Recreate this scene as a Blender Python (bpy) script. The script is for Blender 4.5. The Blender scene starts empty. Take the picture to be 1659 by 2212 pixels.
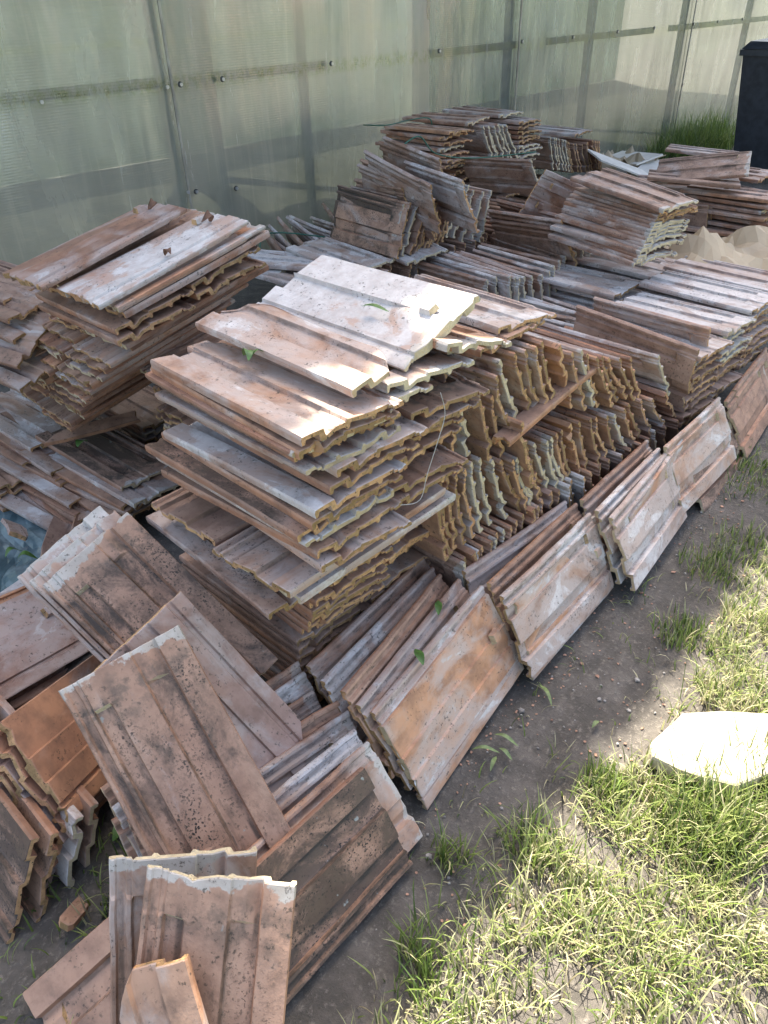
import bpy, math, random
import numpy as np
from mathutils import Vector, Matrix, Quaternion, noise
random.seed(3); rng = np.random.RandomState(5)
sc = bpy.context.scene
R_ = math.radians
C = sc.collection
# ------------------------------------------------------------------ camera
cam = bpy.data.objects.new('camera', bpy.data.cameras.new('camera')); C.objects.link(cam); sc.camera = cam
M = [(0.68849, -0.724859, -0.023699), (-0.425134, -0.376898, -0.822927), (0.587573, 0.576652, -0.567653)]
right, dn, fwd = Vector(M[0]), Vector(M[1]), Vector(M[2])
mw = Matrix((right, -dn, -fwd)).transposed().to_4x4(); mw.translation = Vector((0, 0, 1.30))
cam.matrix_world = mw
cam.data.sensor_fit = 'HORIZONTAL'; cam.data.sensor_width = 36; cam.data.lens = 36 * 1633.29 / 1659
cam.data.clip_start = .02; cam.data.clip_end = 400
# ------------------------------------------------------------------ sky and sun
SUN = Vector((.42, .50, 1.0)).normalized()
el = math.asin(SUN.z); az = math.atan2(SUN.y, SUN.x)
w = bpy.data.worlds.new('World'); sc.world = w; w.use_nodes = True
nt = w.node_tree; sky = nt.nodes.new('ShaderNodeTexSky'); sky.sky_type = 'NISHITA'; sky.sun_disc = False
sky.sun_elevation = el; sky.sun_rotation = R_(90) - az
nt.links.new(sky.outputs[0], nt.nodes['Background'].inputs[0]); nt.nodes['Background'].inputs[1].default_value = .15; sky.ozone_density = .25; sky.dust_density = 4.0; sky.air_density = .9
sun = bpy.data.objects.new('sun', bpy.data.lights.new('sun', 'SUN')); C.objects.link(sun)
sun.data.energy = 5.0; sun.data.angle = R_(.53); sun.data.color = (1, .94, .84)
sun.rotation_euler = SUN.to_track_quat('Z', 'Y').to_euler()
sc.view_settings.view_transform = 'Standard'; sc.view_settings.look = 'None'
sc.view_settings.exposure = 2.05; sc.view_settings.gamma = 1
try: sc.view_settings.use_curve_mapping = False
except Exception: pass
# ------------------------------------------------------------------ helpers
def tag(o, label=None, cat=None, group=None, kind=None):
    if label: o['label'] = label
    if cat: o['category'] = cat
    if group: o['group'] = group
    if kind: o['kind'] = kind
    return o
def mesh(name, vs, fs, smooth=False):
    me = bpy.data.meshes.new(name); me.from_pydata([tuple(v) for v in vs], [], fs); me.update()
    if smooth: me.polygons.foreach_set('use_smooth', [True] * len(me.polygons))
    return me
def obj(name, me, mat=None, parent=None):
    o = bpy.data.objects.new(name, me); C.objects.link(o)
    if mat and not me.materials: me.materials.append(mat)
    if parent: o.parent = parent
    return o
def empty(name, loc=(0, 0, 0), rz=0):
    o = bpy.data.objects.new(name, None); C.objects.link(o); o.location = loc; o.rotation_euler = (0, 0, rz); o.empty_display_size = .05
    return o
class MB:
    def __init__(s): s.v = []; s.f = []
    def add(s, v, f):
        n = len(s.v); s.v += [tuple(p) for p in v]; s.f += [tuple(i + n for i in q) for q in f]
    def box(s, x0, y0, z0, x1, y1, z1):
        s.add([(x, y, z) for z in (z0, z1) for y in (y0, y1) for x in (x0, x1)],
              [(0, 2, 3, 1), (4, 5, 7, 6), (0, 1, 5, 4), (2, 6, 7, 3), (0, 4, 6, 2), (1, 3, 7, 5)])
    def hexa(s, p): s.add(p, [(0, 3, 2, 1), (4, 5, 6, 7), (0, 1, 5, 4), (1, 2, 6, 5), (2, 3, 7, 6), (3, 0, 4, 7)])
    def tube(s, pts, r, n=8, cap=True):
        pts = [Vector(p) for p in pts]; rs = r if isinstance(r, (list, tuple)) else [r] * len(pts); n0 = len(s.v)
        for i, p in enumerate(pts):
            d = (pts[min(i + 1, len(pts) - 1)] - pts[max(i - 1, 0)]).normalized()
            a = d.orthogonal().normalized() if i == 0 else (a - d * a.dot(d)).normalized()
            b = d.cross(a)
            for k in range(n):
                t = 2 * math.pi * k / n; s.v.append(tuple(p + (a * math.cos(t) + b * math.sin(t)) * rs[i]))
        for i in range(len(pts) - 1):
            for k in range(n):
                k2 = (k + 1) % n; s.f.append((n0 + i * n + k, n0 + i * n + k2, n0 + (i + 1) * n + k2, n0 + (i + 1) * n + k))
        if cap:
            s.f.append(tuple(n0 + k for k in range(n))[::-1]); s.f.append(tuple(n0 + (len(pts) - 1) * n + k for k in range(n)))
    def mesh(s, name, smooth=False): return mesh(name, s.v, s.f, smooth)
def nz(x, y=0., z=0., s=1.): return noise.noise(Vector((x * s, y * s, z * s)))
class NT:
    """tiny node helper"""
    def __init__(s, name):
        s.m = bpy.data.materials.new(name); s.m.use_nodes = True; s.t = s.m.node_tree; s.b = s.t.nodes['Principled BSDF']; s.out = s.t.nodes['Material Output']
    def n(s, ty, **k):
        o = s.t.nodes.new(ty)
        for a, b in k.items():
            if a.startswith('i_'): s.set(o.inputs[int(a[2:]) if a[2:].isdigit() else a[2:]], b)
            else: setattr(o, a, b)
        return o
    def set(s, inp, v):
        if isinstance(v, bpy.types.NodeSocket): s.t.links.new(v, inp)
        elif isinstance(v, bpy.types.Node): s.t.links.new(v.outputs[0], inp)
        else:
            if isinstance(v, tuple) and len(v) == 3 and inp.type == 'RGBA': v = v + (1,)
            inp.default_value = v
    def noise(s, vec, scale, detail=4, rough=.55, dist=0, out=0):
        o = s.n('ShaderNodeTexNoise'); s.set(o.inputs['Vector'], vec); s.set(o.inputs['Scale'], scale); s.set(o.inputs['Detail'], detail); s.set(o.inputs['Roughness'], rough); s.set(o.inputs['Distortion'], dist)
        return o.outputs[out]
    def math(s, op, a, b=None, c=None, clamp=False):
        o = s.n('ShaderNodeMath', operation=op, use_clamp=clamp); s.set(o.inputs[0], a)
        if b is not None: s.set(o.inputs[1], b)
        if c is not None: s.set(o.inputs[2], c)
        return o.outputs[0]
    def ramp(s, v, a, b, lo=0., hi=1.):
        o = s.n('ShaderNodeMapRange', clamp=True, interpolation_type='SMOOTHSTEP'); s.set(o.inputs[0], v); s.set(o.inputs[1], a); s.set(o.inputs[2], b); s.set(o.inputs[3], lo); s.set(o.inputs[4], hi)
        return o.outputs[0]
    def mix(s, f, a, b, mode='MIX'):
        o = s.n('ShaderNodeMix', data_type='RGBA', blend_type=mode); s.set(o.inputs[0], f); s.set(o.inputs[6], a); s.set(o.inputs[7], b); return o.outputs[2]
    def vm(s, op, a, b):
        o = s.n('ShaderNodeVectorMath', operation=op); s.set(o.inputs[0], a)
        s.set(o.inputs['Scale' if op == 'SCALE' else 1], b); return o.outputs[0]
    def bump(s, h, strength=.3, dist=.002, normal=None):
        o = s.n('ShaderNodeBump'); s.set(o.inputs['Height'], h); s.set(o.inputs['Strength'], strength); s.set(o.inputs['Distance'], dist)
        if normal: s.set(o.inputs['Normal'], normal)
        return o.outputs[0]
def simple(name, col, rough=.7, var=.25, scale=6, metal=0, bump=.2, bscale=60):
    k = NT(name); tc = k.n('ShaderNodeTexCoord').outputs['Object']
    n = k.noise(tc, scale, 5); f = k.ramp(n, .3, .7)
    k.set(k.b.inputs['Base Color'], k.mix(f, tuple(c * (1 - var) for c in col), tuple(min(1, c * (1 + var)) for c in col)))
    k.set(k.b.inputs['Roughness'], rough); k.set(k.b.inputs['Metallic'], metal)
    if bump: k.set(k.b.inputs['Normal'], k.bump(k.noise(tc, bscale, 3), bump, .003))
    return k.m
# ------------------------------------------------------------------ fired clay material
def clay(name, objattr=True):
    k = NT(name)
    tc = k.n('ShaderNodeTexCoord').outputs['Object']
    if objattr:
        at = lambda a: k.n('ShaderNodeAttribute', attribute_type='OBJECT', attribute_name=a).outputs['Fac']
        chalk, dirt, tone, endt, seed = [at(a) for a in ('chalk', 'dirt', 'tone', 'endtone', 'seed')]
    else:
        at = lambda a: k.n('ShaderNodeAttribute', attribute_type='GEOMETRY', attribute_name=a).outputs['Fac']
        chalk, dirt, tone, endt, seed = [at(a) for a in ('chalk', 'dirt', 'tone', 'endtone', 'seed')]
        tc = k.n('ShaderNodeAttribute', attribute_type='GEOMETRY', attribute_name='lc').outputs['Vector']
    off = k.n('ShaderNodeCombineXYZ'); k.set(off.inputs[0], k.math('MULTIPLY', seed, 1.7)); k.set(off.inputs[1], k.math('MULTIPLY', seed, 3.1)); k.set(off.inputs[2], seed)
    P = k.vm('ADD', tc, off.outputs[0])
    stretch = k.vm('MULTIPLY', P, (.62, 1.15, 1.15))
    sep = k.n('ShaderNodeSeparateXYZ'); k.set(sep.inputs[0], tc); X, Y, Z = sep.outputs
    geo = k.n('ShaderNodeNewGeometry'); vt = k.n('ShaderNodeVectorTransform', vector_type='NORMAL', convert_from='WORLD', convert_to='OBJECT'); k.set(vt.inputs[0], geo.outputs['True Normal'])
    ns = k.n('ShaderNodeSeparateXYZ'); k.set(ns.inputs[0], vt.outputs[0] if objattr else k.n('ShaderNodeAttribute', attribute_type='GEOMETRY', attribute_name='ln').outputs['Vector']); NX, NY, NZ = ns.outputs
    big = k.noise(stretch, 5, 4, .55, .4); mid = k.noise(P, 22, 5, .6); fine = k.noise(P, 160, 4, .65); med = k.noise(stretch, 11, 5, .6, 1.2)
    # clay body
    tn = k.math('ADD', tone, k.math('MULTIPLY', k.math('SUBTRACT', big, .5), .9), clamp=True)
    cr = k.n('ShaderNodeValToRGB'); k.set(cr.inputs[0], tn); e = cr.color_ramp.elements
    e[0].position = 0; e[0].color = (.53, .28, .15, 1); e[1].position = 1; e[1].color = (.40, .26, .20, 1)
    x = e.new(.35); x.color = (.42, .205, .115, 1); x = e.new(.65); x.color = (.27, .15, .095, 1)
    dust = k.ramp(NZ, .1, .5); col = k.mix(k.math('MULTIPLY', dust, .6), cr.outputs[0], k.mix(k.ramp(big, .3, .7), (.34, .225, .155), (.48, .325, .225)))
    col = k.mix(k.ramp(mid, .35, .70, 0, .6), col, (.16, .09, .06))
    col = k.mix(k.ramp(med, .55, .75, 0, .35), col, (.52, .33, .23))
    # chalky bloom
    th = k.math('MULTIPLY_ADD', chalk, -.5, .86)
    cn = k.math('MULTIPLY_ADD', k.noise(P, 60, 5, .7), .16, k.math('MULTIPLY', k.noise(stretch, 7, 6, .62, 1.0), .92))
    cm = k.ramp(cn, k.math('SUBTRACT', th, .03), k.math('ADD', th, .09))
    veil = k.ramp(cn, k.math('SUBTRACT', th, .16), th, 0, .40)
    cm = k.math('MAXIMUM', k.math('MULTIPLY', cm, k.math('MULTIPLY_ADD', fine, .5, .62)), veil, clamp=True)
    # less bloom where the face carries lichen
    lich = k.ramp(dirt, .6, .8)
    cm = k.math('MULTIPLY', cm, k.math('SUBTRACT', 1., k.math('MULTIPLY', lich, .7)))
    ccol = k.mix(k.ramp(mid, .3, .7), (.46, .435, .39), (.68, .645, .58))
    ccol = k.mix(k.math('MULTIPLY', tone, .45), ccol, (.60, .54, .50))
    col = k.mix(cm, col, ccol)
    # ragged chalky head band
    hb = k.math('ADD', X, k.math('MULTIPLY', k.math('SUBTRACT', k.noise(P, 14, 5, .62), .5), .11))
    hm = k.math('MULTIPLY', k.ramp(hb, .194, .199), k.ramp(endt, .35, .6, 0, 1))
    hcol = k.mix(k.ramp(mid, .3, .7), (.36, .345, .29), (.55, .52, .45))
    col = k.mix(k.math('MULTIPLY', hm, .75), col, hcol)
    stain = k.math('MULTIPLY', k.math('MULTIPLY', k.ramp(hb, .10, .150), k.ramp(hb, .195, .16)), k.ramp(k.noise(P, 30, 5, .7), .42, .6)) # sooty line under the head
    stain = k.math('MULTIPLY', stain, k.math('MULTIPLY', k.ramp(NZ, .3, .7), k.math('MULTIPLY', dirt, 1.0), clamp=True))
    col = k.mix(stain, col, (.075, .065, .05))
    # lichen and soot, top face
    vor = k.n('ShaderNodeTexVoronoi', feature='F1'); k.set(vor.inputs['Vector'], k.vm('ADD', P, k.vm('SCALE', k.noise(P, 90, 2, .5, 0, 1), .012))); k.set(vor.inputs['Scale'], 150.)
    patch = k.noise(stretch, 9, 5, .65)
    spot = k.math('MULTIPLY', k.ramp(vor.outputs['Distance'], .42, .22), k.ramp(k.math('MULTIPLY_ADD', dirt, .42, patch), .70, .88))
    wash = k.ramp(k.math('MULTIPLY_ADD', dirt, .42, k.math('MULTIPLY_ADD', fine, .16, k.math('MULTIPLY', k.noise(stretch, 13, 6, .7, .6), .9))), .76, .96)
    wash = k.math('MAXIMUM', wash, k.math('MULTIPLY', k.ramp(dirt, .98, 1.2), k.ramp(k.noise(P, 10, 5, .6), .25, .45)))
    spot = k.math('MAXIMUM', k.math('MULTIPLY', spot, k.ramp(k.noise(P, 55, 3), .42, .55)), k.math('MULTIPLY', k.ramp(k.noise(P, 230, 3, .6), .58, .63), k.ramp(k.math('MULTIPLY_ADD', dirt, .4, patch), .66, .9)))
    topm = k.math('MULTIPLY', k.ramp(NZ, .15, .6), k.ramp(X, .175, .14))
    lm = k.math('MULTIPLY', k.math('MAXIMUM', spot, k.math('MULTIPLY', wash, .8)), topm, clamp=True)
    col = k.mix(lm, col, k.mix(k.ramp(mid, .4, .65), (.028, .024, .020), (.075, .058, .04)))
    # soil and soot caught in the moulded grooves of the top face
    gv = None
    for v0, w0 in ((.050, .006), (.0865, .004), (.155, .007), (.1775, .003), (.193, .006)):
        q = k.ramp(k.math('ABSOLUTE', k.math('SUBTRACT', Y, v0 - .105)), w0, w0 * .3)
        gv = q if gv is None else k.math('MAXIMUM', gv, q)
    gn = k.ramp(k.noise(k.vm('MULTIPLY', P, (1., 2.5, 2.5)), 18, 5, .7), .36, .60)
    gmask = k.math('MULTIPLY', k.math('MULTIPLY', gv, gn), k.math('MULTIPLY', k.ramp(X, .18, .15), k.ramp(NZ, -.1, .3)))
    col = k.mix(k.math('MULTIPLY', gmask, k.math('MULTIPLY_ADD', dirt, .6, .35, clamp=True)), col, (.045, .036, .026))
    # long dark water streaks
    ws = k.ramp(k.noise(k.vm('MULTIPLY', P, (.35, 1.3, 1.3)), 24, 6, .72), .58, .72)
    col = k.mix(k.math('MULTIPLY', ws, k.ramp(k.noise(P, 6, 3), .45, .62, 0, .4)), col, (.13, .08, .055))
    # grey green crusts
    cr2 = k.math('MULTIPLY', k.ramp(k.noise(P, 34, 3, .5), .70, .74), k.math('MULTIPLY', topm, k.ramp(dirt, .3, .7)))
    col = k.mix(k.math('MULTIPLY', cr2, .8), col, (.30, .32, .28))
    # grime flecks everywhere
    gr = k.math('MULTIPLY', k.ramp(k.noise(P, 120, 4, .7), .56, .66), k.ramp(k.noise(P, 14, 3), .40, .58))
    col = k.mix(k.math('MULTIPLY', gr, .75), col, (.05, .04, .028))
    # sawn / cast ends
    em = k.ramp(k.math('ABSOLUTE', NX), .6, .8)
    mo = k.ramp(k.math('MULTIPLY_ADD', k.math('FRACT', k.math('MULTIPLY', seed, 3.7)), .22, k.noise(P, 38, 4, .6)), .50, .72)
    moss = k.mix(k.ramp(big, .3, .7), (.58, .35, .16), (.47, .25, .12))
    moss = k.mix(k.math('MULTIPLY', mo, .75), moss, (.19, .13, .05))
    moss = k.mix(k.ramp(k.noise(P, 150, 3, .6), .60, .68), moss, (.06, .045, .025))
    ecol = k.mix(k.ramp(endt, .35, .6), moss, k.mix(k.ramp(mid, .35, .7), (.60, .50, .31), (.42, .33, .20)))
    col = k.mix(em, col, ecol)
    k.set(k.b.inputs['Base Color'], col)
    k.set(k.b.inputs['Roughness'], k.ramp(k.math('MULTIPLY_ADD', cm, .4, big), .2, 1.0, .42, .9))
    k.set(k.b.inputs['Specular IOR Level'], .28)
    hgt = k.math('ADD', k.math('MULTIPLY', fine, k.math('MULTIPLY_ADD', em, 2.2, .5)), k.math('MULTIPLY_ADD', mid, .8, k.math('MULTIPLY_ADD', cm, .35, k.math('MULTIPLY', lm, .5))))
    sm = k.math('MULTIPLY_ADD', topm, .25, .28)
    k.set(k.b.inputs['Normal'], k.bump(hgt, k.math('ADD', sm, k.math('MULTIPLY', em, .5)), .0022))
    return k.m
CLAY = clay('weathered_clay'); CLAY2 = clay('weathered_clay_mass', False)
# ------------------------------------------------------------------ roof tile meshes
TL, TW = .42, .21
PT = [(0, .011), (.0015, .0145), (.043, .0145), (.047, .002), (.083, .005), (.086, .0065), (.089, .0140), (.148, .0075), (.151, .0005), (.176, .0010), (.179, .0090), (.185, .0090), (.188, .002),
      (.199, .002), (.202, .0075), (.207, .0075), (.21, .002)]
PB = [(0, .006), (.0015, -.0015), (.007, -.0015), (.009, .0055), (.034, .0055), (.038, -.0068), (.050, -.0072), (.086, -.0045), (.0925, -.0045), (.096, .0045), (.139, -.002), (.143, -.0085),
      (.172, -.0085), (.1765, -.001), (.188, -.001), (.192, -.0072), (.21, -.006)]
PS = [(0, .004), (.0015, 0), (.078, -.0035), (.0805, -.0088), (.129, -.0045), (.1315, -.0102), (.172, -.0075), (.1745, -.001), (.181, -.001), (.184, -.0065), (.21, -.005)]
def lerp(tab, v):
    for (a, x), (b, y) in zip(tab, tab[1:]):
        if v <= b: return x + (y - x) * (v - a) / (b - a + 1e-9)
    return tab[-1][1]
def tile_mesh(name, seed, kind='full'):
    r = random.Random(seed); flat = kind in ('smooth', 'recess', 'cut'); deep = kind == 'recess'; kind = 'full' if kind in ('smooth', 'recess') else kind
    us = [0, .0018, .012, .045, .09, .15, .21, .27, .33, .358, .364, .385, .405, .4182, .42]
    vs = sorted(set([v for v, _ in PT] + [v for v, _ in (PS if flat else PB)] + [.022, .066, .108, .137, .169] + [.0095, .0385]))
    if kind in ('half', 'split'): us = [0, .0018, .012, .03, .05, .07, .09, .12, .15, .18, .21, .24, .27, .30, .33, .358, .364, .385, .405, .4182, .42]
    if kind == 'cut': us = [0, .0018, .012, .025, .04, .055, .07, .082, .09, .10, .15, .21, .27, .33, .358, .364, .385, .405, .4182, .42]
    s1, s2, s3 = r.uniform(0, 50), r.uniform(0, 50), r.uniform(0, 50)
    bow, tw = r.uniform(-.0025, .0035), r.uniform(-.003, .003)
    top, bot = [], []
    nu, nv = len(us), len(vs)
    chips = [(r.choice([0, 1]), r.uniform(0, TW), r.uniform(.006, .02), r.uniform(.004, .011)) for _ in range(2)]
    for i, u in enumerate(us):
        for j, v in enumerate(vs):
            uu, vv = u, v
            # ragged short ends
            e0 = .0016 * nz(v * 90, s1) + .0015 * nz(v * 30, s2); e1 = .0012 * nz(v * 90, s2) + .0024 * nz(v * 24, s3)
            for c, cv, cw, cd in chips:
                if abs(v - cv) < cw:
                    dd = cd * (1 - abs(v - cv) / cw)
                    if c: e1 -= dd
                    else: e0 += dd
            a, b = e0, TL + e1
            if kind == 'short': a = .17 + .05 * nz(v * 14, s1) + .25 * (v - .1) + .004 * nz(v * 120, s2)
            uu = a + (b - a) * u / TL
            # ragged long sides
            g0 = .0008 * nz(u * 60, s3); g1 = TW - .001 + .0012 * nz(u * 70, s1) + .002 * nz(u * 20, s2)
            if kind == 'half': g1 = min(g1, .118 + .022 * nz(u * 9, s1) + .006 * nz(u * 50, s2))
            if kind == 'split': g1 = .108 + .012 * nz(u * 8, s1) - .05 * max(0, (.08 - u) / .08) - .035 * max(0, (u - .37) / .05)
            if kind == 'cut' and uu < .095: g1 = min(g1, .134 + uu / .095 * .076)
            vv = g0 + (g1 - g0) * v / TW if kind in ('full', 'short') else min(v + g0, g1)
            wv = v if kind in ('full', 'short') else min(v, g1)
            wt, wb = lerp(PT, wv), lerp(PS if flat else PB, wv)
            # raised head plateau on the top face
            h = min(1, max(0, (u - .358 - .004 * nz(v * 40, s2)) / .005)) if kind != 'split' else 0
            if .05 < wv < .178:
                nw = wt + (max(wt, .0095) - wt) * h
                if not flat: wb += nw - wt
                wt = nw
            if wv >= .178: wt = wt * (1 - .4 * h)
            # shallow recess and plateau underneath
            h2 = min(1, max(0, (u - .33) / .012))
            if deep and .0805 < wv < .1315: wb = (wb + .009) if u < .30 + .012 * nz(v * 60, 3) else wb - .001
            ed = .0012 if (i in (0, nu - 1) or j in (0, nv - 1)) else 0
            z = bow * (1 - ((u - .21) / .21) ** 2) + tw * (u / TL - .5) * (v / TW - .5) * 4 + .0006 * nz(u * 25, v * 25, s1)
            top.append((uu - TL / 2, vv - TW / 2, wt + z - ed)); bot.append((uu - TL / 2, vv - TW / 2, wb + z + ed))
    V = top + bot; F = []; N = len(top)
    for i in range(nu - 1):
        for j in range(nv - 1):
            a, b, c, d = i * nv + j, (i + 1) * nv + j, (i + 1) * nv + j + 1, i * nv + j + 1
            F.append((a, b, c, d)); F.append((N + a, N + d, N + c, N + b))
    for j in range(nv - 1):
        F.append((j, j + 1, N + j + 1, N + j)); b0 = (nu - 1) * nv + j; F.append((b0 + 1, b0, N + b0, N + b0 + 1))
    for i in range(nu - 1):
        a, b = i * nv, (i + 1) * nv; F.append((b, a, N + a, N + b)); a += nv - 1; b += nv - 1; F.append((a, b, N + b, N + a))
    if kind != 'split':   # hanging lug on the underside, near the head
        n0 = len(V); x0, x1, y0, y1 = .352 - TL / 2, .380 - TL / 2, .062 - TW / 2, .088 - TW / 2
        for z, q in ((-.008, 0), (-.020, .003)):
            V += [(x0 + q, y0 + q, z), (x1 - q, y0 + q, z), (x1 - q, y1 - q, z), (x0 + q, y1 - q, z)]
        F += [(n0, n0 + 1, n0 + 5, n0 + 4), (n0 + 1, n0 + 2, n0 + 6, n0 + 5), (n0 + 2, n0 + 3, n0 + 7, n0 + 6), (n0 + 3, n0, n0 + 4, n0 + 7), (n0 + 4, n0 + 5, n0 + 6, n0 + 7)]
    me = mesh(name, V, F); me.materials.append(CLAY)
    return me
TM = {'full%d' % i: tile_mesh('roof_tile', 11 + i * 7) for i in range(6)}
for kd, sd in (('half', 3), ('split', 8), ('short', 21), ('cut', 5), ('smooth0', 31), ('smooth1', 45), ('recess', 52)): TM[kd] = tile_mesh('roof_tile_' + kd, sd, kd.rstrip('01'))
# ------------------------------------------------------------------ where every tile lies: label, group, shape, centre, quaternion, chalk, dirt, tone, end tone, part of the mass
GROUPS = ['roof tiles in the tall front stack', 'roof tiles bridging the tall stack and the upright rows', 'upright roof tiles in the top row behind the tall stack', 'long tiles leaning at the far end of the top row', 'upright roof tiles in the middle row', 'upright roof tiles in the bottom row', 'upright roof tiles of the block behind the top row', 'leaning tiles at the right end of the block behind the top row', 'upright roof tiles in the low row below the leaning black tile', 'dark tiles leaning in the middle of the pile', 'broken tiles standing in the middle of the pile', 'upright roof tiles in the row led by the black tile', 'tiles leaning up the pile behind the black tile', 'flat roof tiles in the far left stack', 'upright pale ended tiles between the far flat stacks', 'flat roof tiles in the far middle stack', 'upright roof tiles in the far right block', 'flat roof tiles in the middle right stack', 'flat roof tiles in the right rear stack', 'upright roof tiles below the right rear stack', 'flat roof tiles at the right edge of the pile', 'flat roof tiles in the right front stack', 'leaning roof tiles in the front left group of the kerbside row', 'leaning roof tiles in the second group of the kerbside row', 'leaning roof tiles in the third group of the kerbside row', 'leaning roof tiles at the far end of the kerbside row', 'short leaning tiles between the big slabs and the front left group', 'large weathered slabs leaning at the near corner', 'tiles leaning at the left picture edge', 'smooth tiles stacked underside up at the left', 'roof tiles in the tall left stack', 'loose tiles heaped below the tall left stack', 'tiles at the far left behind the tall left stack', 'tiles sloping in the hollow between the left stack and the black tile']
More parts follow.
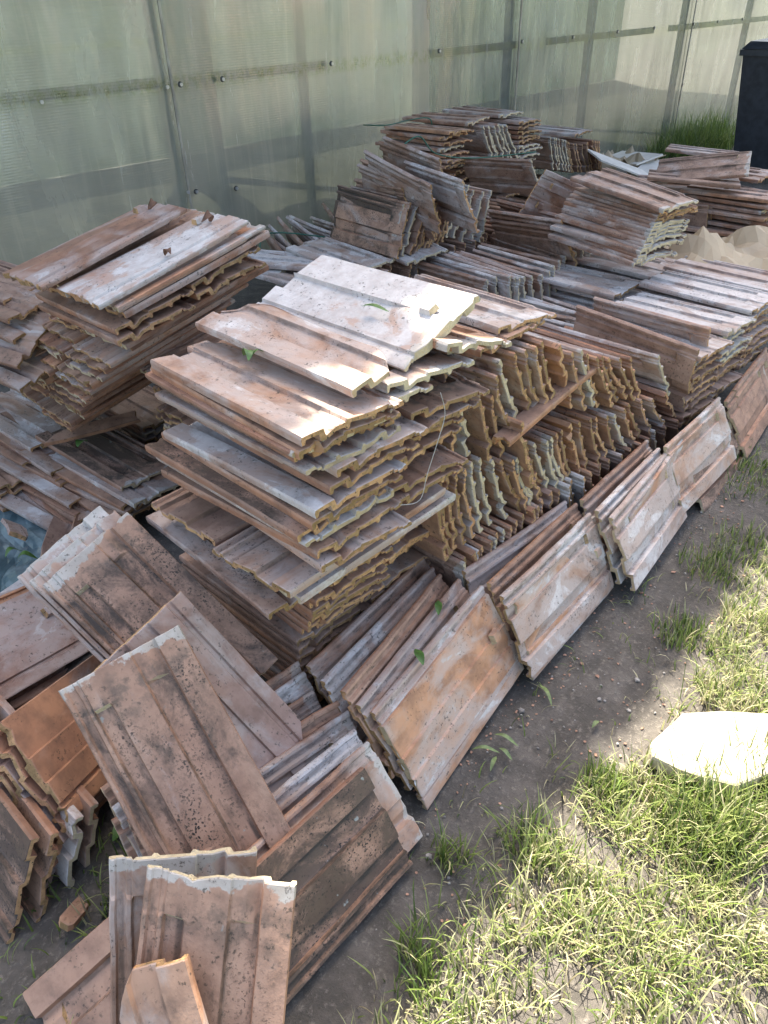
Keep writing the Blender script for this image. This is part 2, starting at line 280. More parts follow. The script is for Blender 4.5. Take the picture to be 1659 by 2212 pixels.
TILES = [
('large chalk-flaked tile lying underside up on top of the tall front stack',0,'recess',(0.961,0.996,0.817),(0.1254,-0.6885,0.7023,-0.1302),0.92,0.12,0.2,0.9,0),
('narrow split tile piece with a nail hole lying beside the chalk-flaked top tile',0,'split',(0.823,0.968,0.815),(0.6964,0.0795,-0.0685,-0.71),0.62,0.25,0.35,0.5,0),
('tile with a smooth orange edge strip, on the left of the tall front stack top',0,'full1',(0.798,0.968,0.752),(0.7009,0.0062,0.0061,-0.7132),0.45,0.1,0.1,1,0),
('chalk-streaked orange tile, second down, left column of the tall front stack',0,'full0',(0.708,0.952,0.76),(0.6939,-0.0132,0.008,-0.7199),0.55,0.25,0.3,0.1,0),
('chalk-streaked pinkish tile, second down, right column of the tall front stack',0,'full2',(0.915,0.968,0.762),(0.6846,-0.0232,0.0243,-0.7282),0.6,0.5,0.5,1,0),
('orange tile, third down, left column of the tall front stack',0,'full1',(0.709,0.958,0.743),(0.691,0.0059,0.0093,-0.7228),0.3,0.3,0.2,0.1,0),
('lichen-blackened tile, third down, right column of the tall front stack',0,'full3',(0.701,0.969,0.742),(0.0037,0.6933,-0.7206,0.001),0.3,0.8,0.5,1,0),
('chalk-streaked pinkish tile, fourth down, left column of the tall front stack',0,'full2',(0.712,0.962,0.704),(0.02,0.703,-0.7109,-0.0025),0.6,0.25,0.6,0.5,0),
('brownish orange tile, fourth down, right column of the tall front stack',0,'full4',(0.714,0.976,0.726),(0.6893,-0.0094,0.0244,-0.724),0.3,0.5,0.5,0.05,0),
('chalk-white tile, fifth down, left column of the tall front stack',0,'full3',(0.767,0.948,0.686),(0.6952,0.0018,-0.005,-0.7188),0.65,0.45,0.2,0.15,0),
('lichen-blackened tile, fifth down, right column of the tall front stack',0,'full5',(0.976,0.975,0.689),(0.6851,-0.0106,0.0281,-0.7278),0.3,0.8,0.5,0.05,0),
('lichen-blackened tile, sixth down, left column of the tall front stack',0,'full4',(0.747,0.953,0.663),(0.7044,0.0056,0.0013,-0.7098),0.3,0.7,0.5,0.1,0),
('brownish orange tile, sixth down, right column of the tall front stack',0,'full0',(0.939,0.976,0.656),(0.7211,-0.0226,0.0145,-0.6923),0.3,0.5,0.5,0.05,0),
('chalk-white tile, seventh down, left column of the tall front stack',0,'full5',(0.709,0.95,0.632),(0.708,-0.0013,-0.0126,-0.7061),0.7,0.35,0.5,0.2,0),
('lichen-blackened tile, seventh down, right column of the tall front stack',0,'full1',(0.924,0.993,0.637),(0.688,-0.0043,0.0076,-0.7257),0.3,0.8,0.5,0.05,0),
('brownish orange tile, eighth down, left column of the tall front stack',0,'full0',(0.71,0.961,0.614),(0.7066,0.0127,0.0044,-0.7075),0.3,0.4,0.3,0.1,0),
('brownish orange tile, eighth down, right column of the tall front stack',0,'full2',(0.902,0.988,0.612),(0.7254,-0.0044,0.0109,-0.6882),0.3,0.5,0.5,0.05,0),
('chalk-white tile, ninth down, left column of the tall front stack',0,'full1',(0.693,0.967,0.585),(0.0092,-0.71,0.7041,-0.0075),0.75,0.3,0.6,0.5,0),
('lichen-blackened tile, ninth down, right column of the tall front stack',0,'full3',(0.683,0.976,0.593),(0.7152,0.0006,0.0155,-0.6988),0.3,0.8,0.5,0.05,0),
('brownish orange tile, tenth down, left column of the tall front stack',0,'full2',(0.699,0.957,0.55),(0.725,-0.0113,-0.0009,-0.6886),0.3,0.3,0.5,0.1,0),
('brownish orange tile, tenth down, right column of the tall front stack',0,'full4',(0.927,0.979,0.554),(0.6829,-0.0191,0.0219,-0.73),0.3,0.5,0.5,0.05,0),
('chalk-streaked orange tile, eleventh down, left column of the tall front stack',0,'full3',(0.72,0.944,0.523),(0.6904,-0.014,0.0045,-0.7232),0.6,0.2,0.3,0.2,0),
('lichen-blackened tile, eleventh down, right column of the tall front stack',0,'full5',(0.902,0.981,0.534),(0.7252,-0.0064,0.0212,-0.6882),0.3,0.8,0.5,0.05,0),
('pale ended tile sloping under the chalk-flaked top tile',0,'full3',(1.024,0.968,0.771),(0.7132,-0.0937,0.0784,-0.6902),0.3,0.2,0.2,1,0),
('chalk-streaked orange tile laid crosswise, upper one low in the tall front stack',0,'full2',(0.771,0.887,0.478),(0.9998,0.0,0.0,0.0175),0.5,0.3,0.3,0.3,0),
('chalk-white tile laid crosswise, lower one low in the tall front stack',0,'full4',(0.793,0.884,0.453),(1.0,0.0,0.0,0.0087),0.7,0.2,0.5,0.6,0),
('',0,'full4',(0.778,1.099,0.475),(1.0,0.0,0.0,0.0087),0.2,0.2,0.82,0.05,1),
('chalk-streaked pinkish tile tilted out low on the left of the tall front stack',0,'full5',(0.67,1.039,0.403),(0.6924,0.0047,0.0059,-0.7215),0.55,0.5,0.7,0.1,0),
('brownish orange tile, first below the crosswise tiles of the tall stack',0,'full0',(0.747,1.004,0.434),(0.7039,0.0112,-0.0078,-0.7102),0.3,0.5,0.4,0.02,1),
('brownish orange tile, second below the crosswise tiles of the tall stack',0,'full1',(0.757,1.029,0.407),(0.6941,-0.0024,0.0107,-0.7198),0.3,0.5,0.4,0.02,1),
('brownish orange tile, right one in the second layer below the crosswise tiles',0,'full4',(0.949,1.034,0.404),(0.7063,-0.007,0.0048,-0.7078),0.3,0.5,0.4,0.02,1),
('brownish orange tile, third below the crosswise tiles of the tall stack',0,'full2',(0.755,1.021,0.384),(0.7041,0.0033,-0.0,-0.7101),0.3,0.5,0.4,0.02,0),
('brownish orange tile, right one in the third layer below the crosswise tiles',0,'full5',(0.947,1.07,0.384),(0.7164,0.0028,-0.0031,-0.6976),0.3,0.5,0.4,0.02,1),
('brownish orange tile, fourth below the crosswise tiles of the tall stack',0,'full3',(0.767,1.045,0.359),(0.6904,0.0017,-0.0119,-0.7233),0.3,0.5,0.4,0.02,1),
('brownish orange tile, right one in the fourth layer below the crosswise tiles',0,'full0',(0.948,1.081,0.359),(0.7217,-0.0012,0.0038,-0.6922),0.3,0.5,0.4,0.02,1),
('brownish orange tile, fifth below the crosswise tiles of the tall stack',0,'full4',(0.758,1.05,0.336),(0.712,-0.0054,0.016,-0.7019),0.3,0.5,0.4,0.02,0),
('brownish orange tile, right one in the fifth layer below the crosswise tiles',0,'full1',(0.971,1.064,0.334),(0.6902,-0.0088,0.0132,-0.7235),0.3,0.5,0.4,0.02,0),
('brownish orange tile, sixth below the crosswise tiles of the tall stack',0,'full5',(0.773,1.054,0.314),(0.6941,0.0017,0.0083,-0.7199),0.3,0.5,0.4,0.02,0),
('brownish orange tile, right one in the sixth layer below the crosswise tiles',0,'full2',(0.954,1.081,0.309),(0.7253,-0.0103,0.007,-0.6884),0.3,0.5,0.4,0.02,1),
('brownish orange tile, seventh below the crosswise tiles of the tall stack',0,'full0',(0.772,1.074,0.287),(0.7014,-0.0075,0.011,-0.7126),0.3,0.5,0.4,0.02,1),
('brownish orange tile, right one in the seventh layer below the crosswise tiles',0,'full3',(0.954,1.119,0.289),(0.731,-0.0,0.0008,-0.6823),0.3,0.5,0.4,0.02,1),
('brownish orange tile, eighth below the crosswise tiles of the tall stack',0,'full1',(0.782,1.079,0.265),(0.6922,-0.0037,0.0078,-0.7216),0.3,0.5,0.4,0.02,1),
('brownish orange tile, right one in the eighth layer below the crosswise tiles',0,'full4',(0.983,1.119,0.272),(0.69,0.0169,-0.0056,-0.7236),0.3,0.5,0.4,0.02,1),
('brownish orange tile, ninth below the crosswise tiles of the tall stack',0,'full2',(0.785,1.103,0.238),(0.6938,-0.012,0.0114,-0.72),0.3,0.5,0.4,0.02,1),
('brownish orange tile, right one in the ninth layer below the crosswise tiles',0,'full5',(0.963,1.133,0.241),(0.7303,0.0007,-0.0093,-0.683),0.3,0.5,0.4,0.02,1),
('',0,'full2',(0.765,1.11,0.215),(0.7071,0.0,0.0,-0.7071),0.4,0.3,0.91,0.05,1),
('',0,'full1',(0.975,1.11,0.215),(0.7071,0.0,0.0,-0.7071),0.4,0.3,0.64,0.05,1),
('',0,'full1',(0.765,1.11,0.192),(0.7071,0.0,0.0,-0.7071),0.15,0.5,0.74,0.05,1),
('',0,'full4',(0.975,1.11,0.192),(0.7071,0.0,0.0,-0.7071),0.3,0.3,0.73,0.05,1),
('',0,'full2',(0.765,1.11,0.168),(0.7071,0.0,0.0,-0.7071),0.3,0.3,0.19,0.05,1),
('',0,'full2',(0.975,1.11,0.168),(0.7071,0.0,0.0,-0.7071),0.3,0.3,0.96,0.05,1),
('',0,'full1',(0.765,1.11,0.144),(0.7071,0.0,0.0,-0.7071),0.05,0.2,0.47,0.05,1),
('',0,'full3',(0.975,1.11,0.144),(0.7071,0.0,0.0,-0.7071),0.4,0.1,0.48,0.05,1),
('',0,'full5',(0.765,1.11,0.121),(0.7071,0.0,0.0,-0.7071),0.05,0.1,0.91,0.05,1),
('',0,'full1',(0.975,1.11,0.121),(0.7071,0.0,0.0,-0.7071),0.3,0.2,0.43,0.05,1),
('',0,'full0',(0.765,1.11,0.098),(0.7071,0.0,0.0,-0.7071),0.5,0.5,0.46,0.05,1),
('',0,'full0',(0.975,1.11,0.098),(0.7071,0.0,0.0,-0.7071),0.5,0.2,0.17,0.05,1),
('',0,'full1',(0.765,1.11,0.074),(0.7071,0.0,0.0,-0.7071),0.4,0.5,0.81,0.05,1),
('',0,'full4',(0.975,1.11,0.074),(0.7071,0.0,0.0,-0.7071),0.3,0.3,0.16,0.05,1),
('',0,'full0',(0.765,1.11,0.051),(0.7071,0.0,0.0,-0.7071),0.05,0.1,0.53,0.05,1),
('',0,'full3',(0.975,1.11,0.051),(0.7071,0.0,0.0,-0.7071),0.15,0.2,0.03,0.05,1),
('',0,'full4',(0.765,1.11,0.027),(0.7071,0.0,0.0,-0.7071),0.15,0.3,0.26,0.05,1),
('',0,'full1',(0.975,1.11,0.027),(0.7071,0.0,0.0,-0.7071),0.05,0.3,0.9,0.05,1),
('chalk-white tile lying flat right of the tall stack, upper layer over the upright tiles',1,'full0',(1.367,1.084,0.695),(0.6879,-0.024,0.0253,-0.7249),0.65,0.3,0.3,0.3,0),
('chalk-streaked orange tile lying flat right of the tall stack, middle layer over the upright tiles',1,'full1',(1.325,1.088,0.683),(0.7009,0.0,0.0,-0.7133),0.5,0.3,0.3,0.1,1),
('brownish orange tile lying flat right of the tall stack, lower layer over the upright tiles',1,'full2',(1.269,1.073,0.684),(0.7193,0.0,0.0,-0.6947),0.4,0.3,0.3,0.05,0),
('dull pinkish brown upright tile, first from the tall stack in the top row',2,'full0',(1.048,1.045,0.605),(0.449,0.5466,-0.5532,-0.4399),0.15,0.1,0.87,0.05,0),
('chalk-white upright tile, second from the tall stack in the top row',2,'full1',(1.106,1.05,0.588),(0.4166,0.5549,-0.5693,-0.4409),0.7,0.1,0.2,1,0),
('brownish orange upright tile, third from the tall stack in the top row',2,'full2',(1.158,1.037,0.548),(0.4169,0.5679,-0.5726,-0.4192),0.4,0.5,0.5,0.05,0),
('brownish orange upright tile, fourth from the tall stack in the top row',2,'full3',(1.235,1.052,0.5),(0.3923,0.5701,-0.5893,-0.4169),0.05,0.5,0.56,0.05,0),
('chalk-streaked orange upright tile, fifth from the tall stack in the top row',2,'full4',(1.236,1.044,0.548),(0.3788,0.5924,-0.5991,-0.383),0.5,0.3,0.45,0.05,0),
('chalk-streaked orange upright tile, sixth from the tall stack in the top row',2,'full5',(1.263,1.053,0.57),(0.3637,0.6038,-0.6133,-0.3564),0.5,0.2,0.26,1,0),
('orange upright tile, seventh from the tall stack in the top row',2,'full0',(1.313,1.053,0.577),(0.3526,0.6136,-0.6072,-0.3613),0.3,0.3,0.07,0.05,0),
('chalk-streaked orange upright tile, eighth from the tall stack in the top row',2,'full1',(1.342,1.048,0.565),(0.3807,0.5952,-0.6024,-0.3713),0.5,0.3,0.14,0.05,0),
('chalk-streaked orange upright tile, ninth from the tall stack in the top row',2,'full2',(1.367,1.04,0.57),(0.3814,0.5987,-0.5924,-0.381),0.5,0.2,0.16,0.05,0),
('brownish orange upright tile, tenth from the tall stack in the top row',2,'full3',(1.402,1.042,0.576),(0.3653,0.591,-0.6089,-0.3828),0.05,0.3,0.55,0.05,0),
('orange upright tile, eleventh from the tall stack in the top row',2,'full4',(1.47,1.042,0.538),(0.6018,-0.3641,0.3677,-0.6083),0.15,0.1,0.08,0.05,0),
('chalk-streaked orange upright tile, twelfth from the tall stack in the top row',2,'full5',(1.533,1.039,0.509),(0.3471,0.6148,-0.6213,-0.3399),0.5,0.3,0.41,0.05,0),
('chalk-streaked orange upright tile, thirteenth from the tall stack in the top row',2,'full0',(1.593,1.045,0.501),(0.338,0.6101,-0.6236,-0.3531),0.6,0.2,0.2,1,0),
('brownish orange upright tile, fourteenth from the tall stack in the top row',2,'full1',(1.632,1.052,0.482),(0.3315,0.6123,-0.6241,-0.3544),0.2,0.1,0.61,0.05,0),
('orange upright tile, fifteenth from the tall stack in the top row',2,'full2',(1.679,1.038,0.457),(0.3243,0.6103,-0.6451,-0.3259),0.2,0.2,0.04,0.05,0),
('chalk-streaked pinkish upright tile, sixteenth from the tall stack in the top row',2,'full3',(1.726,1.053,0.453),(0.2955,0.6303,-0.6459,-0.3134),0.5,0.3,0.53,0.05,0),
('orange upright tile, seventeenth from the tall stack in the top row',2,'full4',(1.761,1.048,0.438),(0.2845,0.6355,-0.6588,-0.2849),0.05,0.1,0.02,0.05,0),
('chalk-streaked pinkish upright tile, eighteenth from the tall stack in the top row',2,'full5',(1.813,1.045,0.421),(0.2849,0.6348,-0.6546,-0.2956),0.5,0.5,0.66,0.05,0),
('brownish orange upright tile, nineteenth from the tall stack in the top row',2,'full0',(1.884,1.053,0.392),(0.3172,0.6207,-0.6345,-0.3339),0.15,0.2,0.4,0.05,0),
('bright orange freshly broken tile sliver among the top row',2,'short',(1.292,1.008,0.427),(0.3884,0.5759,-0.5964,-0.4022),0.05,0.05,0,0,0),
('pale grey tile with a cream end leaning out of the top row',3,'full0',(2.059,1.048,0.345),(0.3003,0.6305,-0.6471,-0.3058),0.72,0.3,0.6,1,0),
('brown edged tile leaning behind the pale grey one in the top row',3,'full1',(2.212,1.048,0.263),(0.6036,-0.3603,0.3617,-0.6124),0.35,0.3,0.3,0.1,1),
('plain brown stepped tile standing tallest at the end of the top row',3,'full1',(2.149,1.0,0.334),(0.4247,0.5507,-0.5316,-0.4834),0.05,0.15,0.85,0.1,0),
('chalk-patched brown tile standing right behind the plain brown stepped tile',3,'full2',(2.289,1.016,0.334),(0.4387,0.5165,-0.5659,-0.4695),0.55,0.3,0.4,0.1,0),
('orange upright tile, first from the left in the middle row',4,'full0',(1.012,1.025,0.374),(0.4314,0.5472,-0.5626,-0.445),0.3,0.1,0.26,0.05,0),
('orange upright tile, second from the left in the middle row',4,'full1',(1.032,1.031,0.372),(0.4379,0.5407,-0.5669,-0.441),0.2,0.2,0,0.05,0),
('orange upright tile, third from the left in the middle row',4,'full2',(1.052,1.03,0.379),(0.4388,0.5389,-0.5577,-0.4539),0.2,0.1,0.14,0.05,0),
('dull pinkish brown upright tile, fourth from the left in the middle row',4,'full3',(1.07,1.026,0.384),(0.4261,0.5597,-0.5579,-0.4403),0.15,0.5,0.76,0.05,0),
('chalk-streaked pinkish upright tile, fifth from the left in the middle row',4,'full4',(1.101,1.026,0.383),(0.4232,0.5617,-0.5614,-0.4362),0.5,0.5,0.73,0.05,0),
('chalk-streaked orange upright tile, sixth from the left in the middle row',4,'full5',(1.133,1.03,0.376),(0.425,0.5575,-0.5732,-0.4243),0.5,0.2,0.09,1,0),
('brownish orange upright tile, seventh from the left in the middle row',4,'full0',(1.178,1.038,0.369),(0.4126,0.5635,-0.5766,-0.4239),0.05,0.2,0.49,1,0),
('orange upright tile, eighth from the left in the middle row',4,'full1',(1.226,1.034,0.353),(0.3822,0.5876,-0.5985,-0.3879),0.05,0.5,0.25,1,0),
('orange upright tile, ninth from the left in the middle row',4,'full2',(1.278,1.034,0.338),(0.3511,0.5998,-0.6241,-0.357),0.3,0.5,0.08,0.05,0),
('dull pinkish brown upright tile, tenth from the left in the middle row',4,'full3',(1.292,1.022,0.338),(0.3595,0.6048,-0.6063,-0.3708),0.2,0.3,0.65,0.05,0),
('chalk-white upright tile, eleventh from the left in the middle row',4,'full4',(1.313,1.023,0.331),(0.3606,0.6006,-0.6116,-0.3677),0.7,0.1,0.1,1,0),
('chalk-streaked pinkish upright tile, twelfth from the left in the middle row',4,'full5',(1.33,1.03,0.331),(0.3669,0.6021,-0.6022,-0.3745),0.5,0.1,0.99,0.8,1),
('dull pinkish brown upright tile, thirteenth from the left in the middle row',4,'full0',(1.358,1.026,0.332),(0.3584,0.5927,-0.6168,-0.374),0.05,0.5,0.99,0.05,0),
('orange upright tile, fourteenth from the left in the middle row',4,'full1',(1.379,1.038,0.338),(0.3393,0.6036,-0.6228,-0.3643),0.2,0.3,0.13,0.05,1),
('orange upright tile, fifteenth from the left in the middle row',4,'full2',(1.405,1.037,0.329),(0.3501,0.6119,-0.6116,-0.3591),0.3,0.5,0.02,1,0),
('dull pinkish brown upright tile, sixteenth from the left in the middle row',4,'full3',(1.446,1.029,0.319),(0.3614,0.5959,-0.6075,-0.3811),0.2,0.1,0.84,1,0),
('chalk-streaked orange upright tile, seventeenth from the left in the middle row',4,'full4',(1.483,1.036,0.303),(0.3725,0.5847,-0.6146,-0.3762),0.5,0.3,0.25,1,0),
('orange upright tile, eighteenth from the left in the middle row',4,'full5',(1.503,1.036,0.303),(0.3747,0.5823,-0.6136,-0.3796),0.05,0.3,0.1,0.05,0),
('dull pinkish brown upright tile, nineteenth from the left in the middle row',4,'full0',(1.522,1.038,0.309),(0.3747,0.5864,-0.6014,-0.3925),0.15,0.3,0.79,0.05,0),
('orange upright tile, twentieth from the left in the middle row',4,'full1',(1.554,1.035,0.302),(0.5873,-0.379,0.3783,-0.607),0.15,0.1,0.05,0.05,0),
('orange upright tile, twenty-first from the left in the middle row',4,'full2',(1.596,1.034,0.305),(0.3709,0.5981,-0.6003,-0.3798),0.4,0.2,0.17,0.05,0),
('brownish orange upright tile, twenty-second from the left in the middle row',4,'full3',(1.641,1.026,0.3),(0.3606,0.6066,-0.6114,-0.3581),0.15,0.3,0.48,0.05,0),
('brownish orange upright tile, twenty-third from the left in the middle row',4,'full4',(1.696,1.032,0.288),(0.3357,0.6056,-0.631,-0.3498),0.4,0.2,0.45,0.05,0),
('brownish orange upright tile, twenty-fourth from the left in the middle row',4,'full5',(1.739,1.029,0.276),(0.3352,0.6166,-0.6221,-0.3469),0.4,0.1,0.32,0.05,0),
('chalk-white upright tile, twenty-fifth from the left in the middle row',4,'full0',(1.794,1.024,0.26),(0.3249,0.6102,-0.643,-0.3296),0.7,0.2,0.38,1,0),
('orange upright tile, twenty-sixth from the left in the middle row',4,'full1',(1.837,1.022,0.26),(0.3264,0.6152,-0.6404,-0.3238),0.4,0.2,0.09,0.05,0),
('orange upright tile, twenty-seventh from the left in the middle row',4,'full2',(1.883,1.033,0.266),(0.3024,0.6308,-0.6419,-0.314),0.05,0.2,0.03,0.05,0),
('dull pinkish brown upright tile, twenty-eighth from the left in the middle row',4,'full3',(1.944,1.03,0.26),(0.294,0.6382,-0.6399,-0.3112),0.4,0.5,0.97,0.05,0),
('chalk-streaked orange upright tile, twenty-ninth from the left in the middle row',4,'full4',(2.019,1.024,0.238),(0.278,0.6439,-0.6566,-0.2775),0.5,0.5,0.09,0.05,0),
('brownish orange upright tile, thirtieth from the left in the middle row',4,'full5',(2.096,1.023,0.228),(0.654,-0.2558,0.2721,-0.6578),0.15,0.3,0.53,0.05,0),
('dull pinkish brown upright tile, first from the left in the bottom row',5,'full0',(1.078,1.003,0.143),(0.4617,0.5303,-0.5448,-0.4569),0.2,0.2,0.79,1,0),
('brownish orange upright tile, second from the left in the bottom row',5,'full1',(1.098,1.019,0.149),(0.444,0.5447,-0.548,-0.4537),0.15,0.5,0.53,0.05,1),
('chalk-streaked orange upright tile, third from the left in the bottom row',5,'full2',(1.113,1.008,0.152),(0.5472,-0.4525,0.4587,-0.5342),0.5,0.5,0.08,0.05,0),
('chalk-white upright tile, fourth from the left in the bottom row',5,'full3',(1.135,1.008,0.148),(0.4489,0.5462,-0.55,-0.4446),0.75,0.3,0.68,0.05,1),
('orange upright tile, fifth from the left in the bottom row',5,'full4',(1.155,1.014,0.153),(0.4381,0.5552,-0.5496,-0.4448),0.2,0.2,0.23,0.05,1),
('brownish orange upright tile, sixth from the left in the bottom row',5,'full5',(1.171,1.006,0.151),(0.4556,0.5523,-0.5385,-0.4443),0.15,0.5,0.42,0.05,0),
('orange upright tile, seventh from the left in the bottom row',5,'full0',(1.198,1.004,0.155),(0.4328,0.5565,-0.5546,-0.4421),0.15,0.5,0.05,1,1),
('orange upright tile, eighth from the left in the bottom row',5,'full1',(1.213,1.017,0.151),(0.4424,0.5612,-0.5535,-0.4277),0.15,0.3,0.19,0.05,1),
('orange upright tile, ninth from the left in the bottom row',5,'full2',(1.241,1.009,0.152),(0.4356,0.5523,-0.5623,-0.4349),0.2,0.5,0.17,1,0),
('brownish orange upright tile, tenth from the left in the bottom row',5,'full3',(1.255,1.007,0.159),(0.4325,0.5707,-0.5496,-0.4304),0.15,0.5,0.36,0.05,0),
('brownish orange upright tile, eleventh from the left in the bottom row',5,'full4',(1.291,1.009,0.156),(0.4307,0.5495,-0.563,-0.4423),0.3,0.2,0.32,0.05,0),
('brownish orange upright tile, twelfth from the left in the bottom row',5,'full5',(1.32,1.012,0.154),(0.4296,0.5554,-0.5655,-0.4327),0.3,0.1,0.46,0.05,0),
('orange upright tile, thirteenth from the left in the bottom row',5,'full0',(1.354,1.004,0.154),(0.556,-0.4227,0.4307,-0.5716),0.2,0.1,0.26,0.05,0),
('chalk-streaked orange upright tile, fourteenth from the left in the bottom row',5,'full1',(1.387,1.006,0.152),(0.4112,0.5631,-0.5834,-0.4165),0.5,0.1,0.02,0.05,1),
('orange upright tile, fifteenth from the left in the bottom row',5,'full2',(1.409,1.018,0.154),(0.4219,0.5785,-0.5621,-0.414),0.3,0.5,0.13,0.05,1),
('dull pinkish brown upright tile, sixteenth from the left in the bottom row',5,'full3',(1.451,1.018,0.151),(0.5684,-0.4141,0.414,-0.578),0.15,0.3,0.86,0.05,0),
('brownish orange upright tile, seventeenth from the left in the bottom row',5,'full4',(1.483,1.012,0.153),(0.4073,0.5783,-0.576,-0.4097),0.3,0.1,0.65,0.05,1),
('chalk-white upright tile, eighteenth from the left in the bottom row',5,'full5',(1.52,1.004,0.155),(0.3986,0.5823,-0.578,-0.4099),0.75,0.1,0.21,0.05,0),
('chalk-white upright tile, nineteenth from the left in the bottom row',5,'full0',(1.559,1.018,0.154),(0.385,0.5854,-0.5901,-0.4012),0.7,0.2,0.75,0.05,1),
('chalk-white upright tile, twentieth from the left in the bottom row',5,'full1',(1.588,1.003,0.152),(0.387,0.5998,-0.5852,-0.3848),0.75,0.3,0.25,0.05,0),
('orange upright tile, twenty-first from the left in the bottom row',5,'full2',(1.641,1.004,0.148),(0.37,0.5964,-0.6018,-0.381),0.15,0.3,0.06,0.05,0),
('orange upright tile, twenty-second from the left in the bottom row',5,'full3',(1.688,1.01,0.145),(0.3733,0.604,-0.5927,-0.3801),0.05,0.1,0,0.05,0),
('brownish orange upright tile, twenty-third from the left in the bottom row',5,'full4',(1.745,1.009,0.133),(0.3781,0.5946,-0.6047,-0.3713),0.05,0.2,0.6,0.05,0),
('chalk-streaked orange upright tile, twenty-fourth from the left in the bottom row',5,'full5',(1.799,1.002,0.134),(0.3598,0.609,-0.6037,-0.3677),0.5,0.1,0.11,0.05,0),
('brownish orange upright tile, twenty-fifth from the left in the bottom row',5,'full0',(1.858,1.005,0.129),(0.3582,0.6066,-0.6056,-0.37),0.2,0.1,0.6,0.05,1),
('orange upright tile, twenty-sixth from the left in the bottom row',5,'full1',(1.918,1.001,0.118),(0.3594,0.605,-0.6136,-0.3583),0.2,0.1,0.2,0.05,1),
('chalk-streaked pinkish upright tile, twenty-seventh from the left in the bottom row',5,'full2',(1.982,1.002,0.115),(0.3424,0.6096,-0.6218,-0.3528),0.5,0.1,0.65,0.05,1),
('chalk-streaked orange upright tile, twenty-eighth from the left in the bottom row',5,'full3',(2.039,1.019,0.109),(0.3499,0.6182,-0.6113,-0.3488),0.5,0.3,0.41,1,1),
('dull pinkish brown upright tile, twenty-ninth from the left in the bottom row',5,'full4',(2.105,1.015,0.102),(0.3381,0.6243,-0.6177,-0.3382),0.05,0.5,0.9,0.05,0),
('brownish orange upright tile, thirtieth from the left in the bottom row',5,'full5',(2.171,1.008,0.095),(0.339,0.6291,-0.6152,-0.3329),0.05,0.1,0.55,0.05,0),
('thin tile lying flat between the top and middle rows',4,'full3',(1.41,0.923,0.49),(0.9987,0.0011,-0.0262,0.0436),0.2,0.3,0.3,0.1,0),
('chalk-white upright tile, first from the left of the block behind the top row',6,'full0',(2.161,1.41,0.239),(0.4269,0.5314,-0.5743,-0.4534),0.7,0.3,0.6,0.3,1),
('chalk-streaked pinkish upright tile, second from the left of the block behind the top row',6,'full1',(2.254,1.455,0.222),(0.4068,0.553,-0.5863,-0.43),0.5,0.3,0.6,0.3,1),
('chalk-white upright tile, third from the left of the block behind the top row',6,'full2',(2.289,1.458,0.231),(0.4249,0.5562,-0.5762,-0.4219),0.75,0.3,0.6,0.3,1),
('chalk-streaked pinkish upright tile, fourth from the left of the block behind the top row',6,'full3',(2.345,1.481,0.226),(0.4437,0.5473,-0.5658,-0.4283),0.5,0.3,0.6,0.3,1),
('chalk-white upright tile, fifth from the left of the block behind the top row',6,'full4',(2.358,1.479,0.226),(0.4106,0.5591,-0.568,-0.4429),0.7,0.3,0.6,0.3,1),
('chalk-white upright tile, sixth from the left of the block behind the top row',6,'full5',(2.4,1.475,0.234),(0.4285,0.5526,-0.5686,-0.4332),0.7,0.3,0.6,0.3,0),
('chalk-white upright tile, seventh from the left of the block behind the top row',6,'full0',(2.416,1.471,0.232),(0.4146,0.5348,-0.5729,-0.4626),0.7,0.3,0.6,0.3,1),
('chalk-white upright tile, eighth from the left of the block behind the top row',6,'full1',(2.489,1.49,0.223),(0.401,0.541,-0.586,-0.4507),0.7,0.3,0.6,0.3,0),
('chalk-white upright tile, ninth from the left of the block behind the top row',6,'full2',(2.551,1.5,0.22),(0.4446,0.5225,-0.5625,-0.4614),0.75,0.3,0.6,0.3,0),
('chalk-white upright tile, tenth from the left of the block behind the top row',6,'full3',(2.594,1.49,0.22),(0.4185,0.5435,-0.5781,-0.4419),0.75,0.3,0.6,0.3,1),
('chalk-white upright tile, eleventh from the left of the block behind the top row',6,'full4',(2.591,1.461,0.228),(0.4148,0.5329,-0.574,-0.4632),0.75,0.3,0.6,0.3,1),
('chalk-streaked pinkish upright tile, twelfth from the left of the block behind the top row',6,'full5',(2.65,1.462,0.22),(0.4033,0.5452,-0.5759,-0.4565),0.6,0.3,0.6,0.3,1),
('chalk-white upright tile, thirteenth from the left of the block behind the top row',6,'full0',(2.683,1.444,0.23),(0.4073,0.5409,-0.5915,-0.4378),0.7,0.3,0.6,0.3,1),
('chalk-white upright tile, fourteenth from the left of the block behind the top row',6,'full1',(2.676,1.417,0.229),(0.4116,0.5341,-0.571,-0.4683),0.75,0.3,0.6,0.3,1),
('chalk-white upright tile, fifteenth from the left of the block behind the top row',6,'full2',(2.743,1.426,0.217),(0.4321,0.5176,-0.5672,-0.4729),0.7,0.3,0.6,0.3,1),
('chalk-streaked pinkish upright tile, sixteenth from the left of the block behind the top row',6,'full3',(2.779,1.406,0.222),(0.4252,0.5336,-0.5805,-0.4444),0.5,0.3,0.6,0.3,1),
('chalk-streaked pinkish upright tile, seventeenth from the left of the block behind the top row',6,'full4',(2.753,1.353,0.237),(0.4147,0.5466,-0.5843,-0.4335),0.5,0.3,0.6,0.3,1),
('chalk-white upright tile, eighteenth from the left of the block behind the top row',6,'full5',(2.754,1.316,0.241),(0.4162,0.5478,-0.5849,-0.4296),0.7,0.3,0.6,0.3,1),
('chalk-white upright tile, nineteenth from the left of the block behind the top row',6,'full0',(2.809,1.313,0.217),(0.4045,0.5505,-0.5821,-0.4411),0.7,0.3,0.6,0.3,1),
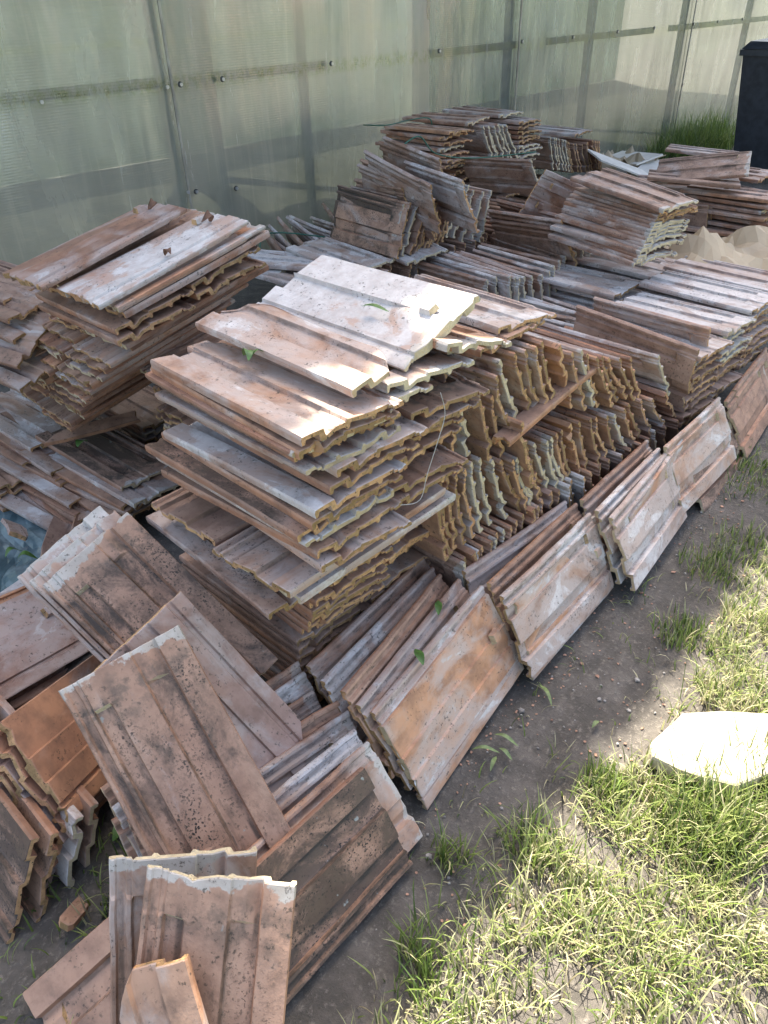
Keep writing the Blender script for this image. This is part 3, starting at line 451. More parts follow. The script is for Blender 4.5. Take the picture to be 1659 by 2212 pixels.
('chalk-white upright tile, twentieth from the left of the block behind the top row',6,'full1',(2.774,1.261,0.23),(0.3982,0.5469,-0.5867,-0.445),0.75,0.3,0.6,0.3,1),
('chalk-white upright tile, twenty-first from the left of the block behind the top row',6,'full2',(2.8,1.243,0.218),(0.4026,0.549,-0.5838,-0.4424),0.7,0.3,0.6,0.3,1),
('chalk-white upright tile, twenty-second from the left of the block behind the top row',6,'full3',(2.775,1.201,0.222),(0.4158,0.5401,-0.5792,-0.4471),0.7,0.3,0.6,0.3,1),
('chalk-white upright tile, twenty-third from the left of the block behind the top row',6,'full4',(2.731,1.165,0.218),(0.4057,0.508,-0.5829,-0.4874),0.75,0.3,0.6,0.3,1),
('chalk-streaked pinkish upright tile, twenty-fourth from the left of the block behind the top row',6,'full5',(2.716,1.116,0.229),(0.3991,0.5466,-0.5843,-0.4478),0.5,0.3,0.6,0.3,1),
('chalk-streaked pinkish tile leaning over, first of the loose end behind the top row',7,'full0',(2.943,1.442,0.215),(0.3956,0.4674,-0.6294,-0.4784),0.5,0.35,0.5,0.4,1),
('chalk-white tile leaning over, second of the loose end behind the top row',7,'full1',(2.871,1.389,0.221),(0.3818,0.4656,-0.63,-0.4904),0.65,0.35,0.5,0.4,1),
('chalk-white tile leaning over, third of the loose end behind the top row',7,'full2',(2.877,1.336,0.231),(0.3913,0.5059,-0.5965,-0.4849),0.65,0.35,0.5,0.4,1),
('chalk-streaked pinkish tile leaning over, fourth of the loose end behind the top row',7,'full3',(2.845,1.188,0.269),(0.3939,0.5025,-0.5997,-0.4824),0.5,0.35,0.5,0.4,1),
('chalk-white tile leaning over, fifth of the loose end behind the top row',7,'full4',(2.994,1.279,0.205),(0.3377,0.3635,-0.701,-0.5123),0.65,0.35,0.5,0.4,1),
('chalk-white tile leaning over, sixth of the loose end behind the top row',7,'full5',(2.787,1.387,0.221),(0.3487,0.4258,-0.658,-0.514),0.65,0.35,0.5,0.4,1),
('chalk-white tile leaning over, seventh of the loose end behind the top row',7,'full0',(2.686,1.287,0.244),(0.3909,0.5368,-0.5684,-0.4858),0.65,0.35,0.5,0.4,1),
('brownish orange upright tile, first from the left below the leaning black tile',8,'full0',(2.297,1.856,0.312),(0.4218,0.5355,-0.5773,-0.4496),0.4,0.3,0.6,0.6,0),
('chalk-white upright tile, second from the left below the leaning black tile',8,'full1',(2.35,1.843,0.312),(0.4166,0.4987,-0.5916,-0.4772),0.7,0.3,0.6,0.6,0),
('chalk-white upright tile, third from the left below the leaning black tile',8,'full2',(2.393,1.84,0.307),(0.4135,0.5248,-0.5998,-0.4404),0.7,0.3,0.6,0.6,1),
('chalk-streaked pinkish upright tile, fourth from the left below the leaning black tile',8,'full3',(2.357,1.794,0.322),(0.4242,0.5208,-0.5824,-0.4578),0.6,0.3,0.6,0.6,0),
('brownish orange upright tile, fifth from the left below the leaning black tile',8,'full4',(2.388,1.782,0.322),(0.3874,0.5343,-0.6086,-0.4405),0.4,0.3,0.6,0.6,1),
('chalk-white upright tile, sixth from the left below the leaning black tile',8,'full5',(2.379,1.773,0.324),(0.4131,0.5237,-0.5699,-0.4798),0.7,0.3,0.6,0.6,0),
('chalk-white upright tile, seventh from the left below the leaning black tile',8,'full0',(2.422,1.765,0.317),(0.4007,0.508,-0.5938,-0.4782),0.7,0.3,0.6,0.6,0),
('brownish orange upright tile, eighth from the left below the leaning black tile',8,'full1',(2.46,1.753,0.318),(0.3798,0.5252,-0.6128,-0.452),0.4,0.3,0.6,0.6,0),
('brownish orange upright tile, ninth from the left below the leaning black tile',8,'full2',(2.479,1.741,0.314),(0.4216,0.5329,-0.5671,-0.4654),0.4,0.3,0.6,0.6,0),
('chalk-streaked pinkish upright tile, tenth from the left below the leaning black tile',8,'full3',(2.557,1.743,0.307),(0.4065,0.5054,-0.5987,-0.4701),0.6,0.3,0.6,0.6,0),
('chalk-white upright tile, eleventh from the left below the leaning black tile',8,'full4',(2.582,1.731,0.325),(0.3854,0.5173,-0.623,-0.4425),0.7,0.3,0.6,0.6,0),
('brownish orange upright tile, twelfth from the left below the leaning black tile',8,'full5',(2.657,1.764,0.316),(0.4026,0.5235,-0.609,-0.4392),0.4,0.3,0.6,0.6,0),
('brownish orange upright tile, thirteenth from the left below the leaning black tile',8,'full0',(2.757,1.802,0.317),(0.3989,0.5041,-0.5856,-0.4938),0.4,0.3,0.6,0.6,0),
('chalk-white upright tile, fourteenth from the left below the leaning black tile',8,'full1',(2.827,1.798,0.308),(0.4156,0.4934,-0.594,-0.4806),0.7,0.3,0.6,0.6,1),
('chalk-white upright tile, fifteenth from the left below the leaning black tile',8,'full2',(2.854,1.779,0.323),(0.3936,0.5181,-0.6018,-0.4631),0.7,0.3,0.6,0.6,1),
('chalk-streaked pinkish upright tile, sixteenth from the left below the leaning black tile',8,'full3',(2.883,1.773,0.313),(0.425,0.5156,-0.5844,-0.4605),0.6,0.3,0.6,0.6,1),
('',8,'full5',(2.08,1.803,0.108),(0.4308,0.5509,-0.563,-0.4403),0.3,0.1,0.38,0.05,1),
('',8,'full1',(2.137,2.252,0.107),(0.4306,0.5246,-0.5677,-0.4659),0.15,0.1,0.26,0.05,1),
('',8,'full2',(2.114,2.208,0.316),(0.4634,0.5369,-0.5337,-0.4606),0.5,0.1,0.27,0.05,1),
('',8,'full3',(1.918,1.49,0.097),(0.4545,0.5417,-0.5417,-0.4545),0.5,0.3,0.3,0.05,1),
('',8,'full1',(2.135,1.852,0.107),(0.4361,0.5203,-0.5627,-0.4717),0.2,0.2,0.84,0.05,1),
('',8,'full3',(2.172,2.21,0.106),(0.4681,0.534,-0.5295,-0.4641),0.2,0.2,0.38,0.05,1),
('',8,'full4',(2.171,2.256,0.316),(0.4687,0.5367,-0.5284,-0.4615),0.3,0.5,0.84,0.05,1),
('',8,'full0',(1.978,1.49,0.097),(0.4545,0.5417,-0.5417,-0.4545),0.3,0.2,0.57,0.05,1),
('',8,'full1',(2.167,1.812,0.106),(0.4651,0.5222,-0.5338,-0.4754),0.15,0.1,0.03,0.05,1),
('',8,'full0',(2.244,2.255,0.106),(0.4558,0.5164,-0.5435,-0.4797),0.05,0.1,0.14,0.05,1),
('',8,'full4',(2.239,2.202,0.315),(0.4738,0.4853,-0.5258,-0.5134),0.2,0.2,0.82,0.05,1),
('',8,'full5',(2.038,1.49,0.097),(0.4545,0.5417,-0.5417,-0.4545),0.05,0.5,0.11,0.05,1),
('',8,'full5',(2.241,1.804,0.108),(0.4224,0.529,-0.5752,-0.4593),0.05,0.3,0.48,0.05,1),
('',8,'full2',(2.299,2.247,0.106),(0.4577,0.5298,-0.5403,-0.4667),0.3,0.3,0.02,0.05,1),
('',8,'full2',(2.29,2.217,0.315),(0.4795,0.5137,-0.5201,-0.4855),0.4,0.5,0.85,0.05,1),
('',8,'full0',(2.098,1.49,0.097),(0.4545,0.5417,-0.5417,-0.4545),0.3,0.1,0.44,0.05,1),
('',8,'full1',(2.272,1.821,0.107),(0.45,0.5392,-0.5465,-0.4561),0.5,0.1,0.57,0.05,1),
('',8,'full0',(2.362,2.226,0.106),(0.4549,0.5262,-0.5435,-0.4699),0.05,0.3,0.49,0.05,1),
('',8,'full2',(2.363,2.247,0.315),(0.4614,0.5032,-0.5386,-0.4939),0.4,0.3,0.58,0.05,1),
('',8,'full1',(2.158,1.49,0.097),(0.4545,0.5417,-0.5417,-0.4545),0.5,0.2,0.5,0.05,1),
('',8,'full5',(2.339,1.836,0.107),(0.4257,0.5286,-0.572,-0.4607),0.4,0.1,0.63,0.05,1),
('',8,'full0',(2.433,2.223,0.108),(0.4294,0.541,-0.5664,-0.4496),0.3,0.1,0.37,0.05,1),
('',8,'full5',(2.411,2.225,0.315),(0.4821,0.5025,-0.5179,-0.4969),0.15,0.5,0.13,0.05,1),
('',8,'full5',(2.218,1.49,0.097),(0.4545,0.5417,-0.5417,-0.4545),0.4,0.1,0.35,0.05,1),
('',8,'full5',(2.37,1.809,0.107),(0.4486,0.5471,-0.5465,-0.4481),0.2,0.2,0.46,0.05,1),
('',8,'full5',(2.489,2.214,0.106),(0.446,0.5192,-0.553,-0.4751),0.5,0.2,0.51,0.05,1),
('',8,'full5',(2.471,2.245,0.316),(0.4733,0.525,-0.5254,-0.4736),0.15,0.2,0.72,0.05,1),
('',8,'full2',(2.278,1.49,0.097),(0.4545,0.5417,-0.5417,-0.4545),0.15,0.2,0.33,0.05,1),
('',8,'full5',(2.415,1.858,0.106),(0.4668,0.5259,-0.5317,-0.472),0.05,0.2,0.38,0.05,1),
('',8,'full1',(2.539,2.248,0.106),(0.4546,0.5368,-0.5424,-0.4594),0.05,0.1,0.28,0.05,1),
('',8,'full3',(2.552,2.226,0.316),(0.4443,0.5096,-0.5554,-0.4842),0.5,0.2,0.5,0.05,1),
('',8,'full3',(2.338,1.49,0.097),(0.4545,0.5417,-0.5417,-0.4545),0.05,0.2,0.26,0.05,1),
('',8,'full5',(2.486,1.798,0.108),(0.4272,0.5353,-0.5695,-0.4545),0.4,0.5,0.85,0.05,1),
('',8,'full4',(2.599,2.239,0.107),(0.4502,0.5474,-0.5449,-0.4481),0.15,0.2,0.64,0.05,1),
('',8,'full3',(2.588,2.219,0.315),(0.4868,0.5022,-0.5131,-0.4974),0.15,0.5,0.71,0.05,1),
('',8,'full2',(2.398,1.49,0.097),(0.4545,0.5417,-0.5417,-0.4545),0.3,0.5,0.46,0.05,1),
('',8,'full1',(2.528,1.824,0.108),(0.4344,0.5505,-0.5597,-0.4417),0.5,0.3,0.78,0.05,1),
('',8,'full4',(2.648,2.229,0.106),(0.4752,0.5306,-0.5228,-0.4682),0.15,0.2,0.72,0.05,1),
('',8,'full3',(2.665,2.211,0.316),(0.453,0.5191,-0.5461,-0.4766),0.4,0.2,0.72,0.05,1),
('',8,'full5',(2.458,1.49,0.097),(0.4545,0.5417,-0.5417,-0.4545),0.2,0.3,0.41,0.05,1),
('',8,'full0',(2.57,1.812,0.106),(0.455,0.534,-0.5424,-0.4621),0.5,0.3,0.64,0.05,1),
('',8,'full3',(2.729,2.221,0.106),(0.451,0.5062,-0.5489,-0.489),0.5,0.3,0.58,0.05,1),
('',8,'full1',(2.725,2.217,0.316),(0.4504,0.5239,-0.5482,-0.4713),0.3,0.5,0.21,0.05,1),
('',8,'full0',(2.518,1.49,0.097),(0.4545,0.5417,-0.5417,-0.4545),0.5,0.2,0.47,0.05,1),
('',8,'full5',(2.613,1.814,0.106),(0.4632,0.5406,-0.5333,-0.4569),0.3,0.5,1,0.05,1),
('',8,'full1',(2.779,2.239,0.106),(0.4544,0.5392,-0.5422,-0.4569),0.2,0.5,0.69,0.05,1),
('',8,'full2',(2.781,2.24,0.316),(0.4578,0.5215,-0.5411,-0.475),0.2,0.2,0.65,0.05,1),
('',8,'full3',(2.578,1.49,0.097),(0.4545,0.5417,-0.5417,-0.4545),0.3,0.1,0.66,0.05,1),
('',8,'full4',(2.661,1.856,0.106),(0.4716,0.5279,-0.5268,-0.4705),0.2,0.2,0.53,0.05,1),
('',8,'full0',(2.838,2.235,0.106),(0.4611,0.5274,-0.5372,-0.4697),0.5,0.3,0.25,0.05,1),
('',8,'full2',(2.846,2.207,0.316),(0.4527,0.5135,-0.5468,-0.482),0.15,0.2,0.9,0.05,1),
('',8,'full1',(2.638,1.49,0.097),(0.4545,0.5417,-0.5417,-0.4545),0.4,0.1,0.67,0.05,1),
('',8,'full5',(2.714,1.847,0.106),(0.466,0.5321,-0.5318,-0.4657),0.15,0.1,0.74,0.05,1),
('',8,'full1',(2.901,2.252,0.106),(0.4566,0.5263,-0.5419,-0.4701),0.15,0.5,0.49,1,1),
('',8,'full3',(2.904,2.227,0.315),(0.4605,0.5019,-0.5395,-0.495),0.15,0.1,0.16,0.05,1),
('',8,'full5',(2.698,1.49,0.097),(0.4545,0.5417,-0.5417,-0.4545),0.4,0.5,0.67,0.05,1),
('',8,'full0',(2.784,1.821,0.108),(0.4273,0.5438,-0.5679,-0.4462),0.15,0.3,0.64,1,1),
('',8,'full2',(2.968,2.236,0.108),(0.4345,0.5507,-0.5595,-0.4414),0.05,0.5,0.48,0.05,1),
('',8,'full2',(2.954,2.202,0.316),(0.4703,0.5223,-0.5287,-0.476),0.05,0.3,0.34,0.05,1),
('',8,'full4',(2.758,1.49,0.097),(0.4545,0.5417,-0.5417,-0.4545),0.15,0.3,0.44,0.05,1),
('',8,'full3',(2.815,1.833,0.106),(0.4621,0.5349,-0.5352,-0.4625),0.3,0.3,0.5,0.05,1),
('',8,'full0',(3.017,2.231,0.107),(0.452,0.5506,-0.5425,-0.4453),0.2,0.2,0.32,0.05,1),
('',8,'full0',(3.018,2.235,0.316),(0.4624,0.5252,-0.5362,-0.4721),0.3,0.5,0.55,1,1),
('',8,'full2',(2.818,1.49,0.097),(0.4545,0.5417,-0.5417,-0.4545),0.05,0.1,0.05,0.05,1),
('',8,'full4',(2.863,1.828,0.106),(0.4693,0.5256,-0.5293,-0.4726),0.4,0.5,0.62,0.05,1),
('',8,'full1',(3.086,2.241,0.107),(0.442,0.5405,-0.5541,-0.4532),0.05,0.5,0.63,0.05,1),
('',8,'full0',(3.067,2.24,0.315),(0.4815,0.5197,-0.5177,-0.4797),0.5,0.1,0.37,0.05,1),
('',8,'full2',(2.878,1.49,0.097),(0.4545,0.5417,-0.5417,-0.4545),0.4,0.3,0.86,0.05,1),
('',8,'full4',(2.937,1.8,0.107),(0.4324,0.5201,-0.5664,-0.4708),0.05,0.5,0.57,1,1),
('',8,'full3',(3.14,2.207,0.107),(0.4511,0.5434,-0.5447,-0.4522),0.3,0.1,0.01,0.05,1),
('',8,'full3',(3.134,2.236,0.316),(0.4625,0.54,-0.5341,-0.4574),0.3,0.1,0.08,0.05,1),
('',8,'full1',(2.938,1.49,0.097),(0.4545,0.5417,-0.5417,-0.4545),0.5,0.1,0.43,1,1),
('',8,'full1',(2.97,1.841,0.108),(0.4443,0.5573,-0.5484,-0.4373),0.05,0.2,0.47,0.05,1),
('',8,'full0',(3.21,2.233,0.107),(0.4362,0.5382,-0.5602,-0.454),0.2,0.2,0.73,1,1),
('',8,'full2',(3.191,2.238,0.315),(0.476,0.5166,-0.5234,-0.4823),0.05,0.1,0.01,1,1),
('',8,'full5',(2.998,1.49,0.097),(0.4545,0.5417,-0.5417,-0.4545),0.5,0.1,0.39,0.05,1),
('',8,'full4',(3.02,1.836,0.108),(0.4446,0.5557,-0.5485,-0.4388),0.05,0.3,0.37,0.05,1),
('',8,'full0',(3.256,2.226,0.106),(0.464,0.5259,-0.5346,-0.4716),0.2,0.2,0.63,0.05,1),
('',8,'full4',(3.257,2.223,0.316),(0.4602,0.5346,-0.5372,-0.4624),0.2,0.3,0.28,0.05,1),
('',8,'full5',(3.058,1.49,0.097),(0.4545,0.5417,-0.5417,-0.4545),0.5,0.3,0.87,0.05,1),
('',8,'full4',(3.088,1.799,0.108),(0.4258,0.532,-0.5714,-0.4573),0.3,0.2,0.38,0.05,1),
('',8,'full2',(3.321,2.236,0.107),(0.4442,0.5531,-0.5495,-0.4413),0.5,0.1,0.32,0.05,1),
('',8,'full0',(3.311,2.209,0.316),(0.4702,0.5324,-0.5276,-0.4659),0.2,0.2,0.81,0.05,1),
('',8,'full4',(3.118,1.49,0.097),(0.4545,0.5417,-0.5417,-0.4545),0.15,0.3,0.98,0.05,1),
('',8,'full4',(3.119,1.833,0.107),(0.4532,0.5401,-0.5433,-0.4559),0.05,0.5,0.8,0.05,1),
('',8,'full4',(3.372,2.245,0.106),(0.4669,0.5359,-0.5304,-0.4621),0.05,0.5,0.47,0.05,1),
('',8,'full3',(3.375,2.215,0.316),(0.465,0.5287,-0.5332,-0.469),0.4,0.1,0.54,0.05,1),
('',8,'full0',(3.178,1.49,0.097),(0.4545,0.5417,-0.5417,-0.4545),0.15,0.5,0.58,0.05,1),
('dark brown tile leaning lowest in the heap before the cut tiles',9,'full0',(2.736,1.772,0.419),(0.3462,0.5275,-0.6878,-0.359),0.3,0.6,0.8,0.4,0),
('grey edged dark tile, second of the leaning heap',9,'full2',(2.736,1.788,0.452),(0.3428,0.5348,-0.682,-0.3626),0.4,0.6,0.6,0.3,0),
('cream rimmed dark tile, uppermost of the leaning heap',9,'full4',(2.878,1.825,0.462),(0.2624,0.6559,-0.6387,-0.3048),0.4,0.6,0.5,1,0),
('pinkish upright tile propped at a slant in the pile middle',10,'full1',(2.933,1.723,0.524),(0.0942,0.3207,0.5271,0.7813),0.5,0.2,0.8,0.3,0),
('dark brown broken tile before the slanting pinkish tile',10,'short',(3.674,2.197,0.293),(0.0353,0.1012,0.6393,0.7614),0.05,0.6,0.8,0.1,1),
('half-broken brownish orange tile standing on end beside the slanting pinkish tile',10,'short',(3.125,1.583,0.287),(0.0267,-0.6118,0.3841,0.691),0.3,0.3,0.5,0.6,1),
('black lichen covered tile with a pale end, front of the upright row',11,'full0',(2.244,2.255,0.533),(0.5052,0.4254,-0.4661,-0.5887),0,1.25,0.9,0.9,0),
('orange upright tile, first behind the black lichen tile',11,'full0',(2.238,2.229,0.538),(0.54,0.3943,-0.4408,-0.5988),0.4,0.6,0.19,0.1,0),
('chalk-streaked pinkish upright tile, second behind the black lichen tile',11,'full1',(2.283,2.232,0.536),(0.5557,0.3676,-0.4131,-0.6208),0.6,0.6,0.52,1,0),
('brownish orange upright tile, third behind the black lichen tile',11,'full2',(2.317,2.221,0.533),(0.5822,0.3501,-0.3748,-0.6308),0.3,0.6,0.63,0.1,0),
('orange upright tile, fourth behind the black lichen tile',11,'full3',(2.356,2.223,0.522),(0.5743,0.3472,-0.3794,-0.6369),0.3,0.6,0.02,0.1,1),
('orange upright tile, fifth behind the black lichen tile',11,'full4',(2.381,2.238,0.518),(0.5793,0.3497,-0.3801,-0.6305),0.2,0.6,0.26,0.1,1),
('dull pinkish brown upright tile, sixth behind the black lichen tile',11,'full5',(2.404,2.228,0.52),(0.5765,0.3575,-0.3943,-0.62),0.3,0.6,0.96,0.1,1),
('orange upright tile, seventh behind the black lichen tile',11,'full0',(2.437,2.22,0.528),(0.5661,0.3449,-0.3809,-0.6445),0.2,0.6,0.05,0.05,1),
('chalk-streaked orange upright tile, eighth behind the black lichen tile',11,'full1',(2.46,2.235,0.523),(0.5732,0.3435,-0.3943,-0.6308),0.5,0.6,0.06,0.1,1),
('brownish orange upright tile, ninth behind the black lichen tile',11,'full2',(2.497,2.227,0.528),(0.5633,0.3463,-0.4052,-0.6314),0.3,0.6,0.56,0.1,1),
('orange upright tile, tenth behind the black lichen tile',11,'full3',(2.524,2.237,0.54),(0.558,0.3756,-0.4105,-0.6157),0.4,0.3,0.16,0.1,1),
('chalk-streaked orange upright tile, eleventh behind the black lichen tile',11,'full4',(2.559,2.237,0.554),(0.5458,0.3771,-0.4133,-0.6238),0.6,0.3,0.35,1,1),
('chalk-streaked pinkish upright tile, twelfth behind the black lichen tile',11,'full5',(2.591,2.236,0.546),(0.542,0.4042,-0.4291,-0.5989),0.6,0.3,0.71,0.8,1),
('dull pinkish brown upright tile, thirteenth behind the black lichen tile',11,'full0',(2.649,2.237,0.517),(0.5121,0.4161,-0.465,-0.5902),0.4,0.3,0.94,0.6,0),
('chalk-streaked orange upright tile, fourteenth behind the black lichen tile',11,'full1',(2.695,2.225,0.5),(0.5281,0.414,-0.4638,-0.5785),0.6,0.3,0.32,1,0),
('chalk-streaked orange upright tile, fifteenth behind the black lichen tile',11,'full2',(2.749,2.222,0.499),(0.5188,0.422,-0.461,-0.5833),0.6,0.3,0.14,0.8,0),
('dull pinkish brown tile, first of the leaning tiles up behind the black tile',12,'full0',(2.377,2.259,0.567),(0.3374,0.4743,-0.7003,-0.4132),0.3,0.45,0.7,0.2,0),
('chalk-streaked pinkish tile, second of the leaning tiles up behind the black tile',12,'full1',(2.335,2.169,0.608),(0.3149,0.5702,-0.6187,-0.4392),0.5,0.45,0.7,0.2,0),
('dull pinkish brown tile, third of the leaning tiles up behind the black tile',12,'full2',(2.365,2.18,0.624),(0.3214,0.5665,-0.6227,-0.4335),0.2,0.45,0.7,0.2,1),
('chalk-streaked pinkish tile, fourth of the leaning tiles up behind the black tile',12,'full3',(2.303,2.107,0.659),(0.2929,0.5682,-0.6178,-0.4579),0.5,0.45,0.7,0.2,0),
('chalk-white tile, fifth of the leaning tiles up behind the black tile',12,'full4',(2.382,1.981,0.646),(0.3098,0.4957,-0.6818,-0.4399),0.65,0.45,0.7,0.2,0),
('dull pinkish brown tile, sixth of the leaning tiles up behind the black tile',12,'full5',(2.489,2.209,0.676),(0.3126,0.5324,-0.652,-0.4402),0.2,0.45,0.7,0.2,0),
('chalk-streaked pinkish tile, seventh of the leaning tiles up behind the black tile',12,'full0',(2.46,2.166,0.698),(0.2999,0.518,-0.6626,-0.4502),0.5,0.45,0.7,0.2,0),
('brown tile with a chalky rim lying aslant under the far flat stack',12,'full2',(3.346,2.397,0.526),(0.3506,0.6311,-0.6219,-0.3032),0.35,0.3,0.7,0.8,0),
('orange tile, first layer of the far left flat stack',13,'full0',(3.252,2.794,0.712),(0.7203,-0.0115,0.0111,-0.6935),0.3,0.2,0.1,0.2,0),
('brownish orange tile, second layer of the far left flat stack',13,'full1',(3.244,2.822,0.694),(0.6895,0.0157,-0.0165,-0.724),0.4,0.2,0.3,0.1,0),
('orange tile, third layer of the far left flat stack',13,'full2',(3.28,2.818,0.662),(0.6845,-0.0019,0.002,-0.729),0.3,0.2,0.2,0.1,0),
('chalk-streaked pinkish tile, fourth layer of the far left flat stack',13,'full3',(3.224,2.833,0.638),(0.7279,0.0049,-0.0046,-0.6857),0.5,0.2,0.5,1,0),
('brownish orange tile, fifth layer of the far left flat stack',13,'full4',(3.239,2.809,0.611),(0.7268,-0.0009,0.0008,-0.6869),0.4,0.2,0.3,0.3,0),
('brownish orange tile, sixth layer of the far left flat stack',13,'full5',(3.268,2.79,0.58),(0.6895,-0.016,0.0168,-0.7239),0.4,0.2,0.4,0.2,1),
('chalk-streaked orange tile, seventh layer of the far left flat stack',13,'full0',(3.274,2.805,0.563),(0.6847,0.0133,-0.0141,-0.7285),0.5,0.2,0.4,0.2,1),
('brown tile lying across the back of the far left flat stack',13,'full2',(3.49,2.88,0.727),(0.7427,0.0259,-0.0234,-0.6687),0.3,0.2,0.5,0.5,0),
('chalk-streaked pinkish tile, first of the uprights between the far flat stacks',14,'full0',(3.541,2.828,0.625),(0.3355,0.6075,-0.6269,-0.3541),0.5,0.3,0.8,1,0),
('chalk-streaked pinkish tile, second of the uprights between the far flat stacks',14,'full1',(3.569,2.823,0.621),(0.3456,0.6088,-0.6208,-0.353),0.5,0.1,0.63,1,1),
('chalk-streaked pinkish tile, third of the uprights between the far flat stacks',14,'full2',(3.599,2.838,0.615),(0.3464,0.6107,-0.6243,-0.3426),0.5,0.2,0.97,1,1),
('chalk-streaked pinkish tile, fourth of the uprights between the far flat stacks',14,'full3',(3.635,2.826,0.618),(0.3266,0.6143,-0.6305,-0.3442),0.5,0.5,0.9,1,0),
('chalk-streaked pinkish tile, fifth of the uprights between the far flat stacks',14,'full4',(3.673,2.834,0.611),(0.6095,-0.3377,0.335,-0.6342),0.5,0.3,0.51,1,0),
('chalk-streaked pinkish tile, sixth of the uprights between the far flat stacks',14,'full5',(3.705,2.835,0.615),(0.3249,0.6309,-0.6234,-0.3281),0.5,0.1,0.91,1,1),
('chalk-streaked orange tile, seventh of the uprights between the far flat stacks',14,'full0',(3.754,2.831,0.615),(0.3056,0.6227,-0.6423,-0.326),0.5,0.2,0.2,1,0),
('chalk-streaked pinkish tile, first layer of the far middle flat stack',15,'full0',(3.91,2.831,0.684),(0.7001,-0.0002,0.0002,-0.7141),0.55,0.2,0.6,0.3,0),
('pinkish tile at the left of the far middle flat stack top',15,'full1',(3.871,2.926,0.718),(0.6946,0.0121,-0.0126,-0.7192),0.5,0.2,0.8,0.8,0),
('chalk-streaked pinkish tile, second layer of the far middle flat stack',15,'full1',(3.918,2.836,0.661),(0.7002,0.0076,-0.0078,-0.7138),0.5,0.2,0.6,0.1,0),
('brownish orange tile, third layer of the far middle flat stack',15,'full2',(3.951,2.845,0.629),(0.6794,-0.0155,0.0167,-0.7334),0.3,0.2,0.6,0.1,1),
('brownish orange tile, fourth layer of the far middle flat stack',15,'full3',(3.933,2.846,0.604),(0.7055,-0.0164,0.0165,-0.7083),0.3,0.2,0.6,0.1,1),
('brownish orange tile, fifth layer of the far middle flat stack',15,'full4',(3.932,2.845,0.588),(0.7115,0.0136,-0.0134,-0.7024),0.3,0.2,0.6,0.1,1),
('chalk-streaked pinkish tile, sixth layer of the far middle flat stack',15,'full5',(3.918,2.833,0.559),(0.715,-0.0009,0.0009,-0.6992),0.5,0.2,0.6,1,1),
('chalk-streaked pinkish tile, seventh layer of the far middle flat stack',15,'full0',(3.954,2.832,0.538),(0.6786,0.0118,-0.0128,-0.7343),0.5,0.2,0.6,1,1),
('chalk-streaked pinkish tile, eighth layer of the far middle flat stack',15,'full1',(3.928,2.831,0.51),(0.6882,0.0034,-0.0036,-0.7255),0.5,0.2,0.6,1,1),
('brownish orange tile, ninth layer of the far middle flat stack',15,'full2',(3.912,2.846,0.484),(0.6919,0.0006,-0.0006,-0.722),0.4,0.2,0.6,0.5,1),
('brownish orange tile, tenth layer of the far middle flat stack',15,'full3',(3.905,2.86,0.463),(0.7103,0.0136,-0.0135,-0.7037),0.3,0.2,0.6,0.1,1),
('brownish orange tile, eleventh layer of the far middle flat stack',15,'full4',(3.926,2.853,0.437),(0.6886,0.0091,-0.0095,-0.725),0.3,0.2,0.6,0.1,1),
('brownish orange tile, twelfth layer of the far middle flat stack',15,'full5',(3.899,2.868,0.409),(0.7171,-0.0002,0.0002,-0.697),0.3,0.2,0.6,0.1,1),
('dull pinkish brown tile, first from the left in the far right upright block',16,'full0',(4.415,2.99,0.45),(0.3817,0.5888,-0.59,-0.3995),0.4,0.2,0.7,1,0),
('dull pinkish brown tile, second from the left in the far right upright block',16,'full1',(4.455,2.984,0.438),(0.3808,0.584,-0.6015,-0.3902),0.4,0.1,0.7,1,1),
('dull pinkish brown tile, third from the left in the far right upright block',16,'full2',(4.495,2.993,0.436),(0.3725,0.5865,-0.5992,-0.3978),0.4,0.5,0.7,1,1),
('dull pinkish brown tile, fourth from the left in the far right upright block',16,'full3',(4.535,2.994,0.421),(0.3754,0.5824,-0.612,-0.3812),0.4,0.1,0.7,1,1),
('dull pinkish brown tile, fifth from the left in the far right upright block',16,'full4',(4.561,2.989,0.414),(0.3837,0.5886,-0.6003,-0.3821),0.4,0.1,0.7,1,1),
('dull pinkish brown tile, sixth from the left in the far right upright block',16,'full5',(4.587,2.983,0.405),(0.3807,0.5907,-0.6037,-0.3764),0.4,0.5,0.7,1,1),
('dull pinkish brown tile, seventh from the left in the far right upright block',16,'full0',(4.61,2.984,0.396),(0.3766,0.5988,-0.6051,-0.3653),0.3,0.5,0.7,0.1,1),
('dull pinkish brown tile, eighth from the left in the far right upright block',16,'full1',(4.651,2.992,0.387),(0.3693,0.5847,-0.6181,-0.3736),0.3,0.3,0.7,0.1,1),
('dull pinkish brown tile, ninth from the left in the far right upright block',16,'full2',(4.701,2.985,0.383),(0.3466,0.6054,-0.6208,-0.3577),0.3,0.3,0.7,0.1,0),
('dull pinkish brown tile, tenth from the left in the far right upright block',16,'full3',(4.758,2.996,0.374),(0.3399,0.6027,-0.6291,-0.3542),0.3,0.3,0.7,0.1,1),
('dull pinkish brown tile, eleventh from the left in the far right upright block',16,'full4',(4.807,2.989,0.366),(0.3448,0.6133,-0.6175,-0.3518),0.3,0.1,0.7,0.1,1),
('dull pinkish brown tile, twelfth from the left in the far right upright block',16,'full5',(4.85,2.985,0.366),(0.3468,0.613,-0.6139,-0.3566),0.3,0.5,0.7,0.1,1),
('dull pinkish brown tile, thirteenth from the left in the far right upright block',16,'full0',(4.891,2.998,0.362),(0.3505,0.61,-0.6207,-0.346),0.3,0.1,0.7,0.1,1),
('dull pinkish brown tile, fourteenth from the left in the far right upright block',16,'full1',(4.937,2.992,0.364),(0.5974,-0.3575,0.364,-0.6187),0.3,0.1,0.7,0.1,0),
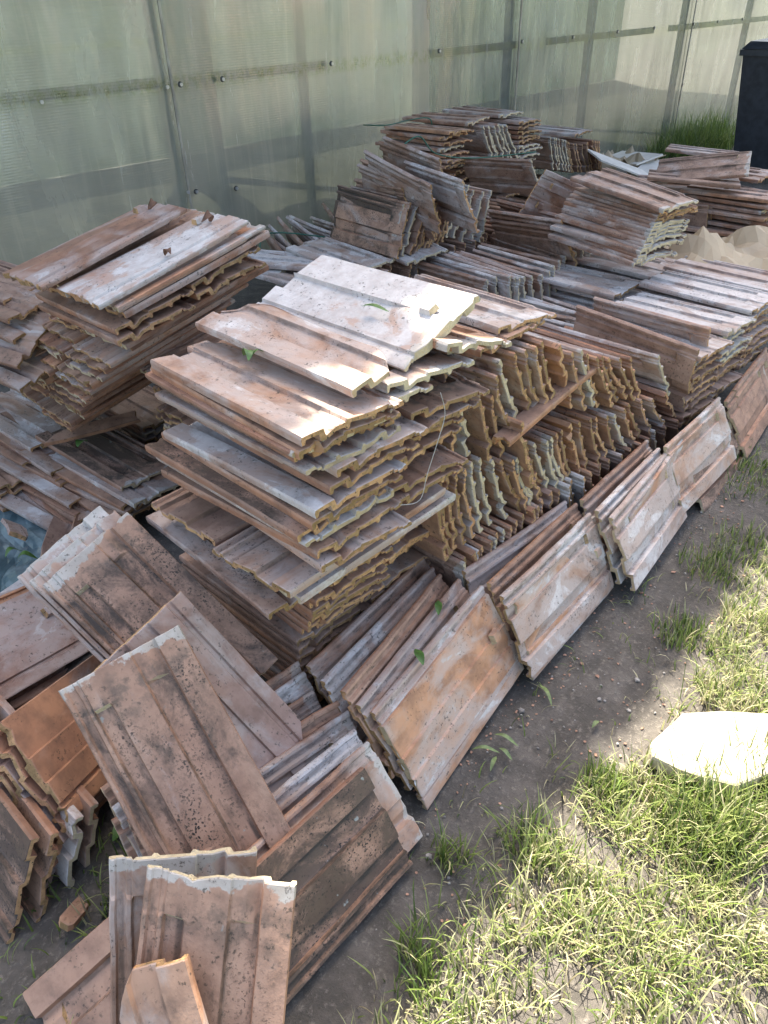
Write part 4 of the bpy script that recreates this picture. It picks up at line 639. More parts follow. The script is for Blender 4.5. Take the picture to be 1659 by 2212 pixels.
('dull pinkish brown tile, fifteenth from the left in the far right upright block',16,'full2',(4.966,2.986,0.364),(0.3513,0.607,-0.616,-0.3587),0.3,0.3,0.7,0.1,1),
('dull pinkish brown tile, sixteenth from the left in the far right upright block',16,'full3',(4.987,2.987,0.363),(0.3496,0.5998,-0.615,-0.3738),0.3,0.3,0.7,0.1,1),
('dull pinkish brown tile, seventeenth from the left in the far right upright block',16,'full4',(4.994,2.992,0.354),(0.3777,0.6006,-0.5956,-0.3767),0.3,0.3,0.7,0.1,1),
('dull pinkish brown tile, eighteenth from the left in the far right upright block',16,'full5',(5.019,2.991,0.346),(0.3821,0.5822,-0.6038,-0.3878),0.3,0.3,0.7,0.1,1),
('pink chalky tile lying flat on the far right upright block',16,'full4',(4.759,2.99,0.514),(0.7069,0.0185,-0.0185,-0.7069),0.65,0.1,0.9,0.2,0),
('',16,'full4',(3.275,2.914,0.53),(0.7071,0.0,0.0,-0.7071),0.15,0.5,0.2,0.05,1),
('',16,'full4',(3.603,3.012,0.5),(0.7071,0.0,0.0,-0.7071),0.3,0.5,0.82,1,1),
('',16,'full4',(3.945,2.948,0.4),(0.7071,0.0,0.0,-0.7071),0.3,0.5,0.01,0.05,1),
('',16,'full4',(4.527,3.05,0.26),(0.7071,0.0,0.0,-0.7071),0.2,0.5,0.27,0.05,1),
('',16,'full0',(2.888,2.792,0.42),(0.7071,0.0,0.0,-0.7071),0.15,0.1,0.61,0.05,1),
('',16,'full3',(3.264,2.911,0.49),(0.7071,0.0,0.0,-0.7071),0.2,0.1,0.52,0.05,1),
('',16,'full3',(3.616,3.027,0.46),(0.7071,0.0,0.0,-0.7071),0.2,0.3,0.14,0.05,1),
('',16,'full4',(3.962,2.951,0.36),(0.7071,0.0,0.0,-0.7071),0.05,0.5,0.27,0.05,1),
('',16,'full3',(4.513,3.068,0.22),(0.7071,0.0,0.0,-0.7071),0.05,0.1,0.41,0.05,1),
('',16,'full4',(2.882,2.806,0.38),(0.7071,0.0,0.0,-0.7071),0.15,0.5,0.85,0.05,1),
('',16,'full3',(3.262,2.894,0.45),(0.7071,0.0,0.0,-0.7071),0.5,0.5,0.29,0.05,1),
('',16,'full4',(3.596,3.011,0.42),(0.7071,0.0,0.0,-0.7071),0.3,0.3,0.01,0.05,1),
('',16,'full2',(3.984,2.955,0.32),(0.7071,0.0,0.0,-0.7071),0.15,0.3,0.8,0.05,1),
('',16,'full2',(4.498,3.049,0.18),(0.7071,0.0,0.0,-0.7071),0.2,0.2,0.96,0.05,1),
('',16,'full0',(2.901,2.826,0.34),(0.7071,0.0,0.0,-0.7071),0.05,0.1,0.26,0.05,1),
('',16,'full2',(3.243,2.912,0.41),(0.7071,0.0,0.0,-0.7071),0.4,0.5,0.52,0.05,1),
('',16,'full2',(3.616,3.006,0.38),(0.7071,0.0,0.0,-0.7071),0.05,0.3,0.45,1,1),
('',16,'full3',(3.929,2.949,0.28),(0.7071,0.0,0.0,-0.7071),0.2,0.5,0.65,0.05,1),
('',16,'full3',(4.484,3.047,0.14),(0.7071,0.0,0.0,-0.7071),0.3,0.5,0.44,0.05,1),
('',16,'full4',(2.935,2.804,0.3),(0.7071,0.0,0.0,-0.7071),0.5,0.1,0.17,0.05,1),
('',16,'full4',(3.284,2.923,0.37),(0.7071,0.0,0.0,-0.7071),0.15,0.1,0.66,0.05,1),
('',16,'full4',(3.596,3.027,0.34),(0.7071,0.0,0.0,-0.7071),0.3,0.2,0.52,0.05,1),
('',16,'full3',(3.938,2.976,0.24),(0.7071,0.0,0.0,-0.7071),0.15,0.1,0.63,0.05,1),
('',16,'full5',(4.496,3.08,0.1),(0.7071,0.0,0.0,-0.7071),0.5,0.1,0.69,1,1),
('',16,'full4',(2.875,2.818,0.26),(0.7071,0.0,0.0,-0.7071),0.05,0.3,0.4,0.05,1),
('',16,'full1',(3.226,2.891,0.33),(0.7071,0.0,0.0,-0.7071),0.3,0.3,0.87,0.05,1),
('',16,'full1',(3.606,2.996,0.3),(0.7071,0.0,0.0,-0.7071),0.3,0.1,0.15,0.05,1),
('',16,'full0',(3.956,2.941,0.2),(0.7071,0.0,0.0,-0.7071),0.15,0.5,0.82,0.05,1),
('',16,'full0',(4.523,3.042,0.06),(0.7071,0.0,0.0,-0.7071),0.5,0.3,0.14,0.05,1),
('',16,'full5',(2.892,2.791,0.22),(0.7071,0.0,0.0,-0.7071),0.05,0.1,0.35,0.05,1),
('',16,'full3',(3.248,2.892,0.29),(0.7071,0.0,0.0,-0.7071),0.4,0.1,0.44,0.05,1),
('',16,'full4',(3.59,2.992,0.26),(0.7071,0.0,0.0,-0.7071),0.15,0.3,0.01,0.05,1),
('',16,'full2',(3.952,2.957,0.16),(0.7071,0.0,0.0,-0.7071),0.3,0.1,0.24,0.05,1),
('',16,'full2',(4.518,3.049,0.02),(0.7071,0.0,0.0,-0.7071),0.3,0.5,0.02,0.05,1),
('',16,'full3',(2.88,2.797,0.18),(0.7071,0.0,0.0,-0.7071),0.15,0.1,0.97,0.05,1),
('',16,'full4',(3.259,2.895,0.25),(0.7071,0.0,0.0,-0.7071),0.3,0.3,0.4,1,1),
('',16,'full2',(3.582,3.023,0.22),(0.7071,0.0,0.0,-0.7071),0.4,0.2,0.39,0.05,1),
('',16,'full2',(3.946,2.957,0.12),(0.7071,0.0,0.0,-0.7071),0.5,0.1,0.34,0.05,1),
('',16,'full2',(4.517,3.044,0.02),(0.7071,0.0,0.0,-0.7071),0.4,0.2,0.55,0.05,1),
('',16,'full2',(2.923,2.8,0.14),(0.7071,0.0,0.0,-0.7071),0.2,0.2,0.72,0.05,1),
('',16,'full3',(3.283,2.898,0.21),(0.7071,0.0,0.0,-0.7071),0.4,0.2,0.23,0.05,1),
('',16,'full2',(3.583,3.018,0.18),(0.7071,0.0,0.0,-0.7071),0.4,0.5,0.59,0.05,1),
('',16,'full1',(3.94,2.964,0.08),(0.7071,0.0,0.0,-0.7071),0.15,0.1,0.68,0.05,1),
('',16,'full3',(4.526,3.069,0.02),(0.7071,0.0,0.0,-0.7071),0.05,0.2,0.31,0.05,1),
('',16,'full1',(2.88,2.797,0.1),(0.7071,0.0,0.0,-0.7071),0.2,0.2,0.66,0.05,1),
('',16,'full4',(3.259,2.905,0.17),(0.7071,0.0,0.0,-0.7071),0.2,0.2,0.07,0.05,1),
('',16,'full5',(3.589,2.995,0.14),(0.7071,0.0,0.0,-0.7071),0.3,0.3,0.36,0.05,1),
('',16,'full5',(3.953,2.965,0.04),(0.7071,0.0,0.0,-0.7071),0.15,0.3,0.18,0.05,1),
('',16,'full3',(4.523,3.068,0.02),(0.7071,0.0,0.0,-0.7071),0.05,0.5,0.25,0.05,1),
('',16,'full1',(2.896,2.815,0.06),(0.7071,0.0,0.0,-0.7071),0.2,0.1,0.27,0.05,1),
('',16,'full3',(3.238,2.917,0.13),(0.7071,0.0,0.0,-0.7071),0.05,0.2,0.43,0.05,1),
('',16,'full4',(3.584,3.019,0.1),(0.7071,0.0,0.0,-0.7071),0.2,0.2,0.56,0.05,1),
('',16,'full3',(3.955,2.961,0.02),(0.7071,0.0,0.0,-0.7071),0.5,0.3,0.94,0.05,1),
('',16,'full0',(4.521,3.066,0.02),(0.7071,0.0,0.0,-0.7071),0.4,0.1,0.97,0.05,1),
('',16,'full2',(2.877,2.803,0.02),(0.7071,0.0,0.0,-0.7071),0.5,0.1,0.42,0.05,1),
('',16,'full1',(3.285,2.915,0.09),(0.7071,0.0,0.0,-0.7071),0.2,0.1,0.35,0.05,1),
('',16,'full4',(3.602,3.004,0.06),(0.7071,0.0,0.0,-0.7071),0.5,0.5,0.51,0.05,1),
('',16,'full1',(3.937,2.967,0.02),(0.7071,0.0,0.0,-0.7071),0.3,0.2,0.04,0.05,1),
('',16,'full4',(4.523,3.05,0.02),(0.7071,0.0,0.0,-0.7071),0.15,0.2,0.54,0.05,1),
('',16,'full3',(2.879,2.804,0.02),(0.7071,0.0,0.0,-0.7071),0.05,0.2,0.64,0.05,1),
('',16,'full3',(3.266,2.909,0.05),(0.7071,0.0,0.0,-0.7071),0.15,0.2,0.01,0.05,1),
('',16,'full5',(3.583,3.016,0.02),(0.7071,0.0,0.0,-0.7071),0.2,0.2,0.88,0.05,1),
('',16,'full0',(3.959,2.953,0.02),(0.7071,0.0,0.0,-0.7071),0.4,0.5,0.76,0.05,1),
('',16,'full3',(4.515,3.064,0.02),(0.7071,0.0,0.0,-0.7071),0.3,0.2,0.11,0.05,1),
('',16,'full0',(2.897,2.798,0.02),(0.7071,0.0,0.0,-0.7071),0.2,0.3,0.2,0.05,1),
('',16,'full2',(3.252,2.894,0.02),(0.7071,0.0,0.0,-0.7071),0.3,0.5,0.57,0.05,1),
('',16,'full3',(3.608,2.992,0.02),(0.7071,0.0,0.0,-0.7071),0.3,0.1,0.75,0.05,1),
('',16,'full5',(3.969,2.951,0.02),(0.7071,0.0,0.0,-0.7071),0.3,0.5,0.49,0.05,1),
('',16,'full0',(4.494,3.054,0.02),(0.7071,0.0,0.0,-0.7071),0.5,0.3,0.63,0.05,1),
('',16,'full1',(2.914,2.8,0.02),(0.7071,0.0,0.0,-0.7071),0.05,0.2,0.75,1,1),
('long grey mottled tile on top of the middle right flat stack',17,'full5',(2.758,1.382,0.675),(0.6509,0.0627,0.021,-0.7563),0.35,0.55,0.7,0.9,0),
('brownish orange tile, first below the mottled top of the middle right stack',17,'full0',(2.813,1.398,0.628),(0.6154,-0.0015,0.0303,-0.7876),0.4,0.3,0.6,0.2,0),
('brownish orange tile, second below the mottled top of the middle right stack',17,'full1',(2.805,1.397,0.63),(0.6126,0.0336,-0.0148,-0.7895),0.4,0.3,0.6,0.2,0),
('brownish orange tile, third below the mottled top of the middle right stack',17,'full2',(2.791,1.401,0.618),(0.6235,0.0309,-0.0107,-0.7811),0.4,0.3,0.6,0.2,0),
('brownish orange tile, fourth below the mottled top of the middle right stack',17,'full3',(2.777,1.406,0.596),(0.6349,-0.0041,0.0325,-0.7719),0.4,0.3,0.6,1,0),
('chalk-streaked pinkish tile, fifth below the mottled top of the middle right stack',17,'full4',(2.767,1.407,0.589),(0.6374,0.005,0.0213,-0.7702),0.5,0.3,0.6,1,0),
('chalk-streaked pinkish tile, sixth below the mottled top of the middle right stack',17,'full5',(2.762,1.404,0.579),(0.6305,0.0082,0.0175,-0.776),0.5,0.3,0.6,1,0),
('chalk-streaked pinkish tile, seventh below the mottled top of the middle right stack',17,'full0',(2.752,1.405,0.568),(0.6325,0.0072,0.0188,-0.7743),0.5,0.3,0.6,1,0),
('chalk-streaked pinkish tile, eighth below the mottled top of the middle right stack',17,'full1',(2.756,1.394,0.554),(0.604,-0.0014,0.0308,-0.7964),0.5,0.3,0.6,1,0),
('chalk-streaked pinkish tile, ninth below the mottled top of the middle right stack',17,'full2',(2.725,1.411,0.554),(0.6502,0.0286,-0.0065,-0.7592),0.5,0.3,0.6,1,0),
('chalk-streaked pinkish tile, tenth below the mottled top of the middle right stack',17,'full3',(2.737,1.395,0.532),(0.6056,-0.0048,0.0351,-0.795),0.5,0.3,0.6,1,1),
('chalk-streaked pinkish tile, eleventh below the mottled top of the middle right stack',17,'full4',(2.733,1.39,0.533),(0.5948,0.0266,-0.0066,-0.8034),0.5,0.3,0.6,1,0),
('chalk-streaked pinkish tile, twelfth below the mottled top of the middle right stack',17,'full5',(2.698,1.411,0.525),(0.6499,0.0359,-0.0151,-0.759),0.5,0.3,0.6,1,0),
('chalk-streaked pinkish tile, thirteenth below the mottled top of the middle right stack',17,'full0',(2.706,1.399,0.5),(0.6159,-0.0056,0.0355,-0.787),0.5,0.3,0.6,1,0),
('chalk-streaked pinkish tile, fourteenth below the mottled top of the middle right stack',17,'full1',(2.703,1.393,0.495),(0.6029,0.0107,0.0148,-0.7976),0.5,0.3,0.6,1,0),
('chalk-streaked pinkish tile, fifteenth below the mottled top of the middle right stack',17,'full2',(2.677,1.407,0.493),(0.6372,0.0355,-0.0155,-0.7697),0.5,0.3,0.6,1,0),
('grey mottled tile lying face up on top of the right rear stack',18,'full3',(3.921,1.622,0.554),(0.8048,0.1169,-0.1705,-0.5564),0.3,0.6,0.8,0.9,0),
('pale tile under the back of the mottled one on the right rear stack',18,'full1',(4.405,1.809,0.542),(0.8142,0.0184,0.024,-0.5798),0.5,0.3,0.8,0.4,0),
('brownish orange tile, first below the mottled top of the right rear stack',18,'full0',(3.862,1.632,0.513),(0.8429,0.0231,0.0163,-0.5373),0.3,0.4,0.6,0.1,0),
('brownish orange tile, second below the mottled top of the right rear stack',18,'full1',(4.232,1.633,0.491),(0.7186,0.0323,0.0052,-0.6947),0.3,0.4,0.6,0.1,0),
('chalk-streaked pinkish tile, third below the mottled top of the right rear stack',18,'full2',(4.467,1.708,0.462),(0.7659,0.0123,0.0239,-0.6424),0.5,0.4,0.6,0.1,1),
('chalk-streaked pinkish tile, fourth below the mottled top of the right rear stack',18,'full3',(3.997,1.747,0.45),(0.864,0.0565,-0.0024,-0.5003),0.5,0.4,0.6,0.6,0),
('chalk-streaked pinkish tile, fifth below the mottled top of the right rear stack',18,'full4',(4.298,1.67,0.408),(0.7071,-0.0044,0.0414,-0.7059),0.5,0.4,0.6,0.1,1),
('chalk-streaked pinkish tile, sixth below the mottled top of the right rear stack',18,'full5',(4.228,1.697,0.381),(0.7929,-0.0229,0.0506,-0.6068),0.5,0.4,0.6,0.1,1),
('brownish orange tile, seventh below the mottled top of the right rear stack',18,'full0',(4.362,1.66,0.362),(0.766,-0.0006,0.0346,-0.6419),0.3,0.4,0.6,0.6,1),
('dull pinkish brown tile, first upright below the right rear stack',19,'full0',(3.851,1.722,0.315),(0.4126,0.5775,-0.5809,-0.3985),0.1,0.4,0.8,0.1,0),
('dull pinkish brown tile, second upright below the right rear stack',19,'full1',(3.917,1.728,0.303),(0.3843,0.5966,-0.5971,-0.374),0.1,0.4,0.8,0.1,1),
('dull pinkish brown tile, third upright below the right rear stack',19,'full2',(3.981,1.729,0.291),(0.3849,0.6087,-0.5866,-0.3704),0.1,0.4,0.8,0.1,1),
('dull pinkish brown tile, fourth upright below the right rear stack',19,'full3',(4.068,1.732,0.269),(0.438,0.5621,-0.5516,-0.4335),0.1,0.4,0.8,0.1,1),
('dull pinkish brown tile, fifth upright below the right rear stack',19,'full4',(4.138,1.735,0.247),(0.4752,0.5458,-0.5173,-0.4569),0.4,0.4,0.8,1,1),
('dull pinkish brown tile, sixth upright below the right rear stack',19,'full5',(4.204,1.728,0.225),(0.462,0.548,-0.536,-0.446),0.4,0.4,0.8,1,1),
('dull pinkish brown tile, seventh upright below the right rear stack',19,'full0',(4.274,1.73,0.199),(0.454,0.5613,-0.5443,-0.4273),0.4,0.4,0.8,1,1),
('dull pinkish brown tile, eighth upright below the right rear stack',19,'full1',(4.366,1.733,0.171),(0.4369,0.5628,-0.5557,-0.4285),0.4,0.4,0.8,1,1),
('dull pinkish brown tile, ninth upright below the right rear stack',19,'full2',(4.443,1.727,0.152),(0.3974,0.5935,-0.5806,-0.3908),0.4,0.4,0.8,1,1),
('dull pinkish brown tile, tenth upright below the right rear stack',19,'full3',(4.519,1.738,0.134),(0.3581,0.6172,-0.6096,-0.3452),0.4,0.4,0.8,1,1),
('dull pinkish brown tile, eleventh upright below the right rear stack',19,'full4',(4.582,1.733,0.087),(0.3583,0.6167,-0.6085,-0.3478),0.4,0.4,0.8,1,1),
('dull pinkish brown tile, twelfth upright below the right rear stack',19,'full5',(4.64,1.729,0.031),(0.3953,0.602,-0.5831,-0.376),0.4,0.4,0.8,1,1),
('orange tile, first layer of the flat stack cut by the right edge',20,'full0',(3.966,1.478,0.453),(0.7291,0.0091,-0.0086,-0.6843),0.35,0.3,0.2,0.3,0),
('brownish orange tile, second layer of the flat stack cut by the right edge',20,'full1',(3.982,1.44,0.424),(0.695,0.0004,-0.0004,-0.719),0.35,0.3,0.4,0.1,0),
('brownish orange tile, third layer of the flat stack cut by the right edge',20,'full2',(3.979,1.49,0.405),(0.7069,0.0227,-0.0227,-0.7066),0.35,0.3,0.6,1,0),
('orange tile, fourth layer of the flat stack cut by the right edge',20,'full3',(3.952,1.467,0.373),(0.7131,0.0022,-0.0022,-0.7011),0.35,0.3,0.2,0.3,0),
('brownish orange tile, fifth layer of the flat stack cut by the right edge',20,'full4',(3.994,1.442,0.34),(0.6919,-0.0197,0.0205,-0.7215),0.35,0.3,0.4,0.1,1),
('brownish orange tile, sixth layer of the flat stack cut by the right edge',20,'full5',(3.964,1.463,0.313),(0.6846,-0.0216,0.023,-0.7282),0.35,0.3,0.6,1,1),
('orange tile, seventh layer of the flat stack cut by the right edge',20,'full0',(3.908,1.488,0.293),(0.739,-0.0021,0.0019,-0.6737),0.35,0.3,0.2,0.3,1),
('brownish orange tile, eighth layer of the flat stack cut by the right edge',20,'full1',(3.917,1.451,0.262),(0.7342,-0.0211,0.0195,-0.6783),0.35,0.3,0.4,0.1,1),
('brownish orange tile, ninth layer of the flat stack cut by the right edge',20,'full2',(4.017,1.428,0.245),(0.6549,0.0104,-0.012,-0.7556),0.35,0.3,0.6,1,1),
('orange tile, tenth layer of the flat stack cut by the right edge',20,'full3',(3.933,1.466,0.221),(0.728,0.0155,-0.0146,-0.6853),0.35,0.3,0.2,0.3,1),
('chalk-white tile, left in the first layer, right front flat stack',21,'full0',(2.286,0.988,0.367),(0.6823,0.0038,0.0026,-0.7311),0.7,0.2,0.6,0.1,0),
('chalk-white tile, middle in the first layer, right front flat stack',21,'full1',(2.493,1.002,0.373),(0.694,-0.0093,0.0017,-0.7199),0.85,0.1,0.9,0.5,0),
('chalk-white tile, right in the first layer, right front flat stack',21,'full2',(2.725,1.022,0.385),(0.6995,0.0208,-0.0097,-0.7143),0.8,0.1,0.9,0.2,0),
('chalk-white tile, rearmost right in the first layer of the right front flat stack',21,'full2',(2.959,1.045,0.386),(0.7039,0.024,-0.0123,-0.7098),0.7,0.1,0.9,0.2,0),
('chalk-white tile, left in the second layer, right front flat stack',21,'full1',(2.271,1.015,0.342),(0.6941,-0.0034,0.0143,-0.7198),0.65,0.2,0.6,0.1,1),
('chalk-white tile, middle in the second layer, right front flat stack',21,'full2',(2.471,1.025,0.355),(0.7131,0.0105,-0.0144,-0.7008),0.8,0.1,0.9,1,1),
('chalk-white tile, right in the second layer, right front flat stack',21,'full3',(2.72,1.026,0.348),(0.7191,-0.0119,0.0051,-0.6948),0.7,0.1,0.9,0.2,0),
('chalk-white tile, rearmost right in the second layer of the right front flat stack',21,'full3',(2.956,1.039,0.353),(0.7191,-0.0004,0.0007,-0.6949),0.7,0.1,0.9,0.2,1),
('brownish orange tile, left in the third layer, right front flat stack',21,'full2',(2.27,1.009,0.318),(0.673,0.0035,-0.007,-0.7396),0.3,0.2,0.6,0.1,0),
('chalk-white tile, middle in the third layer, right front flat stack',21,'full3',(2.482,1.023,0.327),(0.7178,-0.0043,-0.0005,-0.6963),0.75,0.1,0.9,1,1),
('chalk-white tile, right in the third layer, right front flat stack',21,'full4',(2.724,1.04,0.33),(0.6955,0.0028,0.0006,-0.7185),0.75,0.1,0.9,0.2,1),
('chalk-white tile, rearmost right in the third layer of the right front flat stack',21,'full4',(2.963,1.037,0.335),(0.7007,0.0153,-0.0084,-0.7132),0.7,0.1,0.9,0.2,1),
('brownish orange tile, left in the fourth layer, right front flat stack',21,'full3',(2.28,1.001,0.288),(0.693,-0.0122,0.0017,-0.7209),0.3,0.2,0.6,0.1,0),
('chalk-streaked pinkish tile, middle in the fourth layer, right front flat stack',21,'full4',(2.495,1.001,0.311),(0.6806,0.0166,-0.0114,-0.7324),0.5,0.1,0.9,0.8,0),
('chalk-streaked pinkish tile, right in the fourth layer, right front flat stack',21,'full5',(2.729,1.034,0.306),(0.706,0.0001,0.0087,-0.7082),0.5,0.1,0.9,0.2,1),
('chalk-white tile, rearmost right in the fourth layer of the right front flat stack',21,'full5',(2.963,1.059,0.305),(0.6874,0.0021,-0.0041,-0.7262),0.7,0.1,0.9,0.2,1),
('brownish orange tile, left in the fifth layer, right front flat stack',21,'full4',(2.249,1.018,0.262),(0.7149,-0.0201,0.0098,-0.6988),0.4,0.2,0.6,0.1,1),
('chalk-streaked pinkish tile, middle in the fifth layer, right front flat stack',21,'full5',(2.481,1.005,0.287),(0.6981,0.0157,-0.0061,-0.7158),0.6,0.1,0.9,1,0),
('chalk-streaked pinkish tile, right in the fifth layer, right front flat stack',21,'full0',(2.732,1.023,0.279),(0.7093,-0.0115,0.0202,-0.7045),0.6,0.1,0.9,0.2,1),
('chalk-white tile, rearmost right in the fifth layer of the right front flat stack',21,'full0',(2.99,1.039,0.276),(0.6876,-0.0136,0.0054,-0.7259),0.7,0.1,0.9,0.2,1),
('brownish orange tile, left in the sixth layer, right front flat stack',21,'full5',(2.288,1.01,0.245),(0.6863,0.0036,-0.009,-0.7273),0.3,0.2,0.6,0.1,0),
('dull pinkish brown tile, middle in the sixth layer, right front flat stack',21,'full0',(2.504,1.015,0.258),(0.6948,0.0063,-0.0164,-0.719),0.3,0.1,0.9,0.1,1),
('dull pinkish brown tile, right in the sixth layer, right front flat stack',21,'full1',(2.756,1.011,0.256),(0.6797,0.0011,-0.0112,-0.7334),0.3,0.1,0.9,0.2,1),
('brownish orange tile, left in the seventh layer, right front flat stack',21,'full0',(2.261,1.007,0.219),(0.7082,-0.0021,-0.0085,-0.706),0.3,0.2,0.6,0.1,0),
('dull pinkish brown tile, middle in the seventh layer, right front flat stack',21,'full1',(2.489,1.009,0.234),(0.6821,0.0048,-0.0069,-0.7312),0.3,0.1,0.9,0.1,0),
('dull pinkish brown tile, right in the seventh layer, right front flat stack',21,'full2',(2.755,1.008,0.231),(0.6789,-0.0024,-0.0083,-0.7341),0.3,0.1,0.9,0.2,0),
('brownish orange tile, left in the eighth layer, right front flat stack',21,'full1',(2.267,1.001,0.196),(0.693,0.001,-0.0129,-0.7208),0.3,0.2,0.6,0.1,0),
('dull pinkish brown tile, middle in the eighth layer, right front flat stack',21,'full2',(2.489,1.024,0.207),(0.7114,-0.0099,0.0142,-0.7026),0.3,0.1,0.9,0.1,1),
('dull pinkish brown tile, right in the eighth layer, right front flat stack',21,'full3',(2.737,1.032,0.205),(0.7074,-0.0113,0.0082,-0.7066),0.3,0.1,0.9,0.2,1),
('brownish orange tile, left in the ninth layer, right front flat stack',21,'full2',(2.259,0.992,0.168),(0.6919,-0.0128,0.0035,-0.7219),0.3,0.2,0.6,0.1,1),
('dull pinkish brown tile, middle in the ninth layer, right front flat stack',21,'full3',(2.5,0.99,0.184),(0.6815,-0.0076,0.0195,-0.7315),0.3,0.1,0.9,0.1,1),
('dull pinkish brown tile, right in the ninth layer, right front flat stack',21,'full4',(2.709,1.018,0.187),(0.7103,0.0072,-0.009,-0.7038),0.3,0.1,0.9,0.2,1),
('brownish orange tile, left in the tenth layer, right front flat stack',21,'full3',(2.253,1.002,0.151),(0.7018,-0.0005,0.0125,-0.7123),0.3,0.2,0.6,0.1,1),
('dull pinkish brown tile, middle in the tenth layer, right front flat stack',21,'full4',(2.467,1.006,0.164),(0.7129,0.0053,0.0064,-0.7012),0.3,0.1,0.9,0.1,1),
('dull pinkish brown tile, right in the tenth layer, right front flat stack',21,'full5',(2.745,1.03,0.162),(0.6781,0.0059,-0.0157,-0.7348),0.3,0.1,0.9,0.2,1),
('chalk-white tile, first in the second rank of the right front flat stack',21,'full2',(2.592,1.458,0.374),(0.7016,0.0135,-0.0137,-0.7123),0.75,0.1,0.9,0.2,0),
('chalk-white tile, second in the second rank of the right front flat stack',21,'full3',(2.865,1.454,0.377),(0.688,0.0212,-0.0223,-0.7251),0.75,0.1,0.9,0.2,0),
('chalk-white tile, third in the second rank of the right front flat stack',21,'full4',(3.104,1.446,0.367),(0.6642,-0.0085,0.0096,-0.7474),0.75,0.1,0.9,0.2,1),
('chalk-white tile, fourth in the second rank of the right front flat stack',21,'full5',(2.625,1.452,0.339),(0.6828,-0.004,0.0043,-0.7305),0.75,0.1,0.9,0.2,0),
('chalk-white tile, fifth in the second rank of the right front flat stack',21,'full0',(2.838,1.462,0.335),(0.7152,-0.0171,0.0167,-0.6985),0.75,0.1,0.9,0.2,0),
('smooth pale orange tile leaning foremost beside the bare earth',22,'smooth0',(0.865,0.644,0.1),(0.5275,-0.8453,-0.0802,0.028),0.5,0,0,0.5,0),
('white rimmed tile right behind the smooth pale orange tile',22,'full1',(0.862,0.665,0.119),(0.8541,0.5141,0.0326,0.0711),0.65,0.2,0.3,0.2,0),
('grey mauve tile, third back in the front left leaning group',22,'full2',(0.849,0.703,0.124),(0.852,0.5115,0.0608,0.0932),0.5,0.3,0.4,0.2,0),
('plain orange edged tile, fourth back in the front left leaning group',22,'full3',(0.835,0.74,0.135),(0.8512,0.5084,0.0908,0.0937),0.15,0.2,0.25,0.2,0),
('chalk-blotched tile with a pale end, fifth back in the front left group',22,'full4',(0.839,0.783,0.127),(0.8539,0.5119,0.058,0.0738),0.75,0.3,0.3,0.3,0),
('brown tile with bluish chalk, rearmost of the front left leaning group',22,'full5',(0.854,0.833,0.122),(0.8549,0.5138,0.0362,0.0619),0.45,0.5,0.3,0.1,0),
('smooth cream orange tile leaning foremost in the second group',23,'smooth1',(1.285,0.656,0.098),(0.5655,-0.8233,-0.0294,0.0389),0.6,0,0,0.9,0),
('grey chalky tile second back in the second leaning group',23,'full3',(1.263,0.662,0.12),(0.8385,0.5434,0.0328,0.0249),0.65,0.4,0.6,0.4,0),
('ribbed orange tile third back in the second leaning group',23,'full4',(1.278,0.709,0.121),(0.8384,0.5432,0.036,0.0276),0.2,0.4,0.2,0.4,0),
('pinkish tile rearmost in the second leaning group',23,'full5',(1.263,0.753,0.124),(0.8393,0.5431,0.0172,-0.0167),0.55,0.1,0.9,0.4,0),
('cream tile leaning foremost in the third group',24,'smooth0',(1.771,0.67,0.093),(0.6631,-0.7443,-0.0764,0.0212),0.65,0.05,0.1,0.9,0),
('lilac grey tile second back in the third leaning group',24,'full0',(1.676,0.648,0.121),(0.8372,0.5422,0.0522,0.0478),0.6,0.25,0.9,0.5,0),
('white chalked tile third back in the third leaning group',24,'full1',(1.677,0.681,0.122),(0.8382,0.5428,0.0429,0.0322),0.75,0.25,0.5,0.5,0),
('red brown tile rearmost in the third leaning group',24,'full2',(1.694,0.73,0.122),(0.8384,0.5428,0.0408,0.0269),0.3,0.25,0.5,0.5,0),
('rust brown weathered tile leaning face out past the cream one',25,'full4',(2.195,0.68,0.065),(0.8551,0.5165,0.0456,0.0039),0,0.75,0.5,0.9,0),
('cream orange tile standing behind the rust brown weathered tile',25,'full5',(2.078,0.692,0.128),(0.8387,0.5438,0.0232,0.0174),0.6,0.1,0.1,0.5,0),
('rust brown tile leaning face out, cut by the right edge',25,'full1',(2.553,0.723,0.093),(0.8551,0.5138,0.0359,0.0598),0,0.5,0.4,0.5,0),
('upright tile behind the one cut by the right edge',25,'full2',(2.643,0.739,0.096),(0.8366,0.5433,0.038,0.0585),0.3,0.2,0.2,0.5,0),
('brownish orange tile, first from back in the short group beside the pale orange tile',26,'full0',(0.431,0.851,0.106),(0.8477,0.5297,-0.0161,-0.0257),0.4,0.3,0.3,0.5,0),
('chalk-white tile, second from back in the short group beside the pale orange tile',26,'full1',(0.428,0.82,0.096),(0.848,0.5299,-0.0043,-0.0069),0.7,0.3,0.3,0.5,0),
('brownish orange tile, third from back in the short group beside the pale orange tile',26,'full2',(0.415,0.799,0.076),(0.8472,0.5294,-0.0231,-0.0369),0.3,0.3,0.3,0.5,0),
('brownish orange tile, fourth from back in the short group beside the pale orange tile',26,'full3',(0.425,0.756,0.086),(0.845,0.528,-0.0451,-0.0722),0.25,0.3,0.3,0.5,0),
('chalk-streaked orange tile, fifth from back in the short group beside the pale orange tile',26,'full4',(0.427,0.714,0.076),(0.8472,0.5294,-0.024,-0.0384),0.6,0.3,0.3,0.5,0),
('chalk-white tile, sixth from back in the short group beside the pale orange tile',26,'full5',(0.363,0.688,0.026),(0.8463,0.5288,-0.0341,-0.0546),0.65,0.3,0.3,0.5,1),
